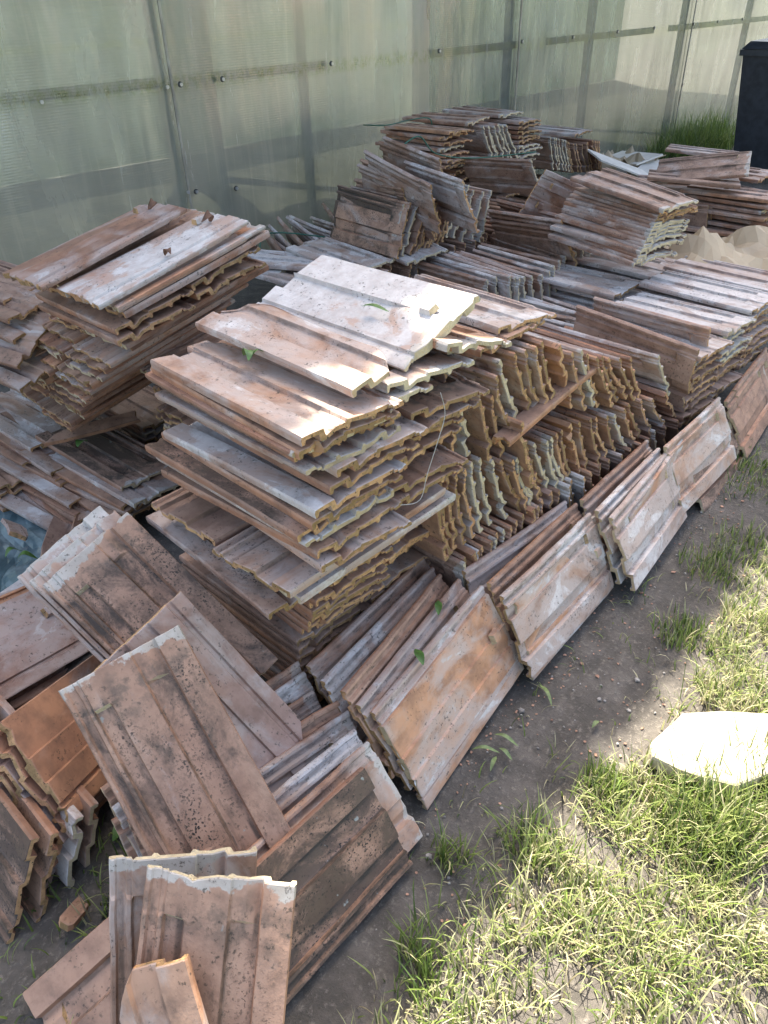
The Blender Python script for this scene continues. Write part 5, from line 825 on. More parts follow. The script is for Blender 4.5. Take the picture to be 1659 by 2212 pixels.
('big speckled tile face up with a chalky head, leaning at the near corner',27,'full0',(0.315,0.783,0.27),(0.7081,0.1534,-0.3794,0.5755),0.12,0.62,0.5,0.9,0),
('mottled tile face up with a ragged white head, behind the pinkish slab',27,'full1',(0.473,1.076,0.3),(0.6374,0.094,-0.3245,0.6925),0.2,0.72,0.55,0.9,0),
('chalk-streaked orange tile, first one under the ragged white headed tile',27,'full2',(0.463,1.114,0.295),(0.6374,0.094,-0.3245,0.6925),0.6,0.2,0.4,0.6,0),
('chalk-streaked orange tile, second one under the ragged white headed tile',27,'full3',(0.453,1.151,0.291),(0.6374,0.094,-0.3245,0.6925),0.6,0.2,0.4,0.6,0),
('pinkish smooth tile underside out with one cut-off corner',27,'cut',(0.424,0.838,0.256),(0.2451,-0.5649,-0.6883,-0.3836),0.42,0.15,0.95,0.4,0),
('dark mossy ribbed tile face up with a light edge strip, low at the front',27,'full2',(0.35,0.561,0.097),(0.0109,-0.0056,0.4564,-0.8897),0.1,0.95,0.45,0.1,0),
('cream headed tile leaning right behind the dark mossy one',27,'full3',(0.405,0.595,0.088),(0.8897,0.4564,0.0056,0.0109),0.45,0.3,0.2,1,0),
('bluish chalked tile directly behind the cream headed one',27,'full4',(0.404,0.637,0.095),(0.8897,0.4562,0.0136,-0.0046),0.6,0.3,0.6,0.3,0),
('stained tile with nail lug standing head up at the bottom edge',27,'full4',(0.138,0.501,0.144),(0.8489,0.1809,-0.4066,0.2851),0.2,0.5,0.35,1,0),
('chalk headed tile half hidden behind the stained one',27,'full5',(0.162,0.611,0.079),(0.7648,0.3067,-0.4501,0.3443),0.45,0.35,0.5,0.9,0),
('broken pale orange tile piece foremost at the bottom edge',27,'split',(0.037,0.482,0.073),(0.7819,0.0728,-0.4488,0.4265),0.35,0.2,0.1,0.3,0),
('broken rusty tile lying low on the dark soil at lower left',27,'short',(0.156,0.646,0.097),(0.0915,-0.3061,-0.1984,0.9266),0.2,0.3,0.5,0.2,0),
('dark weathered tile leaning across the left picture edge',28,'full1',(0.053,1.124,0.09),(0.6071,-0.346,-0.3542,0.6215),0.1,1,0.6,0.2,0),
('shadowed brown tile second at the left picture edge',28,'full2',(0.088,1.124,0.069),(0.5979,-0.3618,-0.3703,0.612),0.2,0.5,0.5,0.2,0),
('grey cream tile with a thick chalky end, at the left edge',28,'full3',(0.137,1.135,0.05),(0.5882,-0.3773,-0.3862,0.6021),0.65,0.2,0.5,1,0),
('thin grey tile behind the chalky ended one at the left edge',28,'full4',(0.174,1.146,0.039),(0.5781,-0.3926,-0.4018,0.5918),0.5,0.3,0.5,0.5,0),
('smooth orange tile underside up with scratches, left of the big speckled tile',29,'smooth1',(0.32,1.118,0.133),(0.3734,-0.8621,-0.1704,0.2971),0.3,0.05,0.2,0.2,0),
('brownish orange tile, first layer under the scratched smooth orange tile',29,'full1',(0.304,1.125,0.117),(0.3783,-0.8592,-0.1848,0.2908),0.2,0.35,0.4,0.3,0),
('chalk-streaked pinkish tile, second layer under the scratched smooth orange tile',29,'full2',(0.292,1.124,0.09),(0.3748,-0.8613,-0.1746,0.2953),0.5,0.35,0.8,0.3,0),
('orange tile, third layer under the scratched smooth orange tile',29,'full3',(0.281,1.127,0.065),(0.373,-0.8624,-0.1692,0.2976),0.2,0.35,0.1,0.3,0),
('chalk-streaked orange tile, fourth layer under the scratched smooth orange tile',29,'full4',(0.268,1.128,0.041),(0.3717,-0.8631,-0.1656,0.2992),0.5,0.35,0.4,0.3,1),
('chalk-streaked pinkish tile, fifth layer under the scratched smooth orange tile',29,'full5',(0.257,1.137,0.022),(0.3761,-0.8605,-0.1785,0.2936),0.5,0.35,0.8,0.3,1),
('chalk-streaked orange tile, sixth layer under the scratched smooth orange tile',29,'full0',(0.244,1.133,-0.006),(0.3706,-0.8637,-0.1624,0.3006),0.5,0.35,0.1,0.3,1),
('pink tile streaked with white chalk, underside up at the left edge',29,'smooth0',(0.263,1.477,0.107),(0.2794,-0.9427,-0.0939,0.156),0.5,0.05,0.85,0.3,0),
('brownish orange tile directly under the white streaked pink tile',29,'full3',(0.255,1.475,0.072),(0.2794,-0.9427,-0.0939,0.156),0.3,0.2,0.6,0.3,0),
('dull pinkish brown tile, lowest seen under the white streaked pink tile',29,'full5',(0.247,1.479,0.046),(0.2794,-0.9427,-0.0939,0.156),0.2,0.3,0.7,0.3,1),
('orange edged tile behind the white streaked pink tile',29,'full4',(0.25,1.516,0.099),(0.2794,-0.9427,-0.0939,0.156),0.2,0.1,0,0.3,0),
('pale chalky tile right front on top of the tall left stack',30,'smooth0',(0.917,1.623,0.806),(0.022,0.9935,-0.016,0.1101),0.68,0.1,0.2,0.3,0),
('pink chalky tile left rear on top of the tall left stack',30,'smooth1',(0.884,1.826,0.81),(0.0238,0.994,0.0011,0.1069),0.45,0.05,0.6,0.2,0),
('chalk-streaked orange tile, front one in the second layer of the tall left stack',30,'full0',(0.955,1.612,0.79),(0.0222,0.9936,-0.0143,0.1101),0.55,0.35,0.2,0.8,0),
('orange tile, rear one in the second layer of the tall left stack',30,'full1',(0.961,1.821,0.781),(0.9935,-0.0215,-0.1102,-0.0208),0.3,0.35,0.2,0.8,0),
('chalk-streaked orange tile, front one in the third layer of the tall left stack',30,'full1',(0.968,1.614,0.768),(0.9936,-0.0222,-0.1101,-0.014),0.5,0.35,0.4,0.15,0),
('brownish orange tile, rear one in the third layer of the tall left stack',30,'full2',(0.974,1.833,0.758),(0.0238,0.9937,0.0005,0.1097),0.3,0.35,0.4,0.15,1),
('brownish orange endwise tile, left one in layer fourth of the tall left stack',30,'full2',(0.844,1.727,0.708),(0.6915,0.0587,-0.0897,-0.7143),0.3,0.4,0.4,0.02,0),
('brownish orange endwise tile, right one in layer fourth of the tall left stack',30,'full3',(1.046,1.721,0.76),(0.6896,0.0781,-0.1097,-0.7115),0.3,0.4,0.4,0.02,0),
('brownish orange endwise tile, left one in layer fifth of the tall left stack',30,'full3',(0.842,1.726,0.679),(0.6923,0.0486,-0.0793,-0.7156),0.2,0.4,0.4,0.02,0),
('brownish orange endwise tile, right one in layer fifth of the tall left stack',30,'full4',(1.056,1.72,0.729),(0.6921,0.0516,-0.0824,-0.7152),0.2,0.4,0.4,0.02,0),
('chalk-streaked orange tile, front one in the sixth layer of the tall left stack',30,'full4',(0.969,1.647,0.691),(0.0224,0.9936,-0.0123,0.11),0.45,0.35,0.4,0.8,0),
('brownish orange tile, rear one in the sixth layer of the tall left stack',30,'full5',(0.977,1.864,0.682),(0.9937,-0.0234,-0.1098,-0.0031),0.3,0.35,0.4,0.8,1),
('brownish orange tile, front one in the seventh layer of the tall left stack',30,'full5',(0.996,1.67,0.67),(0.9934,-0.0214,-0.1102,-0.0212),0.35,0.35,0.6,0.15,0),
('brownish orange tile, rear one in the seventh layer of the tall left stack',30,'full0',(0.991,1.898,0.658),(0.0234,0.9937,-0.0035,0.1098),0.3,0.35,0.6,0.15,1),
('chalk-streaked orange tile, front one in the eighth layer of the tall left stack',30,'full0',(0.953,1.708,0.634),(0.0216,0.9935,-0.0198,0.1102),0.6,0.35,0.2,0.15,0),
('orange tile, rear one in the eighth layer of the tall left stack',30,'full1',(0.972,1.908,0.628),(0.9931,-0.0202,-0.1105,-0.0324),0.3,0.35,0.2,0.15,1),
('brownish orange tile, front one in the ninth layer of the tall left stack',30,'full1',(0.946,1.744,0.606),(0.9937,-0.0236,-0.1098,-0.0017),0.3,0.35,0.4,0.15,0),
('brownish orange tile, rear one in the ninth layer of the tall left stack',30,'full2',(0.953,1.955,0.597),(0.0209,0.9934,-0.0254,0.1103),0.3,0.35,0.4,0.15,1),
('chalk-streaked pinkish tile, front one in the tenth layer of the tall left stack',30,'full2',(0.948,1.769,0.58),(0.0226,0.9936,-0.0106,0.11),0.5,0.35,0.6,0.8,0),
('brownish orange tile, rear one in the tenth layer of the tall left stack',30,'full3',(0.957,1.977,0.572),(0.9931,-0.0202,-0.1105,-0.0326),0.3,0.35,0.6,0.8,1),
('orange tile, front one in the eleventh layer of the tall left stack',30,'full3',(0.938,1.801,0.551),(0.9934,-0.0213,-0.1102,-0.022),0.2,0.35,0.2,0.15,0),
('orange tile, rear one in the eleventh layer of the tall left stack',30,'full4',(0.944,2.032,0.541),(0.0235,0.9937,-0.0028,0.1098),0.3,0.35,0.2,0.15,1),
('chalk-streaked orange tile, front one in the twelfth layer of the tall left stack',30,'full4',(0.944,1.842,0.525),(0.0219,0.9935,-0.0168,0.1101),0.6,0.35,0.4,0.15,0),
('brownish orange tile, rear one in the twelfth layer of the tall left stack',30,'full5',(0.933,2.058,0.512),(0.9937,-0.0237,-0.1098,-0.0002),0.3,0.35,0.4,0.15,1),
('brownish orange tile, front one in the thirteenth layer of the tall left stack',30,'full5',(0.962,1.861,0.503),(0.9931,-0.0201,-0.1105,-0.0332),0.3,0.35,0.6,0.15,0),
('brownish orange tile, rear one in the thirteenth layer of the tall left stack',30,'full0',(0.963,2.089,0.492),(0.0213,0.9934,-0.0223,0.1103),0.3,0.35,0.6,0.15,1),
('orange tile, front one in the fourteenth layer of the tall left stack',30,'full0',(0.957,1.902,0.475),(0.0203,0.9932,-0.0315,0.1104),0.2,0.35,0.2,0.8,0),
('orange tile, rear one in the fourteenth layer of the tall left stack',30,'full1',(0.946,2.126,0.462),(0.9936,-0.0229,-0.1099,-0.0078),0.3,0.35,0.2,0.8,1),
('brownish orange tile, front one in the fifteenth layer of the tall left stack',30,'full1',(0.959,1.942,0.448),(0.9935,-0.0217,-0.1102,-0.0183),0.3,0.35,0.4,0.15,0),
('brownish orange tile, rear one in the fifteenth layer of the tall left stack',30,'full2',(0.978,2.15,0.442),(0.0227,0.9936,-0.0096,0.11),0.3,0.35,0.4,0.15,1),
('brownish orange tile, front one in the sixteenth layer of the tall left stack',30,'full2',(0.961,1.965,0.422),(0.0206,0.9933,-0.0287,0.1104),0.2,0.35,0.6,0.15,0),
('brownish orange tile, rear one in the sixteenth layer of the tall left stack',30,'full3',(0.976,2.182,0.415),(0.9935,-0.0214,-0.1102,-0.0211),0.3,0.35,0.6,0.15,1),
('orange tile, front one in the seventeenth layer of the tall left stack',30,'full3',(0.972,2.004,0.398),(0.9935,-0.0217,-0.1102,-0.019),0.2,0.35,0.2,0.15,1),
('orange tile, rear one in the seventeenth layer of the tall left stack',30,'full4',(0.974,2.221,0.388),(0.0216,0.9935,-0.0196,0.1102),0.3,0.35,0.2,0.15,1),
('brownish orange tile, front one in the eighteenth layer of the tall left stack',30,'full4',(0.989,2.025,0.375),(0.0208,0.9933,-0.0264,0.1103),0.3,0.35,0.4,0.8,0),
('brownish orange tile, rear one in the eighteenth layer of the tall left stack',30,'full5',(0.997,2.246,0.366),(0.9933,-0.0206,-0.1104,-0.0287),0.3,0.35,0.4,0.8,1),
('brownish orange tile, front one in the nineteenth layer of the tall left stack',30,'full5',(0.962,2.077,0.342),(0.9936,-0.0229,-0.1099,-0.0081),0.2,0.35,0.6,0.15,0),
('brownish orange tile, rear one in the nineteenth layer of the tall left stack',30,'full0',(0.975,2.283,0.335),(0.0203,0.9932,-0.0311,0.1104),0.3,0.35,0.6,0.15,1),
('orange tile, front one in the twentieth layer of the tall left stack',30,'full0',(0.969,2.099,0.317),(0.0221,0.9936,-0.0151,0.1101),0.3,0.35,0.2,0.15,0),
('orange tile, rear one in the twentieth layer of the tall left stack',30,'full1',(0.989,2.317,0.311),(0.9936,-0.0222,-0.1101,-0.0146),0.3,0.35,0.2,0.15,1),
('brownish orange tile, first layer in the low column between the two tall stacks',30,'full0',(1.149,1.673,0.523),(0.9979,0.0257,-0.0426,0.0421),0.3,0.4,0.4,0.2,0),
('chalk-streaked orange tile, second layer in the low column between the two tall stacks',30,'full1',(1.112,1.686,0.497),(0.9978,0.0265,-0.0425,0.0431),0.5,0.4,0.4,0.8,1),
('brownish orange tile, third layer in the low column between the two tall stacks',30,'full2',(1.122,1.655,0.461),(0.9983,-0.024,-0.0444,0.0305),0.3,0.4,0.4,0.2,1),
('brownish orange tile, fourth layer in the low column between the two tall stacks',30,'full3',(1.131,1.667,0.435),(0.9988,-0.0238,-0.0435,-0.0048),0.3,0.4,0.4,0.2,1),
('chalk-streaked orange tile, fifth layer in the low column between the two tall stacks',30,'full4',(1.151,1.669,0.412),(0.999,-0.0091,-0.0436,0.0008),0.5,0.4,0.4,0.8,1),
('brownish orange tile, sixth layer in the low column between the two tall stacks',30,'full5',(1.121,1.655,0.386),(0.999,-0.0088,-0.0436,0.0019),0.3,0.4,0.4,0.2,0),
('brownish orange tile, seventh layer in the low column between the two tall stacks',30,'full0',(1.128,1.684,0.36),(0.9984,-0.0106,-0.044,0.034),0.3,0.4,0.4,0.2,0),
('chalk-streaked orange tile, eighth layer in the low column between the two tall stacks',30,'full1',(1.134,1.66,0.333),(0.9988,-0.0178,-0.0438,0.0085),0.5,0.4,0.4,0.8,1),
('brownish orange tile, ninth layer in the low column between the two tall stacks',30,'full2',(1.141,1.682,0.315),(0.998,0.0225,-0.0428,0.0395),0.3,0.4,0.4,0.2,1),
('brownish orange tile, tenth layer in the low column between the two tall stacks',30,'full3',(1.14,1.654,0.29),(0.9985,0.0263,-0.0432,0.0186),0.3,0.4,0.4,0.2,1),
('chalk-streaked orange tile, eleventh layer in the low column between the two tall stacks',30,'full4',(1.135,1.683,0.262),(0.9975,0.0193,-0.0427,0.0524),0.5,0.4,0.4,0.8,1),
('brownish orange tile, twelfth layer in the low column between the two tall stacks',30,'full5',(1.141,1.653,0.227),(0.9984,-0.0233,-0.0442,0.0248),0.3,0.4,0.4,0.2,1),
('brownish orange tile, thirteenth layer in the low column between the two tall stacks',30,'full0',(1.143,1.661,0.208),(0.9988,0.0106,-0.0434,0.0219),0.3,0.4,0.4,0.2,1),
('chalk-white tile, first down in the heap below the tall left stack',31,'full0',(0.774,2.39,0.18),(0.7389,0.0141,0.0224,-0.6733),0.64,0.1,0.6,0.2,0),
('chalk-streaked pinkish tile, second down in the heap below the tall left stack',31,'full1',(0.719,2.359,0.174),(0.0356,-0.7476,0.663,0.0169),0.42,0.3,0.6,0.2,0),
('brownish orange tile, third down in the heap below the tall left stack',31,'full2',(0.764,2.255,0.161),(0.7402,0.0325,0.0287,-0.6709),0.34,0.4,0.6,0.2,0),
('brownish orange tile, fourth down in the heap below the tall left stack',31,'full3',(0.767,2.242,0.142),(0.0345,-0.7338,0.6784,-0.0076),0.26,0.3,0.6,0.2,1),
('brownish orange tile, fifth down in the heap below the tall left stack',31,'full4',(0.749,2.232,0.122),(0.7682,-0.0079,0.0618,-0.6372),0.34,0.3,0.6,0.2,0),
('brownish orange tile, sixth down in the heap below the tall left stack',31,'full5',(0.732,2.23,0.123),(0.0427,-0.7741,0.6311,0.026),0.26,0.3,0.6,0.2,1),
('chalk-streaked pinkish tile, seventh down in the heap below the tall left stack',31,'full0',(0.73,2.148,0.117),(0.7628,0.0606,0.0238,-0.6434),0.59,0.1,0.6,0.2,0),
('brownish orange tile, eighth down in the heap below the tall left stack',31,'full1',(0.733,2.119,0.083),(0.0293,-0.754,0.6562,-0.0086),0.26,0.3,0.6,0.2,0),
('brownish orange tile, ninth down in the heap below the tall left stack',31,'full2',(0.743,2.085,0.073),(0.7252,0.0389,-0.0134,-0.6873),0.34,0.3,0.6,0.2,0),
('brownish orange tile, tenth down in the heap below the tall left stack',31,'full3',(0.732,2.079,0.058),(0.026,-0.7319,0.6807,0.0171),0.26,0.3,0.6,0.2,0),
('chalk-streaked pinkish tile, eleventh down in the heap below the tall left stack',31,'full4',(0.658,2.146,0.06),(0.7746,0.0571,0.0278,-0.6293),0.59,0.1,0.6,0.2,0),
('mossy tile with a white head on the heap beside the tall front stack',31,'full2',(0.853,2.013,0.16),(0.7452,0.0019,0.0541,-0.6647),0.25,0.85,0.5,1,0),
('chalk-streaked pinkish tile, second down on the right of the heap below the left stack',31,'full3',(0.843,1.942,0.13),(0.7452,-0.0157,0.037,-0.6656),0.6,0.3,0.5,1,0),
('brownish orange tile, third down on the right of the heap below the left stack',31,'full4',(0.812,1.988,0.138),(0.7629,0.0635,0.0028,-0.6434),0.3,0.3,0.5,0.2,0),
('chalk-streaked pinkish tile, fourth down on the right of the heap below the left stack',31,'full5',(0.809,1.983,0.107),(0.7773,0.0449,-0.0128,-0.6274),0.5,0.3,0.5,0.2,0),
('brownish orange tile, fifth down on the right of the heap below the left stack',31,'full0',(0.794,2.002,0.092),(0.7405,0.0506,-0.0007,-0.6701),0.3,0.3,0.5,0.2,0),
('chalk-streaked pinkish tile, sixth down on the right of the heap below the left stack',31,'full1',(0.775,2.001,0.067),(0.7488,0.0363,0.0091,-0.6618),0.5,0.3,0.5,0.2,0),
('',31,'full3',(0.655,2.36,0.1),(0.7071,0.0,0.0,-0.7071),0.05,0.3,0.36,0.05,1),
('',31,'full4',(0.905,2.36,0.1),(0.7071,0.0,0.0,-0.7071),0.2,0.5,0.66,0.05,1),
('',31,'full2',(1.155,2.36,0.1),(0.7071,0.0,0.0,-0.7071),0.3,0.1,0.45,0.05,1),
('',31,'full1',(0.655,2.36,0.076),(0.7071,0.0,0.0,-0.7071),0.4,0.2,0.01,0.05,1),
('',31,'full3',(0.905,2.36,0.076),(0.7071,0.0,0.0,-0.7071),0.4,0.2,0.62,0.05,1),
('',31,'full3',(1.155,2.36,0.076),(0.7071,0.0,0.0,-0.7071),0.2,0.1,0.56,1,1),
('',31,'full2',(0.655,2.36,0.052),(0.7071,0.0,0.0,-0.7071),0.05,0.2,0.31,0.05,1),
('',31,'full2',(0.905,2.36,0.052),(0.7071,0.0,0.0,-0.7071),0.2,0.2,0.27,0.05,1),
('',31,'full4',(1.155,2.36,0.052),(0.7071,0.0,0.0,-0.7071),0.5,0.5,0.86,0.05,1),
('',31,'full3',(0.655,2.36,0.028),(0.7071,0.0,0.0,-0.7071),0.2,0.3,0.92,0.05,1),
('',31,'full3',(0.905,2.36,0.028),(0.7071,0.0,0.0,-0.7071),0.2,0.1,0.71,0.05,1),
('',31,'full3',(1.155,2.36,0.028),(0.7071,0.0,0.0,-0.7071),0.3,0.3,0.35,0.05,1),
('',31,'full4',(0.655,2.36,0.02),(0.7071,0.0,0.0,-0.7071),0.15,0.2,0.98,0.05,1),
('',31,'full4',(0.905,2.36,0.02),(0.7071,0.0,0.0,-0.7071),0.2,0.1,0.67,0.05,1),
('',31,'full0',(1.155,2.36,0.02),(0.7071,0.0,0.0,-0.7071),0.05,0.5,0.38,0.05,1),
('',31,'full3',(0.655,2.36,0.02),(0.7071,0.0,0.0,-0.7071),0.5,0.1,0.11,0.05,1),
('',31,'full3',(0.905,2.36,0.02),(0.7071,0.0,0.0,-0.7071),0.5,0.5,0.41,0.05,1),
('',31,'full0',(1.155,2.36,0.02),(0.7071,0.0,0.0,-0.7071),0.3,0.5,0.49,0.05,1),
('',31,'full0',(0.655,2.36,0.02),(0.7071,0.0,0.0,-0.7071),0.5,0.2,0.74,0.05,1),
('',31,'full0',(0.905,2.36,0.02),(0.7071,0.0,0.0,-0.7071),0.5,0.3,0.55,0.05,1),
('',31,'full3',(1.155,2.36,0.02),(0.7071,0.0,0.0,-0.7071),0.05,0.1,0.22,1,1),
('',31,'full0',(0.655,2.36,0.02),(0.7071,0.0,0.0,-0.7071),0.05,0.5,0.09,0.05,1),
('',31,'full4',(0.905,2.36,0.02),(0.7071,0.0,0.0,-0.7071),0.3,0.1,0.82,0.05,1),
('',31,'full2',(1.155,2.36,0.02),(0.7071,0.0,0.0,-0.7071),0.3,0.1,0.55,0.05,1),
('',31,'full4',(0.655,2.36,0.02),(0.7071,0.0,0.0,-0.7071),0.15,0.5,0.82,0.05,1),
('',31,'full1',(0.905,2.36,0.02),(0.7071,0.0,0.0,-0.7071),0.2,0.3,0.19,0.05,1),
('',31,'full1',(1.155,2.36,0.02),(0.7071,0.0,0.0,-0.7071),0.4,0.3,0.52,1,1),
('',31,'full3',(0.655,2.36,0.02),(0.7071,0.0,0.0,-0.7071),0.2,0.3,0.56,0.05,1),
('',31,'full3',(0.905,2.36,0.02),(0.7071,0.0,0.0,-0.7071),0.5,0.1,0.31,0.05,1),
('',31,'full3',(1.155,2.36,0.02),(0.7071,0.0,0.0,-0.7071),0.3,0.3,0.3,0.05,1),
('',31,'full1',(0.655,2.36,0.02),(0.7071,0.0,0.0,-0.7071),0.4,0.3,0.93,0.05,1),
('',31,'full5',(0.905,2.36,0.02),(0.7071,0.0,0.0,-0.7071),0.4,0.2,0.37,0.05,1),
('',31,'full1',(1.155,2.36,0.02),(0.7071,0.0,0.0,-0.7071),0.3,0.1,0.73,1,1),
('',31,'full0',(0.655,2.36,0.02),(0.7071,0.0,0.0,-0.7071),0.3,0.3,0.04,0.05,1),
('',31,'full3',(0.905,2.36,0.02),(0.7071,0.0,0.0,-0.7071),0.2,0.2,0.71,0.05,1),
('',31,'full4',(1.155,2.36,0.02),(0.7071,0.0,0.0,-0.7071),0.4,0.5,0.41,0.05,1),
('',31,'full1',(0.655,2.36,0.02),(0.7071,0.0,0.0,-0.7071),0.15,0.1,0.18,0.05,1),
('',31,'full0',(0.905,2.36,0.02),(0.7071,0.0,0.0,-0.7071),0.05,0.2,0.86,1,1),
('',31,'full4',(1.155,2.36,0.02),(0.7071,0.0,0.0,-0.7071),0.3,0.2,0.01,0.05,1),
('',31,'full5',(0.655,2.36,0.02),(0.7071,0.0,0.0,-0.7071),0.15,0.5,0.22,0.05,1),
('',31,'full5',(0.905,2.36,0.02),(0.7071,0.0,0.0,-0.7071),0.2,0.2,0.53,0.05,1),
('',31,'full5',(1.155,2.36,0.02),(0.7071,0.0,0.0,-0.7071),0.15,0.1,0.47,0.05,1),
('',31,'full0',(0.655,2.36,0.02),(0.7071,0.0,0.0,-0.7071),0.05,0.5,0.22,0.05,1),
('',31,'full5',(0.905,2.36,0.02),(0.7071,0.0,0.0,-0.7071),0.3,0.5,0.15,1,1),
('',31,'full5',(1.155,2.36,0.02),(0.7071,0.0,0.0,-0.7071),0.15,0.1,0.16,0.05,1),
('',31,'full1',(0.655,2.36,0.02),(0.7071,0.0,0.0,-0.7071),0.4,0.3,0.71,0.05,1),
('',31,'full2',(0.905,2.36,0.02),(0.7071,0.0,0.0,-0.7071),0.2,0.3,0.55,0.05,1),
('',31,'full5',(1.155,2.36,0.02),(0.7071,0.0,0.0,-0.7071),0.15,0.5,0.97,0.05,1),
('chalk-streaked pinkish tile, first in the small heap left of the tall left stack',32,'full0',(0.739,2.258,0.6),(0.7803,0.1225,-0.0071,-0.6132),0.5,0.35,0.7,0.2,0),
('chalk-streaked pinkish tile, second in the small heap left of the tall left stack',32,'full1',(0.676,2.205,0.578),(0.7958,0.2366,-0.0767,-0.5521),0.5,0.35,0.7,0.2,0),
('dull pinkish brown tile, third in the small heap left of the tall left stack',32,'full2',(0.748,2.278,0.64),(0.7891,0.0835,0.0238,-0.6082),0.4,0.35,0.7,0.2,0),
('chalk-streaked pinkish tile, fourth in the small heap left of the tall left stack',32,'full3',(0.69,2.181,0.503),(0.7808,0.134,-0.0156,-0.61),0.5,0.35,0.7,0.2,0),
('dull pinkish brown tile, fifth in the small heap left of the tall left stack',32,'full4',(0.768,2.375,0.652),(0.8086,0.0518,0.0487,-0.5841),0.4,0.35,0.7,0.2,0),
('chalk-streaked pinkish tile, first from the left in the hollow beside the black tile',33,'full0',(2.039,2.638,0.316),(0.2737,0.4987,-0.7011,-0.4299),0.6,0.25,0.7,0.3,1),
('dull pinkish brown tile, second from the left in the hollow beside the black tile',33,'full1',(2.158,2.701,0.323),(0.252,0.4856,-0.7067,-0.4486),0.4,0.25,0.7,0.3,1),
('chalk-white tile, third from the left in the hollow beside the black tile',33,'full2',(2.216,2.696,0.318),(0.2635,0.4882,-0.7071,-0.4385),0.7,0.25,0.7,0.3,0),
('dull pinkish brown tile, fourth from the left in the hollow beside the black tile',33,'full3',(2.262,2.677,0.335),(0.2448,0.5145,-0.6834,-0.4563),0.4,0.25,0.7,0.3,0),
('chalk-white tile, fifth from the left in the hollow beside the black tile',33,'full4',(2.353,2.7,0.327),(0.2696,0.5324,-0.6744,-0.4348),0.7,0.25,0.7,0.3,0),
('chalk-white tile, sixth from the left in the hollow beside the black tile',33,'full5',(2.494,2.824,0.308),(0.311,0.5375,-0.6761,-0.3966),0.7,0.25,0.7,0.3,0),
('chalk-white tile, seventh from the left in the hollow beside the black tile',33,'full0',(2.647,2.896,0.281),(0.3109,0.4358,-0.7494,-0.3896),0.7,0.25,0.7,0.3,0),
('dull pinkish brown tile, eighth from the left in the hollow beside the black tile',33,'full1',(2.751,2.964,0.298),(0.2521,0.3927,-0.7681,-0.4385),0.4,0.25,0.7,0.3,1),
('chalk-streaked pinkish tile, ninth from the left in the hollow beside the black tile',33,'full2',(2.198,2.708,0.3),(0.2911,0.4717,-0.7232,-0.412),0.6,0.25,0.7,0.3,1),
('chalk-white tile lying loose, first in the hollow behind the tall front stack',33,'full0',(1.906,2.402,0.427),(0.8659,0.0075,0.0158,-0.4999),0.7,0.15,0.8,0.6,0),
('chalk-white tile lying loose, second in the hollow behind the tall front stack',33,'full1',(1.885,2.44,0.393),(0.7649,-0.0403,0.0566,-0.6403),0.7,0.15,0.8,0.6,0),
('chalk-white tile lying loose, third in the hollow behind the tall front stack',33,'full2',(2.071,2.244,0.436),(0.6745,0.0394,-0.0172,-0.7371),0.7,0.15,0.8,0.6,0),
('chalk-white tile lying loose, fourth in the hollow behind the tall front stack',33,'full3',(2.324,2.168,0.439),(0.641,0.0483,-0.0304,-0.7654),0.7,0.15,0.8,0.6,0),
('chalk-white tile lying loose, fifth in the hollow behind the tall front stack',33,'full4',(1.837,2.546,0.419),(0.8171,0.0572,-0.0188,-0.5734),0.7,0.15,0.8,0.6,1),
('chalk-white tile lying loose, sixth in the hollow behind the tall front stack',33,'full5',(1.883,2.307,0.379),(0.737,-0.019,0.0411,-0.6744),0.7,0.15,0.8,0.6,0),
('',33,'full4',(1.242,1.89,0.35),(0.7071,0.0,0.0,-0.7071),0.4,0.1,0.2,0.05,1),
('',33,'full1',(1.491,1.937,0.35),(0.7071,0.0,0.0,-0.7071),0.4,0.3,0.03,0.05,1),
('',33,'full1',(1.723,1.894,0.35),(0.7071,0.0,0.0,-0.7071),0.5,0.3,0.05,0.05,1),
('',33,'full5',(1.912,1.885,0.35),(0.7071,0.0,0.0,-0.7071),0.2,0.2,0.11,0.05,1),
('',33,'full3',(2.154,1.932,0.35),(0.7071,0.0,0.0,-0.7071),0.05,0.1,0.79,0.05,1),
('',33,'full4',(1.253,1.863,0.32),(0.7071,0.0,0.0,-0.7071),0.4,0.1,0.41,0.05,1),
('',33,'full0',(1.47,1.944,0.32),(0.7071,0.0,0.0,-0.7071),0.2,0.2,0.36,0.05,1),
('',33,'full5',(1.67,1.861,0.32),(0.7071,0.0,0.0,-0.7071),0.3,0.3,0.15,0.05,1),
('',33,'full3',(1.938,1.872,0.32),(0.7071,0.0,0.0,-0.7071),0.2,0.1,0.32,0.05,1),
('',33,'full2',(2.139,1.864,0.32),(0.7071,0.0,0.0,-0.7071),0.2,0.2,0.28,0.05,1),
('',33,'full5',(1.284,1.951,0.29),(0.7071,0.0,0.0,-0.7071),0.4,0.2,0.89,1,1),
('',33,'full5',(1.502,1.909,0.29),(0.7071,0.0,0.0,-0.7071),0.4,0.2,0.69,0.05,1),
('',33,'full2',(1.71,1.875,0.29),(0.7071,0.0,0.0,-0.7071),0.05,0.5,0.39,0.05,1),
('',33,'full0',(1.903,1.949,0.29),(0.7071,0.0,0.0,-0.7071),0.5,0.2,0.23,0.05,1),
('',33,'full0',(2.152,1.931,0.29),(0.7071,0.0,0.0,-0.7071),0.15,0.1,0.6,0.05,1),
('',33,'full5',(1.228,1.922,0.26),(0.7071,0.0,0.0,-0.7071),0.15,0.3,0.34,0.05,1),
('',33,'full0',(1.473,1.952,0.26),(0.7071,0.0,0.0,-0.7071),0.2,0.5,0.79,1,1),
('',33,'full4',(1.712,1.875,0.26),(0.7071,0.0,0.0,-0.7071),0.5,0.2,0.15,0.05,1),
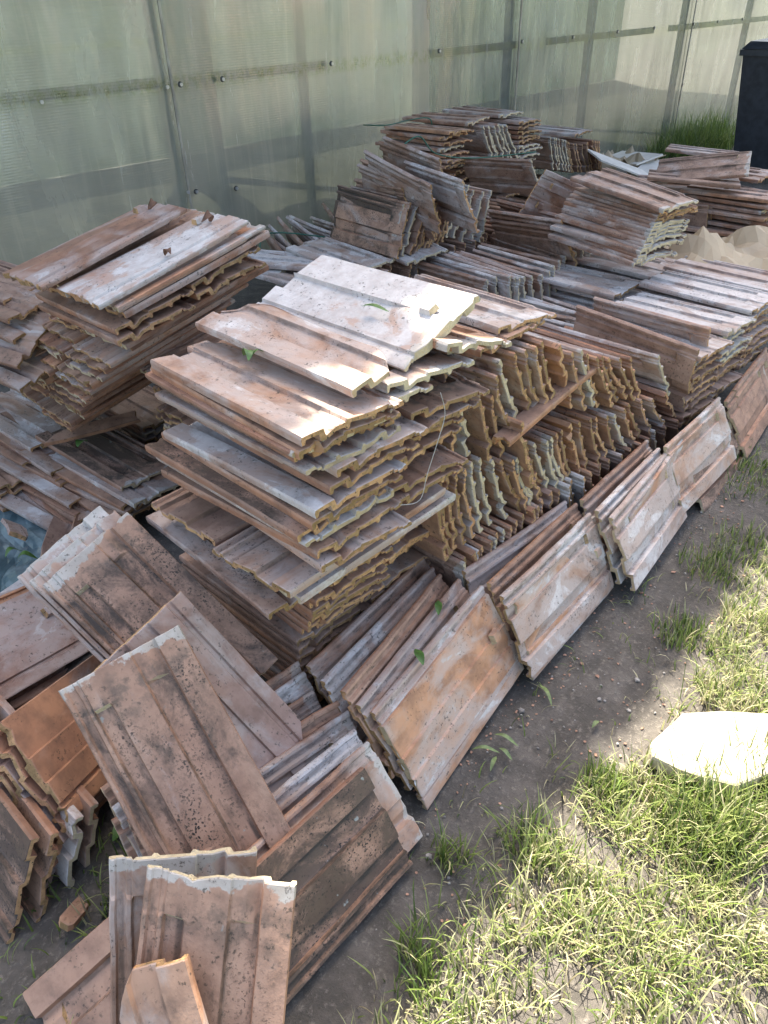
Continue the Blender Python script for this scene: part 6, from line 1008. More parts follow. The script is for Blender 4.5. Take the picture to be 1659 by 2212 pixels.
('',33,'full1',(1.893,1.88,0.26),(0.7071,0.0,0.0,-0.7071),0.5,0.3,0.71,1,1),
('',33,'full0',(2.105,1.948,0.26),(0.7071,0.0,0.0,-0.7071),0.3,0.3,0.91,0.05,1),
('',33,'full5',(1.263,1.88,0.23),(0.7071,0.0,0.0,-0.7071),0.05,0.3,0.79,0.05,1),
('',33,'full1',(1.488,1.895,0.23),(0.7071,0.0,0.0,-0.7071),0.3,0.5,0.13,0.05,1),
('',33,'full5',(1.721,1.95,0.23),(0.7071,0.0,0.0,-0.7071),0.3,0.2,0.44,0.05,1),
('',33,'full2',(1.932,1.947,0.23),(0.7071,0.0,0.0,-0.7071),0.5,0.1,0.07,0.05,1),
('',33,'full1',(2.153,1.935,0.23),(0.7071,0.0,0.0,-0.7071),0.15,0.2,0.59,0.05,1),
('',33,'full5',(1.278,1.917,0.2),(0.7071,0.0,0.0,-0.7071),0.5,0.1,0.39,0.05,1),
('',33,'full2',(1.493,1.928,0.2),(0.7071,0.0,0.0,-0.7071),0.3,0.5,0.95,0.05,1),
('',33,'full5',(1.705,1.939,0.2),(0.7071,0.0,0.0,-0.7071),0.4,0.5,0.79,1,1),
('',33,'full0',(1.914,1.862,0.2),(0.7071,0.0,0.0,-0.7071),0.3,0.5,0.41,0.05,1),
('',33,'full0',(2.114,1.915,0.2),(0.7071,0.0,0.0,-0.7071),0.2,0.5,0.84,0.05,1),
('',33,'full2',(1.242,1.869,0.17),(0.7071,0.0,0.0,-0.7071),0.15,0.5,0.41,0.05,1),
('',33,'full5',(1.46,1.882,0.17),(0.7071,0.0,0.0,-0.7071),0.05,0.5,0.82,0.05,1),
('',33,'full2',(1.681,1.956,0.17),(0.7071,0.0,0.0,-0.7071),0.15,0.2,0.35,0.05,1),
('',33,'full2',(1.938,1.956,0.17),(0.7071,0.0,0.0,-0.7071),0.3,0.3,0.96,0.05,1),
('',33,'full1',(2.164,1.879,0.17),(0.7071,0.0,0.0,-0.7071),0.3,0.1,0,0.05,1),
('',33,'full5',(1.282,1.905,0.14),(0.7071,0.0,0.0,-0.7071),0.2,0.3,0.68,0.05,1),
('',33,'full5',(1.489,1.935,0.14),(0.7071,0.0,0.0,-0.7071),0.3,0.2,0.93,0.05,1),
('',33,'full4',(1.705,1.868,0.14),(0.7071,0.0,0.0,-0.7071),0.2,0.5,0.27,0.05,1),
('',33,'full5',(1.903,1.931,0.14),(0.7071,0.0,0.0,-0.7071),0.3,0.1,0.91,0.05,1),
('',33,'full0',(2.127,1.958,0.14),(0.7071,0.0,0.0,-0.7071),0.5,0.1,0.56,0.05,1),
('',33,'full5',(1.27,1.949,0.11),(0.7071,0.0,0.0,-0.7071),0.4,0.5,0.04,0.05,1),
('',33,'full2',(1.453,1.955,0.11),(0.7071,0.0,0.0,-0.7071),0.15,0.2,0.59,0.05,1),
('',33,'full5',(1.668,1.899,0.11),(0.7071,0.0,0.0,-0.7071),0.4,0.3,0.63,0.05,1),
('',33,'full4',(1.931,1.863,0.11),(0.7071,0.0,0.0,-0.7071),0.3,0.1,0.8,0.05,1),
('',33,'full5',(2.128,1.956,0.11),(0.7071,0.0,0.0,-0.7071),0.2,0.3,0.32,0.05,1),
('',33,'full4',(1.255,1.865,0.08),(0.7071,0.0,0.0,-0.7071),0.2,0.2,0.2,0.05,1),
('',33,'full4',(1.449,1.891,0.08),(0.7071,0.0,0.0,-0.7071),0.15,0.3,0.91,0.05,1),
('',33,'full2',(1.723,1.938,0.08),(0.7071,0.0,0.0,-0.7071),0.5,0.2,0.27,0.05,1),
('',33,'full3',(1.913,1.922,0.08),(0.7071,0.0,0.0,-0.7071),0.3,0.1,0.68,0.05,1),
('',33,'full3',(2.124,1.939,0.08),(0.7071,0.0,0.0,-0.7071),0.2,0.1,0.2,0.05,1),
('',33,'full5',(1.252,1.944,0.05),(0.7071,0.0,0.0,-0.7071),0.15,0.3,0.04,0.05,1),
('',33,'full5',(1.477,1.926,0.05),(0.7071,0.0,0.0,-0.7071),0.3,0.1,0.28,0.05,1),
('',33,'full2',(1.72,1.913,0.05),(0.7071,0.0,0.0,-0.7071),0.5,0.1,0.26,0.05,1),
('',33,'full4',(1.887,1.943,0.05),(0.7071,0.0,0.0,-0.7071),0.2,0.3,0.6,0.05,1),
('',33,'full4',(2.164,1.949,0.05),(0.7071,0.0,0.0,-0.7071),0.05,0.5,0.83,0.05,1),
('',33,'full1',(1.281,1.877,0.02),(0.7071,0.0,0.0,-0.7071),0.5,0.1,0.77,0.05,1),
('',33,'full2',(1.501,1.934,0.02),(0.7071,0.0,0.0,-0.7071),0.3,0.5,0.5,0.05,1),
('',33,'full1',(1.717,1.931,0.02),(0.7071,0.0,0.0,-0.7071),0.4,0.5,0.67,0.05,1),
('',33,'full0',(1.893,1.894,0.02),(0.7071,0.0,0.0,-0.7071),0.3,0.1,0.5,0.05,1),
('',33,'full3',(2.145,1.918,0.02),(0.7071,0.0,0.0,-0.7071),0.15,0.3,0.79,0.05,1)
]
TILES = [(t[0], GROUPS[t[1]]) + t[2:] for t in TILES]
# ------------------------------------------------------------------ ground
def ground_z(x, y):
    return .012 * nz(x, y, 0, 1.7) + .010 * nz(x, y, 3, 6) + (.004 * nz(x, y, 5, 22) if abs(x) < 4 and abs(y) < 3 else 0)
def axis(lo, hi, step, far):
    a = list(np.arange(lo, hi, step)); k = step
    while a[-1] < far: k *= 1.35; a.append(a[-1] + k)
    k = step
    while a[0] > -far: k *= 1.35; a.insert(0, a[0] - k)
    return a
gx, gy = axis(-.4, 2.6, .016, 140), axis(-.7, 1.3, .016, 140)
V = [(x, y, ground_z(x, y) - .006) for x in gx for y in gy]; n = len(gy)
F = [(i * n + j, (i + 1) * n + j, (i + 1) * n + j + 1, i * n + j + 1) for i in range(len(gx) - 1) for j in range(n - 1)]
k = NT('soil'); tc = k.n('ShaderNodeTexCoord').outputs['Object']
n1, n2, n3 = k.noise(tc, 2.2, 5), k.noise(tc, 14, 6, .65), k.noise(tc, 90, 5, .7)
c = k.mix(k.ramp(n2, .35, .7), (.062, .054, .043), (.115, .10, .082)); c = k.mix(k.ramp(n3, .52, .7, 0, .7), c, (.20, .175, .14)); c = k.mix(k.ramp(n1, .5, .7, 0, .5), c, (.05, .043, .032))
sp = k.n('ShaderNodeSeparateXYZ'); k.set(sp.inputs[0], tc)
lawn = k.ramp(k.math('MULTIPLY_ADD', k.math('SUBTRACT', n1, .5), 1.2, sp.outputs[1]), -.6, -1.6)
c = k.mix(lawn, c, k.mix(k.ramp(n2, .3, .7), (.07, .095, .03), (.12, .14, .06)))
k.set(k.b.inputs['Base Color'], c); k.set(k.b.inputs['Roughness'], .95)
k.set(k.b.inputs['Normal'], k.bump(k.math('MULTIPLY_ADD', n3, .6, n2), .7, .012)); SOIL = k.m
tag(obj('ground', mesh('ground', V, F, True), SOIL), kind='structure')
# ------------------------------------------------------------------ greenhouse wall of twin-wall polycarbonate sheets
WY = 3.55
def poly_mat(name, tint, dirt):
    k = NT(name); tc = k.n('ShaderNodeTexCoord').outputs['Object']; sp = k.n('ShaderNodeSeparateXYZ'); k.set(sp.inputs[0], tc)
    X, Y, Z = sp.outputs
    st = k.noise(k.vm('MULTIPLY', tc, (3., 1, .5)), 2.2, 6, .6, .5); dirt_refl = k.noise(k.vm('MULTIPLY', tc, (26., 1, 1.2)), 1., 5, .65)
    cl = k.noise(tc, 1.4, 5, .6, .3)
    c = k.mix(k.ramp(st, .35, .7), tint, tuple(q * 1.35 for q in tint)); c = k.mix(k.ramp(dirt_refl, .50, .68, 0, dirt), c, (.56, .54, .43))  # pale film dirt streaks, strengthened to imitate bright vertical reflections
    c = k.mix(k.ramp(cl, .5, .75, 0, .5), c, (.12, .15, .12))
    # green algae along the rail; patchy dark green towards the foot
    alg = k.math('MULTIPLY', k.math('MULTIPLY', k.ramp(k.math('ABSOLUTE', k.math('SUBTRACT', Z, .962)), .05, .006), k.ramp(k.noise(k.vm('MULTIPLY', tc, (9., 1, 5.)), 2.6, 6, .75), .40, .62)), k.ramp(X, 3.6, 3.0, .25, .95))
    c = k.mix(k.math('MULTIPLY', alg, .85), c, (.20, .23, .06))
    foot = k.math('MULTIPLY', k.ramp(Z, .35, .0), k.ramp(k.noise(tc, 5, 5), .35, .65)); c = k.mix(k.math('MULTIPLY', foot, .7), c, (.10, .13, .06))
    k.set(k.b.inputs['Base Color'], c); k.set(k.b.inputs['Roughness'], k.ramp(st, .3, .8, .16, .34)); k.set(k.b.inputs['IOR'], 3.1)
    k.set(k.b.inputs['Coat Weight'], .6); k.set(k.b.inputs['Coat Roughness'], .08)
    wv = k.n('ShaderNodeTexWave', wave_type='BANDS', bands_direction='Z', wave_profile='SIN'); k.set(wv.inputs['Vector'], tc); k.set(wv.inputs['Scale'], 28.); k.set(wv.inputs['Distortion'], .0)
    dent = k.noise(k.vm('MULTIPLY', tc, (2.6, 1, .8)), 1.6, 3, .5)
    b1 = k.bump(wv.outputs['Fac'], .16, .003); b2 = k.bump(dent, .45, .03, b1); k.set(k.b.inputs['Normal'], b2)
    tr = k.n('ShaderNodeBsdfTranslucent'); k.set(tr.inputs[0], c)
    tp = k.n('ShaderNodeBsdfTransparent'); k.set(tp.inputs[0], (.85, .92, .82))
    m1 = k.n('ShaderNodeMixShader'); k.set(m1.inputs[0], .38); k.set(m1.inputs[1], k.b); k.set(m1.inputs[2], tr)
    m2 = k.n('ShaderNodeMixShader'); k.set(m2.inputs[0], k.math('MULTIPLY', k.ramp(st, .3, .7, .22, .38), 1.)); k.set(m2.inputs[1], m1); k.set(m2.inputs[2], tp)
    k.set(k.out.inputs[0], m2); return k.m
PM = [poly_mat('old_polycarbonate', (.36, .355, .30), .4), poly_mat('green_polycarbonate', (.155, .18, .175), .2)]
ALG = simple('algae_grime', (.13, .15, .04), .9, .5, 20)
GALV = simple('galvanised_steel', (.45, .45, .43), .45, .2, 9, .8, .1)
WOOD = simple('weathered_batten', (.30, .27, .20), .8, .35, 8)
DARK = simple('black_rubber', (.02, .02, .02), .6, .2)
gh = tag(empty('greenhouse', (5, WY, 0)), 'long greenhouse of cloudy polycarbonate sheets with a screwed rail, behind the tile pile', 'greenhouse')
def sheet(x0, x1, z0, z1, yo, mat, sd):
    nx, nzv = max(3, int((x1 - x0) / .06)), max(3, int((z1 - z0) / .07)); V = []
    for i in range(nx + 1):
        for j in range(nzv + 1):
            x, z = x0 + (x1 - x0) * i / nx, z0 + (z1 - z0) * j / nzv
            f = min(1, abs(z - .97) / .25) * .8 + .2
            y = yo + f * (.022 * nz(x * 1.1, z * .6, sd) + .008 * nz(x * 3.2, z * 1.1, sd + 9)) + .002
            V.append((x - 5, y, z))
    n = nzv + 1; F = [(i * n + j, (i + 1) * n + j, (i + 1) * n + j + 1, i * n + j + 1) for i in range(nx) for j in range(nzv)]
    return obj('sheet', mesh('sheet', V, F, True), mat, gh)
for i, (a, b) in enumerate([(-1.2, 2.245), (2.225, 4.13), (4.11, 5.04), (5.02, 7.68), (7.66, 10.4), (10.38, 13)]):
    sheet(a, b, .0, 2.05, -.004 * (i % 2) - (.0 if i else .006), PM[0 if i < 2 else 1], i * 3.3)
for x, wd, dp in [(2.25, .035, .05), (2.52, .045, .05), (3.14, .03, .05), (4.12, .11, .05), (5.03, .04, .05), (6.1, .05, .05), (7.67, .04, .05), (9.1, .05, .05), (0.7, .04, .05), (-.6, .04, .05), (10.5, .05, .05)]:
    m = MB(); m.box(x - 5 - wd / 2, .035, 0, x - 5 + wd / 2, .035 + dp, 2.05); obj('post', m.mesh('post'), WOOD, gh)
for x0, x1 in ((-1.2, 3.30), (4.05, 5.10), (5.5, 7.1), (7.4, 13)):
    m = MB(); m.box(x0 - 5, .034, .945, x1 - 5, .06, .99); obj('rail', m.mesh('rail'), WOOD, gh)
# joint strips over the sheet edges
for x in (2.247, 5.03, 7.67):
    m = MB(); m.box(x - 5 - .006, -.038, 0, x - 5 + .006, -.030, 2.05); obj('joint_strip', m.mesh('joint_strip'), WOOD, gh)
scr = MB(); scr.tube([(0, 0, 0), (0, -.004, 0)], .019, 12); scrm = scr.mesh('washer'); scrm.materials.append(DARK)
s2 = MB(); s2.tube([(0, -.004, 0), (0, -.010, 0)], .008, 6); s2m = s2.mesh('screw_head'); s2m.materials.append(GALV)
for i, (x, z) in enumerate([(1.60, .95), (2.214, .954), (2.29, .958), (2.534, .961), (3.267, .978), (4.178, .985), (5.057, .99), (5.7, .985), (6.345, .99), (6.946, .99), (7.674, .99), (8.179, .99), (8.738, .99), (2.235, .49), (2.285, .484), (2.533, .459), (7.663, .518)]):
    o = obj('screw', s2m, None, gh); o.location = (x - 5, -.038, z); o.scale = (1.1,) * 3
    if i not in (0, 1, 13): p = obj('washer', scrm, None, o); p.scale = (.62,) * 3
# roof and rear of the greenhouse
m = MB(); m.add([(-6.2, -.03, 2.05), (8, -.03, 2.05), (8, 1.8, 3.0), (-6.2, 1.8, 3.0), (8, 3.6, 2.05), (-6.2, 3.6, 2.05)], [(0, 1, 2, 3), (3, 2, 4, 5)]); obj('roof', m.mesh('roof'), PM[1], gh)
m = MB(); m.box(-6.2, 3.58, 0, 8, 3.6, 2.05); obj('rear_wall', m.mesh('rear_wall'), PM[1], gh)
BED = simple('seedling_leaves', (.06, .10, .03), .8, .5, 4)
# ------------------------------------------------------------------ roof tiles
BRK = ('half', 'split', 'short', 'cut')
mass = {'v': [], 'f': [], 'lc': [], 'ln': [], 'p': []}
def add_mass(me, mt, par):
    n = len(mass['v']); mass['v'] += [tuple(mt @ v.co) for v in me.vertices]; mass['f'] += [tuple(i + n for i in p.vertices) for p in me.polygons]
    mass['lc'] += [tuple(v.co) for v in me.vertices]; mass['ln'] += [tuple(p.normal) for p in me.polygons]; mass['p'] += [par] * len(me.vertices)
for i, (lab, grp, var, c, q, ch, di, to, en, hid) in enumerate(TILES):
    me = TM[var]
    if hid:
        add_mass(me, Matrix.Translation(c) @ Quaternion(q).to_matrix().to_4x4(), (ch, di, to, en, (i * .618) % 1 * 9)); continue
    o = bpy.data.objects.new('broken_roof_tile' if var in BRK else 'roof_tile', me); C.objects.link(o)
    o.location = c; o.rotation_mode = 'QUATERNION'; o.rotation_quaternion = q
    o['chalk'] = float(ch); o['dirt'] = float(di); o['tone'] = float(to); o['endtone'] = float(en); o['seed'] = (i * .618) % 1 * 9
    tag(o, lab, 'broken roof tile' if var in BRK else 'roof tile', grp, 'thing')
me = mesh('roof_tiles_underneath', mass['v'], mass['f']); P_ = np.array(mass['p'], np.float32)
for j, nm in enumerate(('chalk', 'dirt', 'tone', 'endtone', 'seed')): me.attributes.new(nm, 'FLOAT', 'POINT').data.foreach_set('value', np.ascontiguousarray(P_[:, j]))
me.attributes.new('lc', 'FLOAT_VECTOR', 'POINT').data.foreach_set('vector', np.array(mass['lc'], np.float32).ravel())
me.attributes.new('ln', 'FLOAT_VECTOR', 'FACE').data.foreach_set('vector', np.array(mass['ln'], np.float32).ravel())
tag(obj('roof_tiles_underneath', me, CLAY2), 'further roof tiles buried inside, under and between the stacks', 'tile heap', kind='stuff')
# ------------------------------------------------------------------ stone slab in the grass
STONE = simple('cream_limestone', (.40, .35, .245), .85, .25, 14, 0, .9, 45)
sp_ = [(1.129, .307), (1.150, .303), (1.179, .301), (1.238, .244), (1.30, .17), (1.33, .10), (1.25, .06), (1.165, .105), (1.135, .119), (1.083, .146), (1.063, .186), (1.045, .24), (1.037, .296), (1.06, .315)]
cx = sum(p[0] for p in sp_) / len(sp_); cy = sum(p[1] for p in sp_) / len(sp_)
V = []
for s, z in ((.96, .0), (1.0, .008), (1.0, .030), (.99, .036), (.95, .0385)):
    for j, (x, y) in enumerate(sp_): V.append((cx + (x - cx) * s + .003 * nz(j, z * 90), cy + (y - cy) * s + .003 * nz(j, z * 50, 4), z + .004 * nz(x * 9, y * 9, z * 3)))
N = len(sp_); V.append((cx, cy, .039)); F = [(r * N + j, r * N + (j + 1) % N, (r + 1) * N + (j + 1) % N, (r + 1) * N + j) for r in range(4) for j in range(N)] + [(4 * N + j, 4 * N + (j + 1) % N, 5 * N) for j in range(N)]
o = obj('stone_slab', mesh('stone_slab', V, F), STONE); o.location = (0, 0, .006); tag(o, 'flat cream stone slab lying sunlit in the grass at the right', 'stone')
# ------------------------------------------------------------------ wheelie bin
BINM = simple('dark_bin_plastic', (.026, .029, .034), .38, .3, 20, 0, .15, 200)
b = tag(empty('wheelie_bin', (6.52, 2.02, 0), R_(4)), 'dark grey wheelie bin with closed lid standing by the greenhouse', 'bin')
m = MB(); t_, bb = .50, .40
m.hexa([(.05, .05, .09), (.05 + bb, .05, .09), (.05 + bb, .05 + bb, .09), (.05, .05 + bb, .09), (0, 0, .86), (t_, 0, .86), (t_, t_ + .03, .86), (0, t_ + .03, .86)]); obj('body', m.mesh('body'), BINM, b)
m = MB(); m.box(-.02, -.02, .845, t_ + .02, t_ + .05, .885); obj('rim', m.mesh('rim'), BINM, b)
m = MB(); m.hexa([(-.03, -.03, .888), (t_ + .03, -.03, .888), (t_ + .03, t_ + .04, .888), (-.03, t_ + .04, .888), (.02, .02, .925), (t_ - .02, .02, .925), (t_ - .02, t_, .935), (.02, t_, .935)]); obj('lid', m.mesh('lid'), BINM, b)
m = MB(); m.tube([(.06, -.02, .90), (.06, -.075, .93), (t_ - .06, -.075, .93), (t_ - .06, -.02, .90)], .014, 8); obj('handle', m.mesh('handle', True), BINM, b)
for x in (.03, t_ - .07): m = MB(); m.tube([(x, .46, .10), (x + .045, .46, .10)], .10, 20); obj('wheel', m.mesh('wheel'), DARK, b)
for j in range(4): m = MB(); m.box(.07 + j * .11, -.012 + .0, .55, .085 + j * .11, .03, .84); obj('rib', m.mesh('rib'), BINM, b)
# ------------------------------------------------------------------ crumpled corrugated sheet and debris on the pile
def crumple(name, pts, z, amp, mat, label, cat, sd, hfun=None, n=11):
    xs = [p[0] for p in pts]; ys = [p[1] for p in pts]; V = []
    A_, B_, C_, D_ = [Vector(p) for p in pts]
    for i in range(n + 1):
        for j in range(n + 1):
            u, v = i / n, j / n; p = (A_ * (1 - u) + B_ * u) * (1 - v) + (D_ * (1 - u) + C_ * u) * v
            edge = 1 + .05 * nz(u * 9, v * 9, sd)
            h = (abs(nz(u * 2.6, v * 2.2, sd)) * 2 + abs(nz(u * 5.3 + v * 2, v * 4, sd + 5)) * .8) * amp
            V.append((p.x + .03 * nz(u * 5, v * 5, sd + 2), p.y + .03 * nz(u * 5, v * 5, sd + 3), z + h + (hfun(u, v) if hfun else 0)))
    F = [(i * (n + 1) + j, (i + 1) * (n + 1) + j, (i + 1) * (n + 1) + j + 1, i * (n + 1) + j + 1) for i in range(n) for j in range(n)]
    if n < 25:   # sharp paper creases
        V = [(x, y, z + (.5 * amp if (int((x + y) * 9) % 2) else 0) * abs(math.sin(x * 31))) for x, y, z in V]
    o = obj(name, mesh(name, V, F), mat); s = o.modifiers.new('t', 'SOLIDIFY'); s.thickness = .004; return tag(o, label, cat)
CARD = simple('beige_card', (.37, .29, .185), .85, .15, 4); PALE = simple('pale_board', (.62, .58, .50), .8, .12, 6)
crumple('crumpled_sheet', [(2.95, 1.02), (3.70, .93), (3.62, 1.42), (3.0, 1.40)], .31, .05, CARD, 'crumpled beige corrugated cardboard sheet lying on the right of the pile', 'cardboard', 7.7, lambda u, v: .12 * math.exp(-((u - .35) ** 2 + (v - .65) ** 2) / .05))
crumple('torn_sheet', [(5.15, 2.75), (5.6, 2.6), (5.75, 3.1), (5.35, 3.15)], .18, .08, CARD, 'torn beige cardboard scraps behind the far right upright block', 'cardboard', 9.1)
for i, (p, rz, rx, ry, lab) in enumerate([((5.02, 2.62, .30), -25, 12, 20, 'white board leaning at the end of the far right upright block'), ((5.30, 2.55, .22), 10, 5, -8, 'white board scrap lying flat among the torn cardboard'), ((5.55, 2.85, .25), 60, -14, 6, 'short white board scrap nearest the grass clump')]):
    m = MB(); n_ = 7
    up_ = [(x / n_ * .52 - .26, (-.11 + .012 * nz(x, i)) if 1 else 0) for x in range(n_ + 1)]; dn_ = [(x / n_ * .52 - .26, .10 + .02 * nz(x, i + 4)) for x in range(n_, -1, -1)]
    poly = up_ + dn_; N = len(poly); m.add([(x, y, 0) for x, y in poly] + [(x, y, .010) for x, y in poly], [tuple(range(N))[::-1], tuple(range(N, 2 * N))] + [(j, (j + 1) % N, N + (j + 1) % N, N + j) for j in range(N)])
    o = obj('board_scrap', m.mesh('board_scrap'), PALE); o.location = p; o.rotation_euler = (R_(rx), R_(ry), R_(rz)); tag(o, lab, 'board', 'white board scraps behind the pile')
# plastic sheet at the left with shards on it
k = NT('blue_plastic_film'); tc = k.n('ShaderNodeTexCoord').outputs['Object']
k.set(k.b.inputs['Base Color'], k.mix(k.ramp(k.noise(tc, 9, 4), .4, .65), (.07, .12, .13), (.20, .27, .28))); k.set(k.b.inputs['Roughness'], .18); k.set(k.b.inputs['Coat Weight'], .5); FILM = k.m
crumple('plastic_film', [(.10, 1.45), (.66, 1.50), (.80, 2.25), (.25, 2.35)], .010, .03, FILM, 'bluish translucent plastic film with small tile shards at the left edge', 'plastic film', 2.2, None, 30)
def shard(p, rot, L, W, lab, grp, ch=.3):
    me = bpy.data.meshes.new('tile_shard'); r = random.Random(hash(lab) % 999 if 0 else int(p[0] * 1000) + int(p[1] * 777)); m = MB()
    N = 9; poly = []
    for j in range(N):
        a = 2 * math.pi * j / N; e = r.uniform(.78, 1.1); poly.append((L / 2 * e * max(-.85, min(.85, math.cos(a) * 1.3)), W / 2 * e * max(-.85, min(.85, math.sin(a) * 1.3))))
    st = lambda y: .006 if y > 0 else 0
    m.add([(x, y, st(y)) for x, y in poly] + [(x * .97, y * .97, .012 + st(y)) for x, y in poly], [tuple(range(N))[::-1], tuple(range(N, 2 * N))] + [(j, (j + 1) % N, N + (j + 1) % N, N + j) for j in range(N)])
    o = obj('tile_shard', m.mesh('tile_shard'), CLAY); o.location = p; o.rotation_euler = [R_(a) for a in rot]; o['chalk'] = ch; o['dirt'] = .3; o['tone'] = r.random(); o['endtone'] = 0.; o['seed'] = r.random() * 9
    return tag(o, lab, 'tile shard', grp)
G_ = 'tile shards on the plastic film and soil'
shard((.514, 1.97, .06), (35, 5, 80), .13, .07, 'pale pink shard standing on the blue film at the left edge', G_, .5)
shard((.575, 1.85, .06), (30, 0, 50), .22, .08, 'orange grey strip of broken tile at the right rim of the blue film', G_, .4)
shard((.63, 1.84, .05), (40, 0, 52), .19, .06, 'brown strip of broken tile beside the orange grey strip', G_, .2)
shard((.42, 1.74, .03), (5, 5, 20), .15, .08, 'whitish flat shard at the near rim of the blue film', G_, .7)
shard((.85, 2.06, .22), (20, 3, -8), .34, .045, 'fresh orange sliver at the foot of the tall left stack', G_, .0)
shard((.10, .86, .02), (10, 20, 30), .07, .03, 'small red chip on the dark soil at lower left', G_, .0)
# ------------------------------------------------------------------ bits on the tiles and soil
LEAF = simple('green_leaf', (.07, .15, .025), .5, .35, 60, 0, 0); DRY = simple('dry_leaf', (.16, .08, .045), .8, .4, 60, 0, 0); OLIVE = simple('wilted_leaf', (.14, .19, .06), .6, .35, 60, 0, 0)
def leaf(p, L, W, rz, curl, mat, lab, tilt=(0, 0)):
    n_ = 8; V = []; F = []
    for i in range(n_ + 1):
        t = i / n_; wd = W / 2 * math.sin(math.pi * min(1, t * .97 + .02)) ** .8; zz = curl * math.sin(t * math.pi * 1.3) * L
        for s in (-1, 0, 1): V.append((t * L - L / 2, s * wd, zz + abs(s) * .25 * wd))
    for i in range(n_):
        for s in (0, 1): a = i * 3 + s; F.append((a, a + 3, a + 4, a + 1))
    o = obj('leaf', mesh('leaf', V, F, True), mat); o.location = p; o.rotation_euler = (R_(tilt[0]), R_(tilt[1]), R_(rz)); return tag(o, lab, 'leaf', 'fallen leaves on the tiles and the soil')
leaf((.70, 1.0, .80), .045, .018, 60, .25, LEAF, 'crumpled green leaf in the gutter of the orange edged tile', (20, 0))
leaf((.715, .98, .80), .035, .014, -20, .3, LEAF, 'second crumpled green leaf nearest the narrow split piece', (-15, 0))
leaf((.94, .93, .832), .055, .014, -70, .08, LEAF, 'flat green sliver of a leaf on the chalk-flaked top tile')
leaf((1.069, 1.614, .858), .045, .02, 20, .5, DRY, 'curled brown leaf on the pale tile of the tall left stack', (40, 0))
leaf((1.045, 1.824, .863), .04, .018, 50, .5, DRY, 'curled brown leaf on the pink tile of the tall left stack', (40, 0))
leaf((.914, 1.557, .824), .025, .018, 90, .4, DRY, 'tiny dark leaf in the middle of the pale tile of the tall left stack')
leaf((.80, .70, .222), .05, .018, 60, .1, LEAF, 'small green leaf in the front left leaning group, lower one')
leaf((.93, .76, .228), .05, .016, 40, .1, LEAF, 'small green leaf on the brown tiles of the front left leaning group, upper one')
for i, (x, y, rz, L, lb) in enumerate([(.85, .56, -50, .08, 'bent olive leaf nearest the foot of the pale orange tile'), (.90, .545, -75, .075, 'long olive leaf right of the bent one on the bare soil'), (.835, .53, 20, .06, 'olive leaf lying across the leaf tuft on the bare soil'), (1.06, .555, 55, .10, 'narrow grey green leaf alone on the bare soil'), (1.06, .43, 0, .04, 'pale crumpled leaf near the stone slab'), (.87, .525, -95, .05, 'short olive leaf under the tuft on the bare soil')]):
    leaf((x, y, .010), L * .72, .009, rz, .16, OLIVE, lb)
leaf((.25, .95, .02), .07, .03, 20, .1, LEAF, 'broad green weed leaf on the dark soil at lower left')
leaf((.33, .90, .03), .06, .03, -50, .15, LEAF, 'broad green weed leaf beside the chalk headed tile')
leaf((.04, .98, .02), .08, .03, 50, .1, LEAF, 'green weed leaf at the lower left picture corner')
leaf((.474, 1.90, .05), .05, .02, 10, .3, LEAF, 'green leaves beside the pale shard on the blue film'); leaf((.49, 1.85, .05), .05, .02, -30, .3, LEAF, 'green leaf lying on the blue film below the pale shard')
leaf((.80, 2.05, .20), .05, .03, 30, .2, LEAF, 'dark green leaf at the foot of the tall left stack')
TW = simple('green_twine', (.02, .10, .06), .6, .2); WIRE = simple('pale_wire', (.45, .42, .36), .5, .2)
def strand(name, pts, r, mat, lab, cat):
    P_ = [Vector(p) for p in pts]; Q = []
    for i in range(len(P_) - 1):
        for t in np.linspace(0, 1, 6, endpoint=False):
            a, b_, c_, d_ = P_[max(i - 1, 0)], P_[i], P_[i + 1], P_[min(i + 2, len(P_) - 1)]
            Q.append(.5 * ((2 * b_) + (c_ - a) * t + (2 * a - 5 * b_ + 4 * c_ - d_) * t * t + (3 * b_ - a - 3 * c_ + d_) * t ** 3))
    Q.append(P_[-1]); m = MB(); m.tube(Q, r, 6); o = obj(name, m.mesh(name, True), mat); return tag(o, lab, cat)
strand('twine', [(3.02, 3.03, .74), (3.06, 2.9, .745), (3.22, 2.90, .75), (3.36, 2.88, .742), (3.38, 2.88, .66)], .003, TW, 'green twine tied round the far left flat stack', 'twine')
strand('twine', [(2.55, 2.4, .72), (2.7, 2.38, .78), (2.80, 2.36, .70), (3.1, 2.37, .64), (3.5, 2.3, .62)], .003, TW, 'green twine trailing over the tiles below the far flat stacks', 'twine')
strand('twine', [(1.9, 2.5, .33), (2.0, 2.62, .47), (2.2, 2.45, .45)], .003, TW, 'short green twine left of the black lichen tile', 'twine')
strand('wire', [(.90, .742, .74), (.905, .735, .70), (.885, .732, .66), (.86, .735, .60), (.84, .735, .555), (.80, .745, .56)], .0007, WIRE, 'thin pale wire hanging down the front of the tall front stack', 'wire')
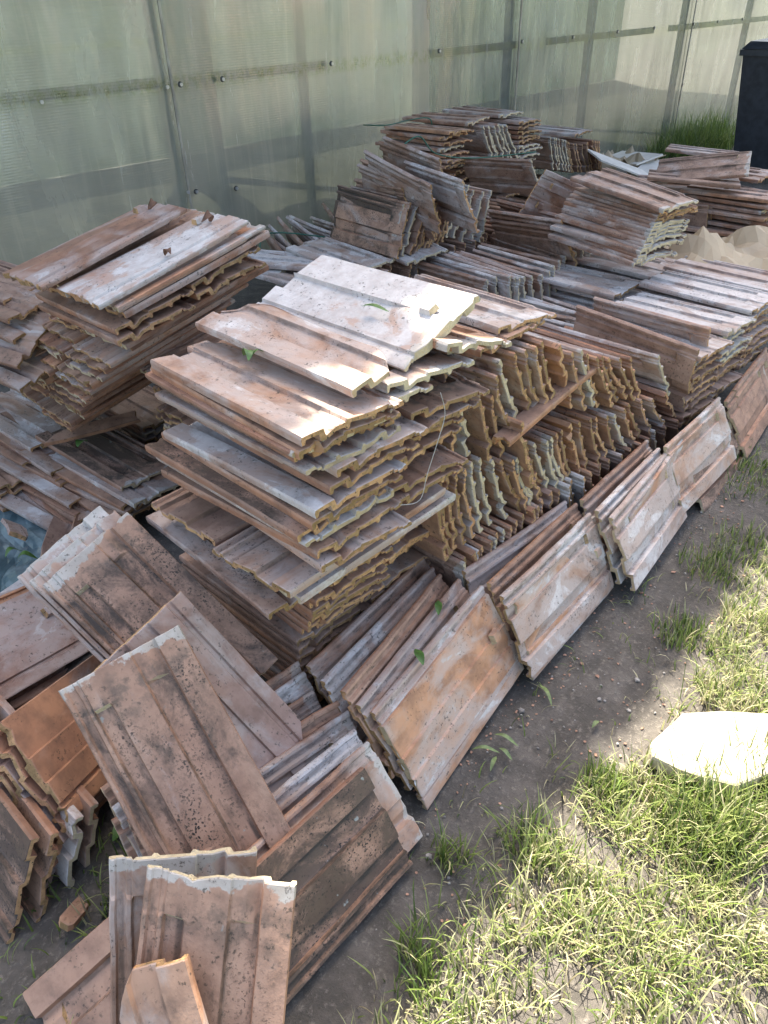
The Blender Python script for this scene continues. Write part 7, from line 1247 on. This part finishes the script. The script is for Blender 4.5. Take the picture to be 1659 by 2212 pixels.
# ------------------------------------------------------------------ grass, straw, pebbles
def inpoly(x, y, P):
    ins = np.zeros(len(x), bool); n = len(P)
    for i in range(n):
        (x1, y1), (x2, y2) = P[i], P[(i + 1) % n]; c_ = ((y1 > y) != (y2 > y)) & (x < (x2 - x1) * (y - y1) / (y2 - y1 + 1e-12) + x1); ins ^= c_
    return ins
BARE = [(.66, .60), (1.066, .66), (1.454, .64), (1.888, .66), (2.2, .60), (1.95, .421), (1.62, .385), (1.312, .34), (1.115, .325), (.967, .33), (.866, .42), (.76, .37), (.62, .40), (.56, .48)]
PILE = [(.55, .56), (.30, .42), (.12, .40), (-.1, .45), (-.2, 3.4), (5.5, 3.4), (5.5, 1.2), (3.2, .62), (2.4, .60), (1.3, .60), (.68, .55)]
STN = sp_
def make_grass(name, n, box, dens, Lr, wr, lean, label, kinds, seed, zoff=0.):
    r = np.random.RandomState(seed); x = r.uniform(box[0], box[1], n); y = r.uniform(box[2], box[3], n)
    keep = dens(x, y, r); x, y = x[keep], y[keep]; n = len(x)
    L_ = r.uniform(Lr[0], Lr[1], n) * r.uniform(.6, 1, n); a = r.uniform(0, 2 * np.pi, n); w_ = r.uniform(wr[0], wr[1], n); le = np.abs(r.normal(lean, .3, n)).clip(.05, 1.5)
    S = 4; z0 = np.array([ground_z(float(p), float(q)) for p, q in zip(x, y)]) - .008 + zoff
    V = np.zeros((n, S + 1, 2, 3)); px, py, pz = x.copy(), y.copy(), z0.copy()
    wob = r.normal(0, .5, n)
    for s in range(S + 1):
        t = s / S; ww = w_ * (1 - t ** 2.2) * .5 + 1e-4
        aa = a + wob * t
        V[:, s, 0] = np.stack([px - np.sin(aa) * ww, py + np.cos(aa) * ww, pz], 1); V[:, s, 1] = np.stack([px + np.sin(aa) * ww, py - np.cos(aa) * ww, pz], 1)
        th = le * (.35 + 1.15 * t); px = px + np.cos(aa) * np.sin(th) * L_ / S; py = py + np.sin(aa) * np.sin(th) * L_ / S; pz = np.maximum(pz + np.cos(th) * L_ / S, z0 + .006)
    me = bpy.data.meshes.new(name); nv = n * (S + 1) * 2; me.vertices.add(nv); me.vertices.foreach_set('co', V.reshape(-1)); nf = n * S
    b0 = (np.arange(n) * (S + 1) * 2)[:, None] + (np.arange(S) * 2)[None, :]; f = np.stack([b0, b0 + 1, b0 + 3, b0 + 2], -1).reshape(-1)
    me.loops.add(nf * 4); me.loops.foreach_set('vertex_index', f.astype(np.int32)); me.polygons.add(nf); me.polygons.foreach_set('loop_start', (np.arange(nf) * 4).astype(np.int32)); me.polygons.foreach_set('loop_total', np.full(nf, 4, np.int32))
    me.update(); me.validate()
    pal = np.array([(.16, .22, .045), (.25, .29, .09), (.09, .14, .035), (.38, .38, .18), (.46, .42, .25), (.34, .29, .17)])
    ki = r.choice(len(pal), n, p=kinds); cc = pal[ki] * r.uniform(.75, 1.25, (n, 1)); at = me.color_attributes.new('blade', 'FLOAT_COLOR', 'POINT')
    full = np.ones((n, (S + 1) * 2, 4)); full[:, :, :3] = cc[:, None, :]; at.data.foreach_set('color', full.reshape(-1))
    o = obj(name, me, GRASSM); return tag(o, label, 'grass', kind='stuff')
k = NT('grass_blades'); va = k.n('ShaderNodeVertexColor', layer_name='blade'); k.set(k.b.inputs['Base Color'], va.outputs[0]); k.set(k.b.inputs['Roughness'], .5); k.set(k.b.inputs['Specular IOR Level'], .35)
tr = k.n('ShaderNodeBsdfTranslucent'); k.set(tr.inputs[0], va.outputs[0]); ms = k.n('ShaderNodeMixShader'); k.set(ms.inputs[0], .35); k.set(ms.inputs[1], k.b); k.set(ms.inputs[2], tr); k.set(k.out.inputs[0], ms); GRASSM = k.m
vn = lambda x, y, s, o=0: np.array([noise.noise(Vector((a * s, b_ * s, o))) for a, b_ in zip(x, y)])
def d_main(x, y, r):
    f = .50 + 1.5 * vn(x, y, 5, 1) + .8 * vn(x, y, 14, 2)
    edge = np.clip((.47 - y + .10 * vn(x, y, 6, 7)) / .16, 0, 1)
    edge = np.where((x > 1.6), np.clip((.42 - y) / .16, 0, .8), edge); edge = np.where(x < .72, np.clip((.44 - y) / .25, 0, .75), edge)
    ok = ~inpoly(x, y, BARE) & ~inpoly(x, y, PILE) & ~inpoly(x, y, STN)
    return ok & (r.uniform(0, 1, len(x)) < np.clip(f, .12, 1) * edge)
def d_sparse(x, y, r):
    return ~inpoly(x, y, PILE) & ~inpoly(x, y, STN) & (r.uniform(0, 1, len(x)) < np.clip(.12 + 1.6 * (vn(x, y, 9, 11) - .12), 0.05, 1))
make_grass('grass', 66000, (.0, 2.6, -.60, .60), d_main, (.03, .11), (.0016, .0038), .75, 'short trampled lawn grass with longer tufts in front of the tiles', [.20, .27, .07, .25, .14, .07], 1)
make_grass('grass_litter', 45000, (.1, 2.4, -.3, .62), lambda x, y, r: d_main(x, y, r), (.01, .045), (.001, .003), 1.35, 'dry straw and clippings matted between the grass', [.05, .08, .07, .2, .35, .25], 2)
make_grass('sparse_grass', 3000, (.5, 2.4, .3, .66), d_sparse, (.02, .07), (.0015, .003), .9, 'sparse grass and straw scattered over the bare soil', [.25, .2, .15, .15, .15, .10], 3)
def tuft(cx_, cy_, rad): return lambda x, y, r: ((x - cx_) ** 2 + (y - cy_) ** 2 < (rad * r.uniform(.1, 1, len(x))) ** 2)
for i, (x, y, rad, n_, Lr) in enumerate([(.62, .47, .05, 120, (.05, .11)), (.74, .38, .07, 160, (.05, .12)), (.45, .38, .08, 150, (.05, .12)), (1.75, .48, .10, 260, (.03, .07)), (2.3, .62, .22, 700, (.02, .06)), (.20, .80, .12, 260, (.04, .10)), (1.0, .15, .12, 800, (.06, .15)), (1.18, .09, .10, 700, (.05, .13)), (1.45, .42, .08, 250, (.03, .07)), (1.9, .45, .12, 260, (.02, .06)), (.95, .34, .06, 250, (.03, .08))]):
    make_grass('grass_tuft', n_ * 3, (x - rad, x + rad, y - rad, y + rad), tuft(x, y, rad), Lr, (.002, .004), .55, ['long grass tuft at the foot of the cream headed tile', 'blue green grass tuft at the corner of the pale orange tile', 'grass tuft beside the stained tile at the bottom edge', 'grass tuft beyond the second leaning group', 'wide grass patch by the rust brown tile', 'weedy grass on the dark soil at lower left', 'bright grass tuft left of the stone slab', 'bright tall blades before the stone slab', 'small grass tuft on the bare soil', 'grass patch on the path beyond the slab', 'low grass tuft at the edge of the shadow'][i], [.35, .3, .2, .1, .03, .02], 20 + i)
make_grass('grass_clump', 5200, (6.9, 8.6, 2.9, 3.48), lambda x, y, r: ((x - 7.7) / .8) ** 2 + ((y - 3.3) / .35) ** 2 < r.uniform(.1, 1, len(x)), (.12, .42), (.004, .008), .7, 'tall dark green grass growing between the greenhouse and the bin', [.3, .1, .6, .0, .0, .0], 40)
make_grass('weeds', 5000, (-.2, .6, .7, 1.0), lambda x, y, r: r.uniform(0, 1, len(x)) < .08, (.02, .07), (.002, .004), .8, 'sparse weeds on the shaded soil at lower left', [.4, .3, .3, .0, .0, .0], 41)
# pebbles and crumbs
m = MB()
r = random.Random(4)
for i in range(700):
    x, y = r.uniform(.4, 2.4), r.uniform(-.1, .66); s = r.choice([.0008, .0012, .0018, .003]) * r.uniform(.7, 1.3)
    if i < 5: x, y, s = [(.996, .573, .008), (1.136, .464, .006), (1.242, .43, .007), (1.152, .40, .006), (.60, .50, .007)][i]
    z = ground_z(x, y) - .004
    m.add([(x + s * a * r.uniform(.8, 1.3), y + s * b_ * r.uniform(.8, 1.3), z + s * c_ * r.uniform(.6, 1)) for a, b_, c_ in [(1, 0, 0), (0, 1, 0), (-1, 0, 0), (0, -1, 0), (.5, .5, .8), (-.5, .5, .8), (-.5, -.5, .8), (.5, -.5, .8)]],
          [(0, 1, 4), (1, 2, 5), (2, 3, 6), (3, 0, 7), (1, 5, 4), (2, 6, 5), (3, 7, 6), (0, 4, 7), (4, 5, 6, 7)])
m2 = MB()
for i in range(420):
    x = r.uniform(.5, 2.4); y = r.uniform(.33, .64) if i % 3 else r.uniform(.54, .62); s = r.uniform(.001, .0042) * (1.6 if i % 17 == 0 else 1); a = r.uniform(0, 6.3); z = ground_z(x, y) - .004
    c_, s_ = math.cos(a), math.sin(a); q = [(1, .1), (.2, .7), (-.9, .4), (-.5, -.6), (.5, -.7)]; q = [(px * r.uniform(.7, 1.2) * s, py * r.uniform(.6, 1.2) * s) for px, py in q]
    m2.add([(x + px * c_ - py * s_, y + px * s_ + py * c_, z + (h_ * s * .35)) for h_ in (0, 1) for px, py in q], [(0, 1, 2, 3, 4)[::-1], (5, 6, 7, 8, 9)] + [(j, (j + 1) % 5, 5 + (j + 1) % 5, 5 + j) for j in range(5)])
tag(obj('tile_crumbs', m2.mesh('tile_crumbs'), simple('crumb_clay', (.30, .17, .11), .9, .6, 40)), 'reddish crumbs of broken tile trodden into the soil', 'crumbs', kind='stuff')
PEB = simple('pebble', (.26, .24, .21), .8, .5, 30)
tag(obj('pebbles', m.mesh('pebbles'), PEB), 'small pebbles and soil crumbs on the bare earth', 'pebbles', kind='stuff')
# ------------------------------------------------------------------ unseen trees added to shade the pile, crowns trimmed to the shadow edge
BARK = simple('bark', (.12, .09, .06), .9, .3, 8, 0, .6); CRM = simple('tree_leaves', (.065, .085, .04), .6, .4, 3, 0, 0)
k_ = .42; l_ = .50
def edge_y(x0):
    return .365 + .03 * nz(x0, 0, 2, 3.5) + .025 * nz(x0, 0, 5, 12) + .06 * math.exp(-((x0 - .67) / .045) ** 2) + .05 * math.exp(-((x0 - .38) / .05) ** 2)
trunks = [(1.5, 7.6), (5.2, 7.9), (9.0, 7.6)]
lv = [([], []) for _ in trunks]; r = random.Random(9)
def add_leaf(p, s, x0, y0):
    t = min(range(3), key=lambda i: abs(trunks[i][0] - p[0] + .5 * math.sin(p[1] * 2 + i))); V_, F_ = lv[t]
    nrm = Vector((r.uniform(-.6, .6), r.uniform(-.6, .6), 1)).normalized(); a = nrm.orthogonal().normalized(); th = r.uniform(0, 6.28); a = (a * math.cos(th) + nrm.cross(a) * math.sin(th)); b_ = nrm.cross(a); p = Vector(p)
    n_ = len(V_); V_ += [tuple(p + a * s), tuple(p + b_ * s * .55 + a * s * .1), tuple(p - a * s), tuple(p - b_ * s * .55 + a * s * .1)]; F_.append((n_, n_ + 1, n_ + 2, n_ + 3))
c_ = 0
for i in range(40000):
    z = r.uniform(3.3, 5.6); x0 = r.uniform(-1.6, 7.5); yy = r.random() ** 1.35; y0 = .3 + yy * 4.2
    s = .05 + .10 * min(1, max(0, (y0 - .45) / .4)); ey = edge_y(x0)
    if y0 < ey + s * .75: continue  # no leaf where it would shade the sunlit strip
    add_leaf((x0 + k_ * z, y0 + l_ * z, z), s, x0, y0)
for i, (tx, ty) in enumerate(trunks):
    t = tag(empty('tree', (tx, ty, 0)), ['unseen tree added to shade the pile, left behind the greenhouse', 'unseen tree added to shade the pile, middle behind the greenhouse', 'unseen tree added to shade the pile, right behind the greenhouse'][i], 'tree', 'added shade trees behind the greenhouse')
    m = MB(); m.tube([(0, 0, -.1), (.05, -.1, 1.5), (0, -.4, 2.8), (-.2, -1.5, 3.9), (-.1, -3, 4.5)], [.24, .19, .15, .10, .03], 10)
    m.tube([(0, -.4, 2.8), (1, -1.5, 4), (1.6, -3, 4.6)], [.11, .07, .02], 8); m.tube([(0, -.4, 2.8), (-1, -1.3, 4), (-1.5, -2.5, 4.7)], [.11, .07, .02], 8); obj('trunk', m.mesh('trunk', True), BARK, t)
    cr = obj('crown', mesh('crown', [(x - tx, y - ty, z) for x, y, z in lv[i][0]], lv[i][1]), CRM, t)
# ------------------------------------------------------------------ what stands behind the photographer (seen only as reflections)
HW = simple('cream_render', (.60, .52, .38), .9, .1, 2); RF = simple('house_roof', (.30, .13, .08), .8, .3, 3); GL = simple('dark_glass', (.05, .06, .07), .1, .1, 2, 0, 0)
h = tag(empty('house', (17, -12, 0)), 'cream rendered house with a red roof across the lawn', 'house')
m = MB(); m.box(-4, -4, 0, 4, 0, 3.2); obj('wall', m.mesh('wall'), HW, h)
m = MB(); m.add([(-4.4, -4.4, 3.2), (4.4, -4.4, 3.2), (4.4, .4, 3.2), (-4.4, .4, 3.2), (-4.4, -2, 5), (4.4, -2, 5)], [(0, 1, 5, 4), (2, 3, 4, 5), (0, 4, 3), (1, 2, 5), (0, 3, 2, 1)]); obj('roof', m.mesh('roof'), RF, h)
for x in (-2.6, 0, 2.4): m = MB(); m.box(x - .5, .002, 1, x + .5, .03, 2.2); obj('window', m.mesh('window'), GL, h)
for i, (x, y) in enumerate([(9, -10), (24, -10), (31, -8)]):
    t = tag(empty('garden_tree', (x, y, 0)), ['round garden tree left of the house', 'round garden tree right of the house', 'round garden tree farthest right on the lawn'][i], 'tree', 'garden trees across the lawn')
    m = MB(); m.tube([(0, 0, 0), (.1, 0, 1.4), (0, .1, 3)], [.18, .13, .06], 8); obj('trunk', m.mesh('trunk', True), BARK, t)
    V = []; F = []
    for j in range(1500):
        d = Vector((r.gauss(0, 1), r.gauss(0, 1), r.gauss(0, 1))).normalized() * 2.0 * r.random() ** .4; p = Vector((0, 0, 3.6)) + d; a = Vector((r.gauss(0, 1), r.gauss(0, 1), r.gauss(0, 1))).normalized() * .16; b_ = a.orthogonal().normalized() * .11
        n_ = len(V); V += [tuple(p + a), tuple(p + b_), tuple(p - a), tuple(p - b_)]; F.append((n_, n_ + 1, n_ + 2, n_ + 3))
    obj('crown', mesh('crown', V, F), CRM, t)
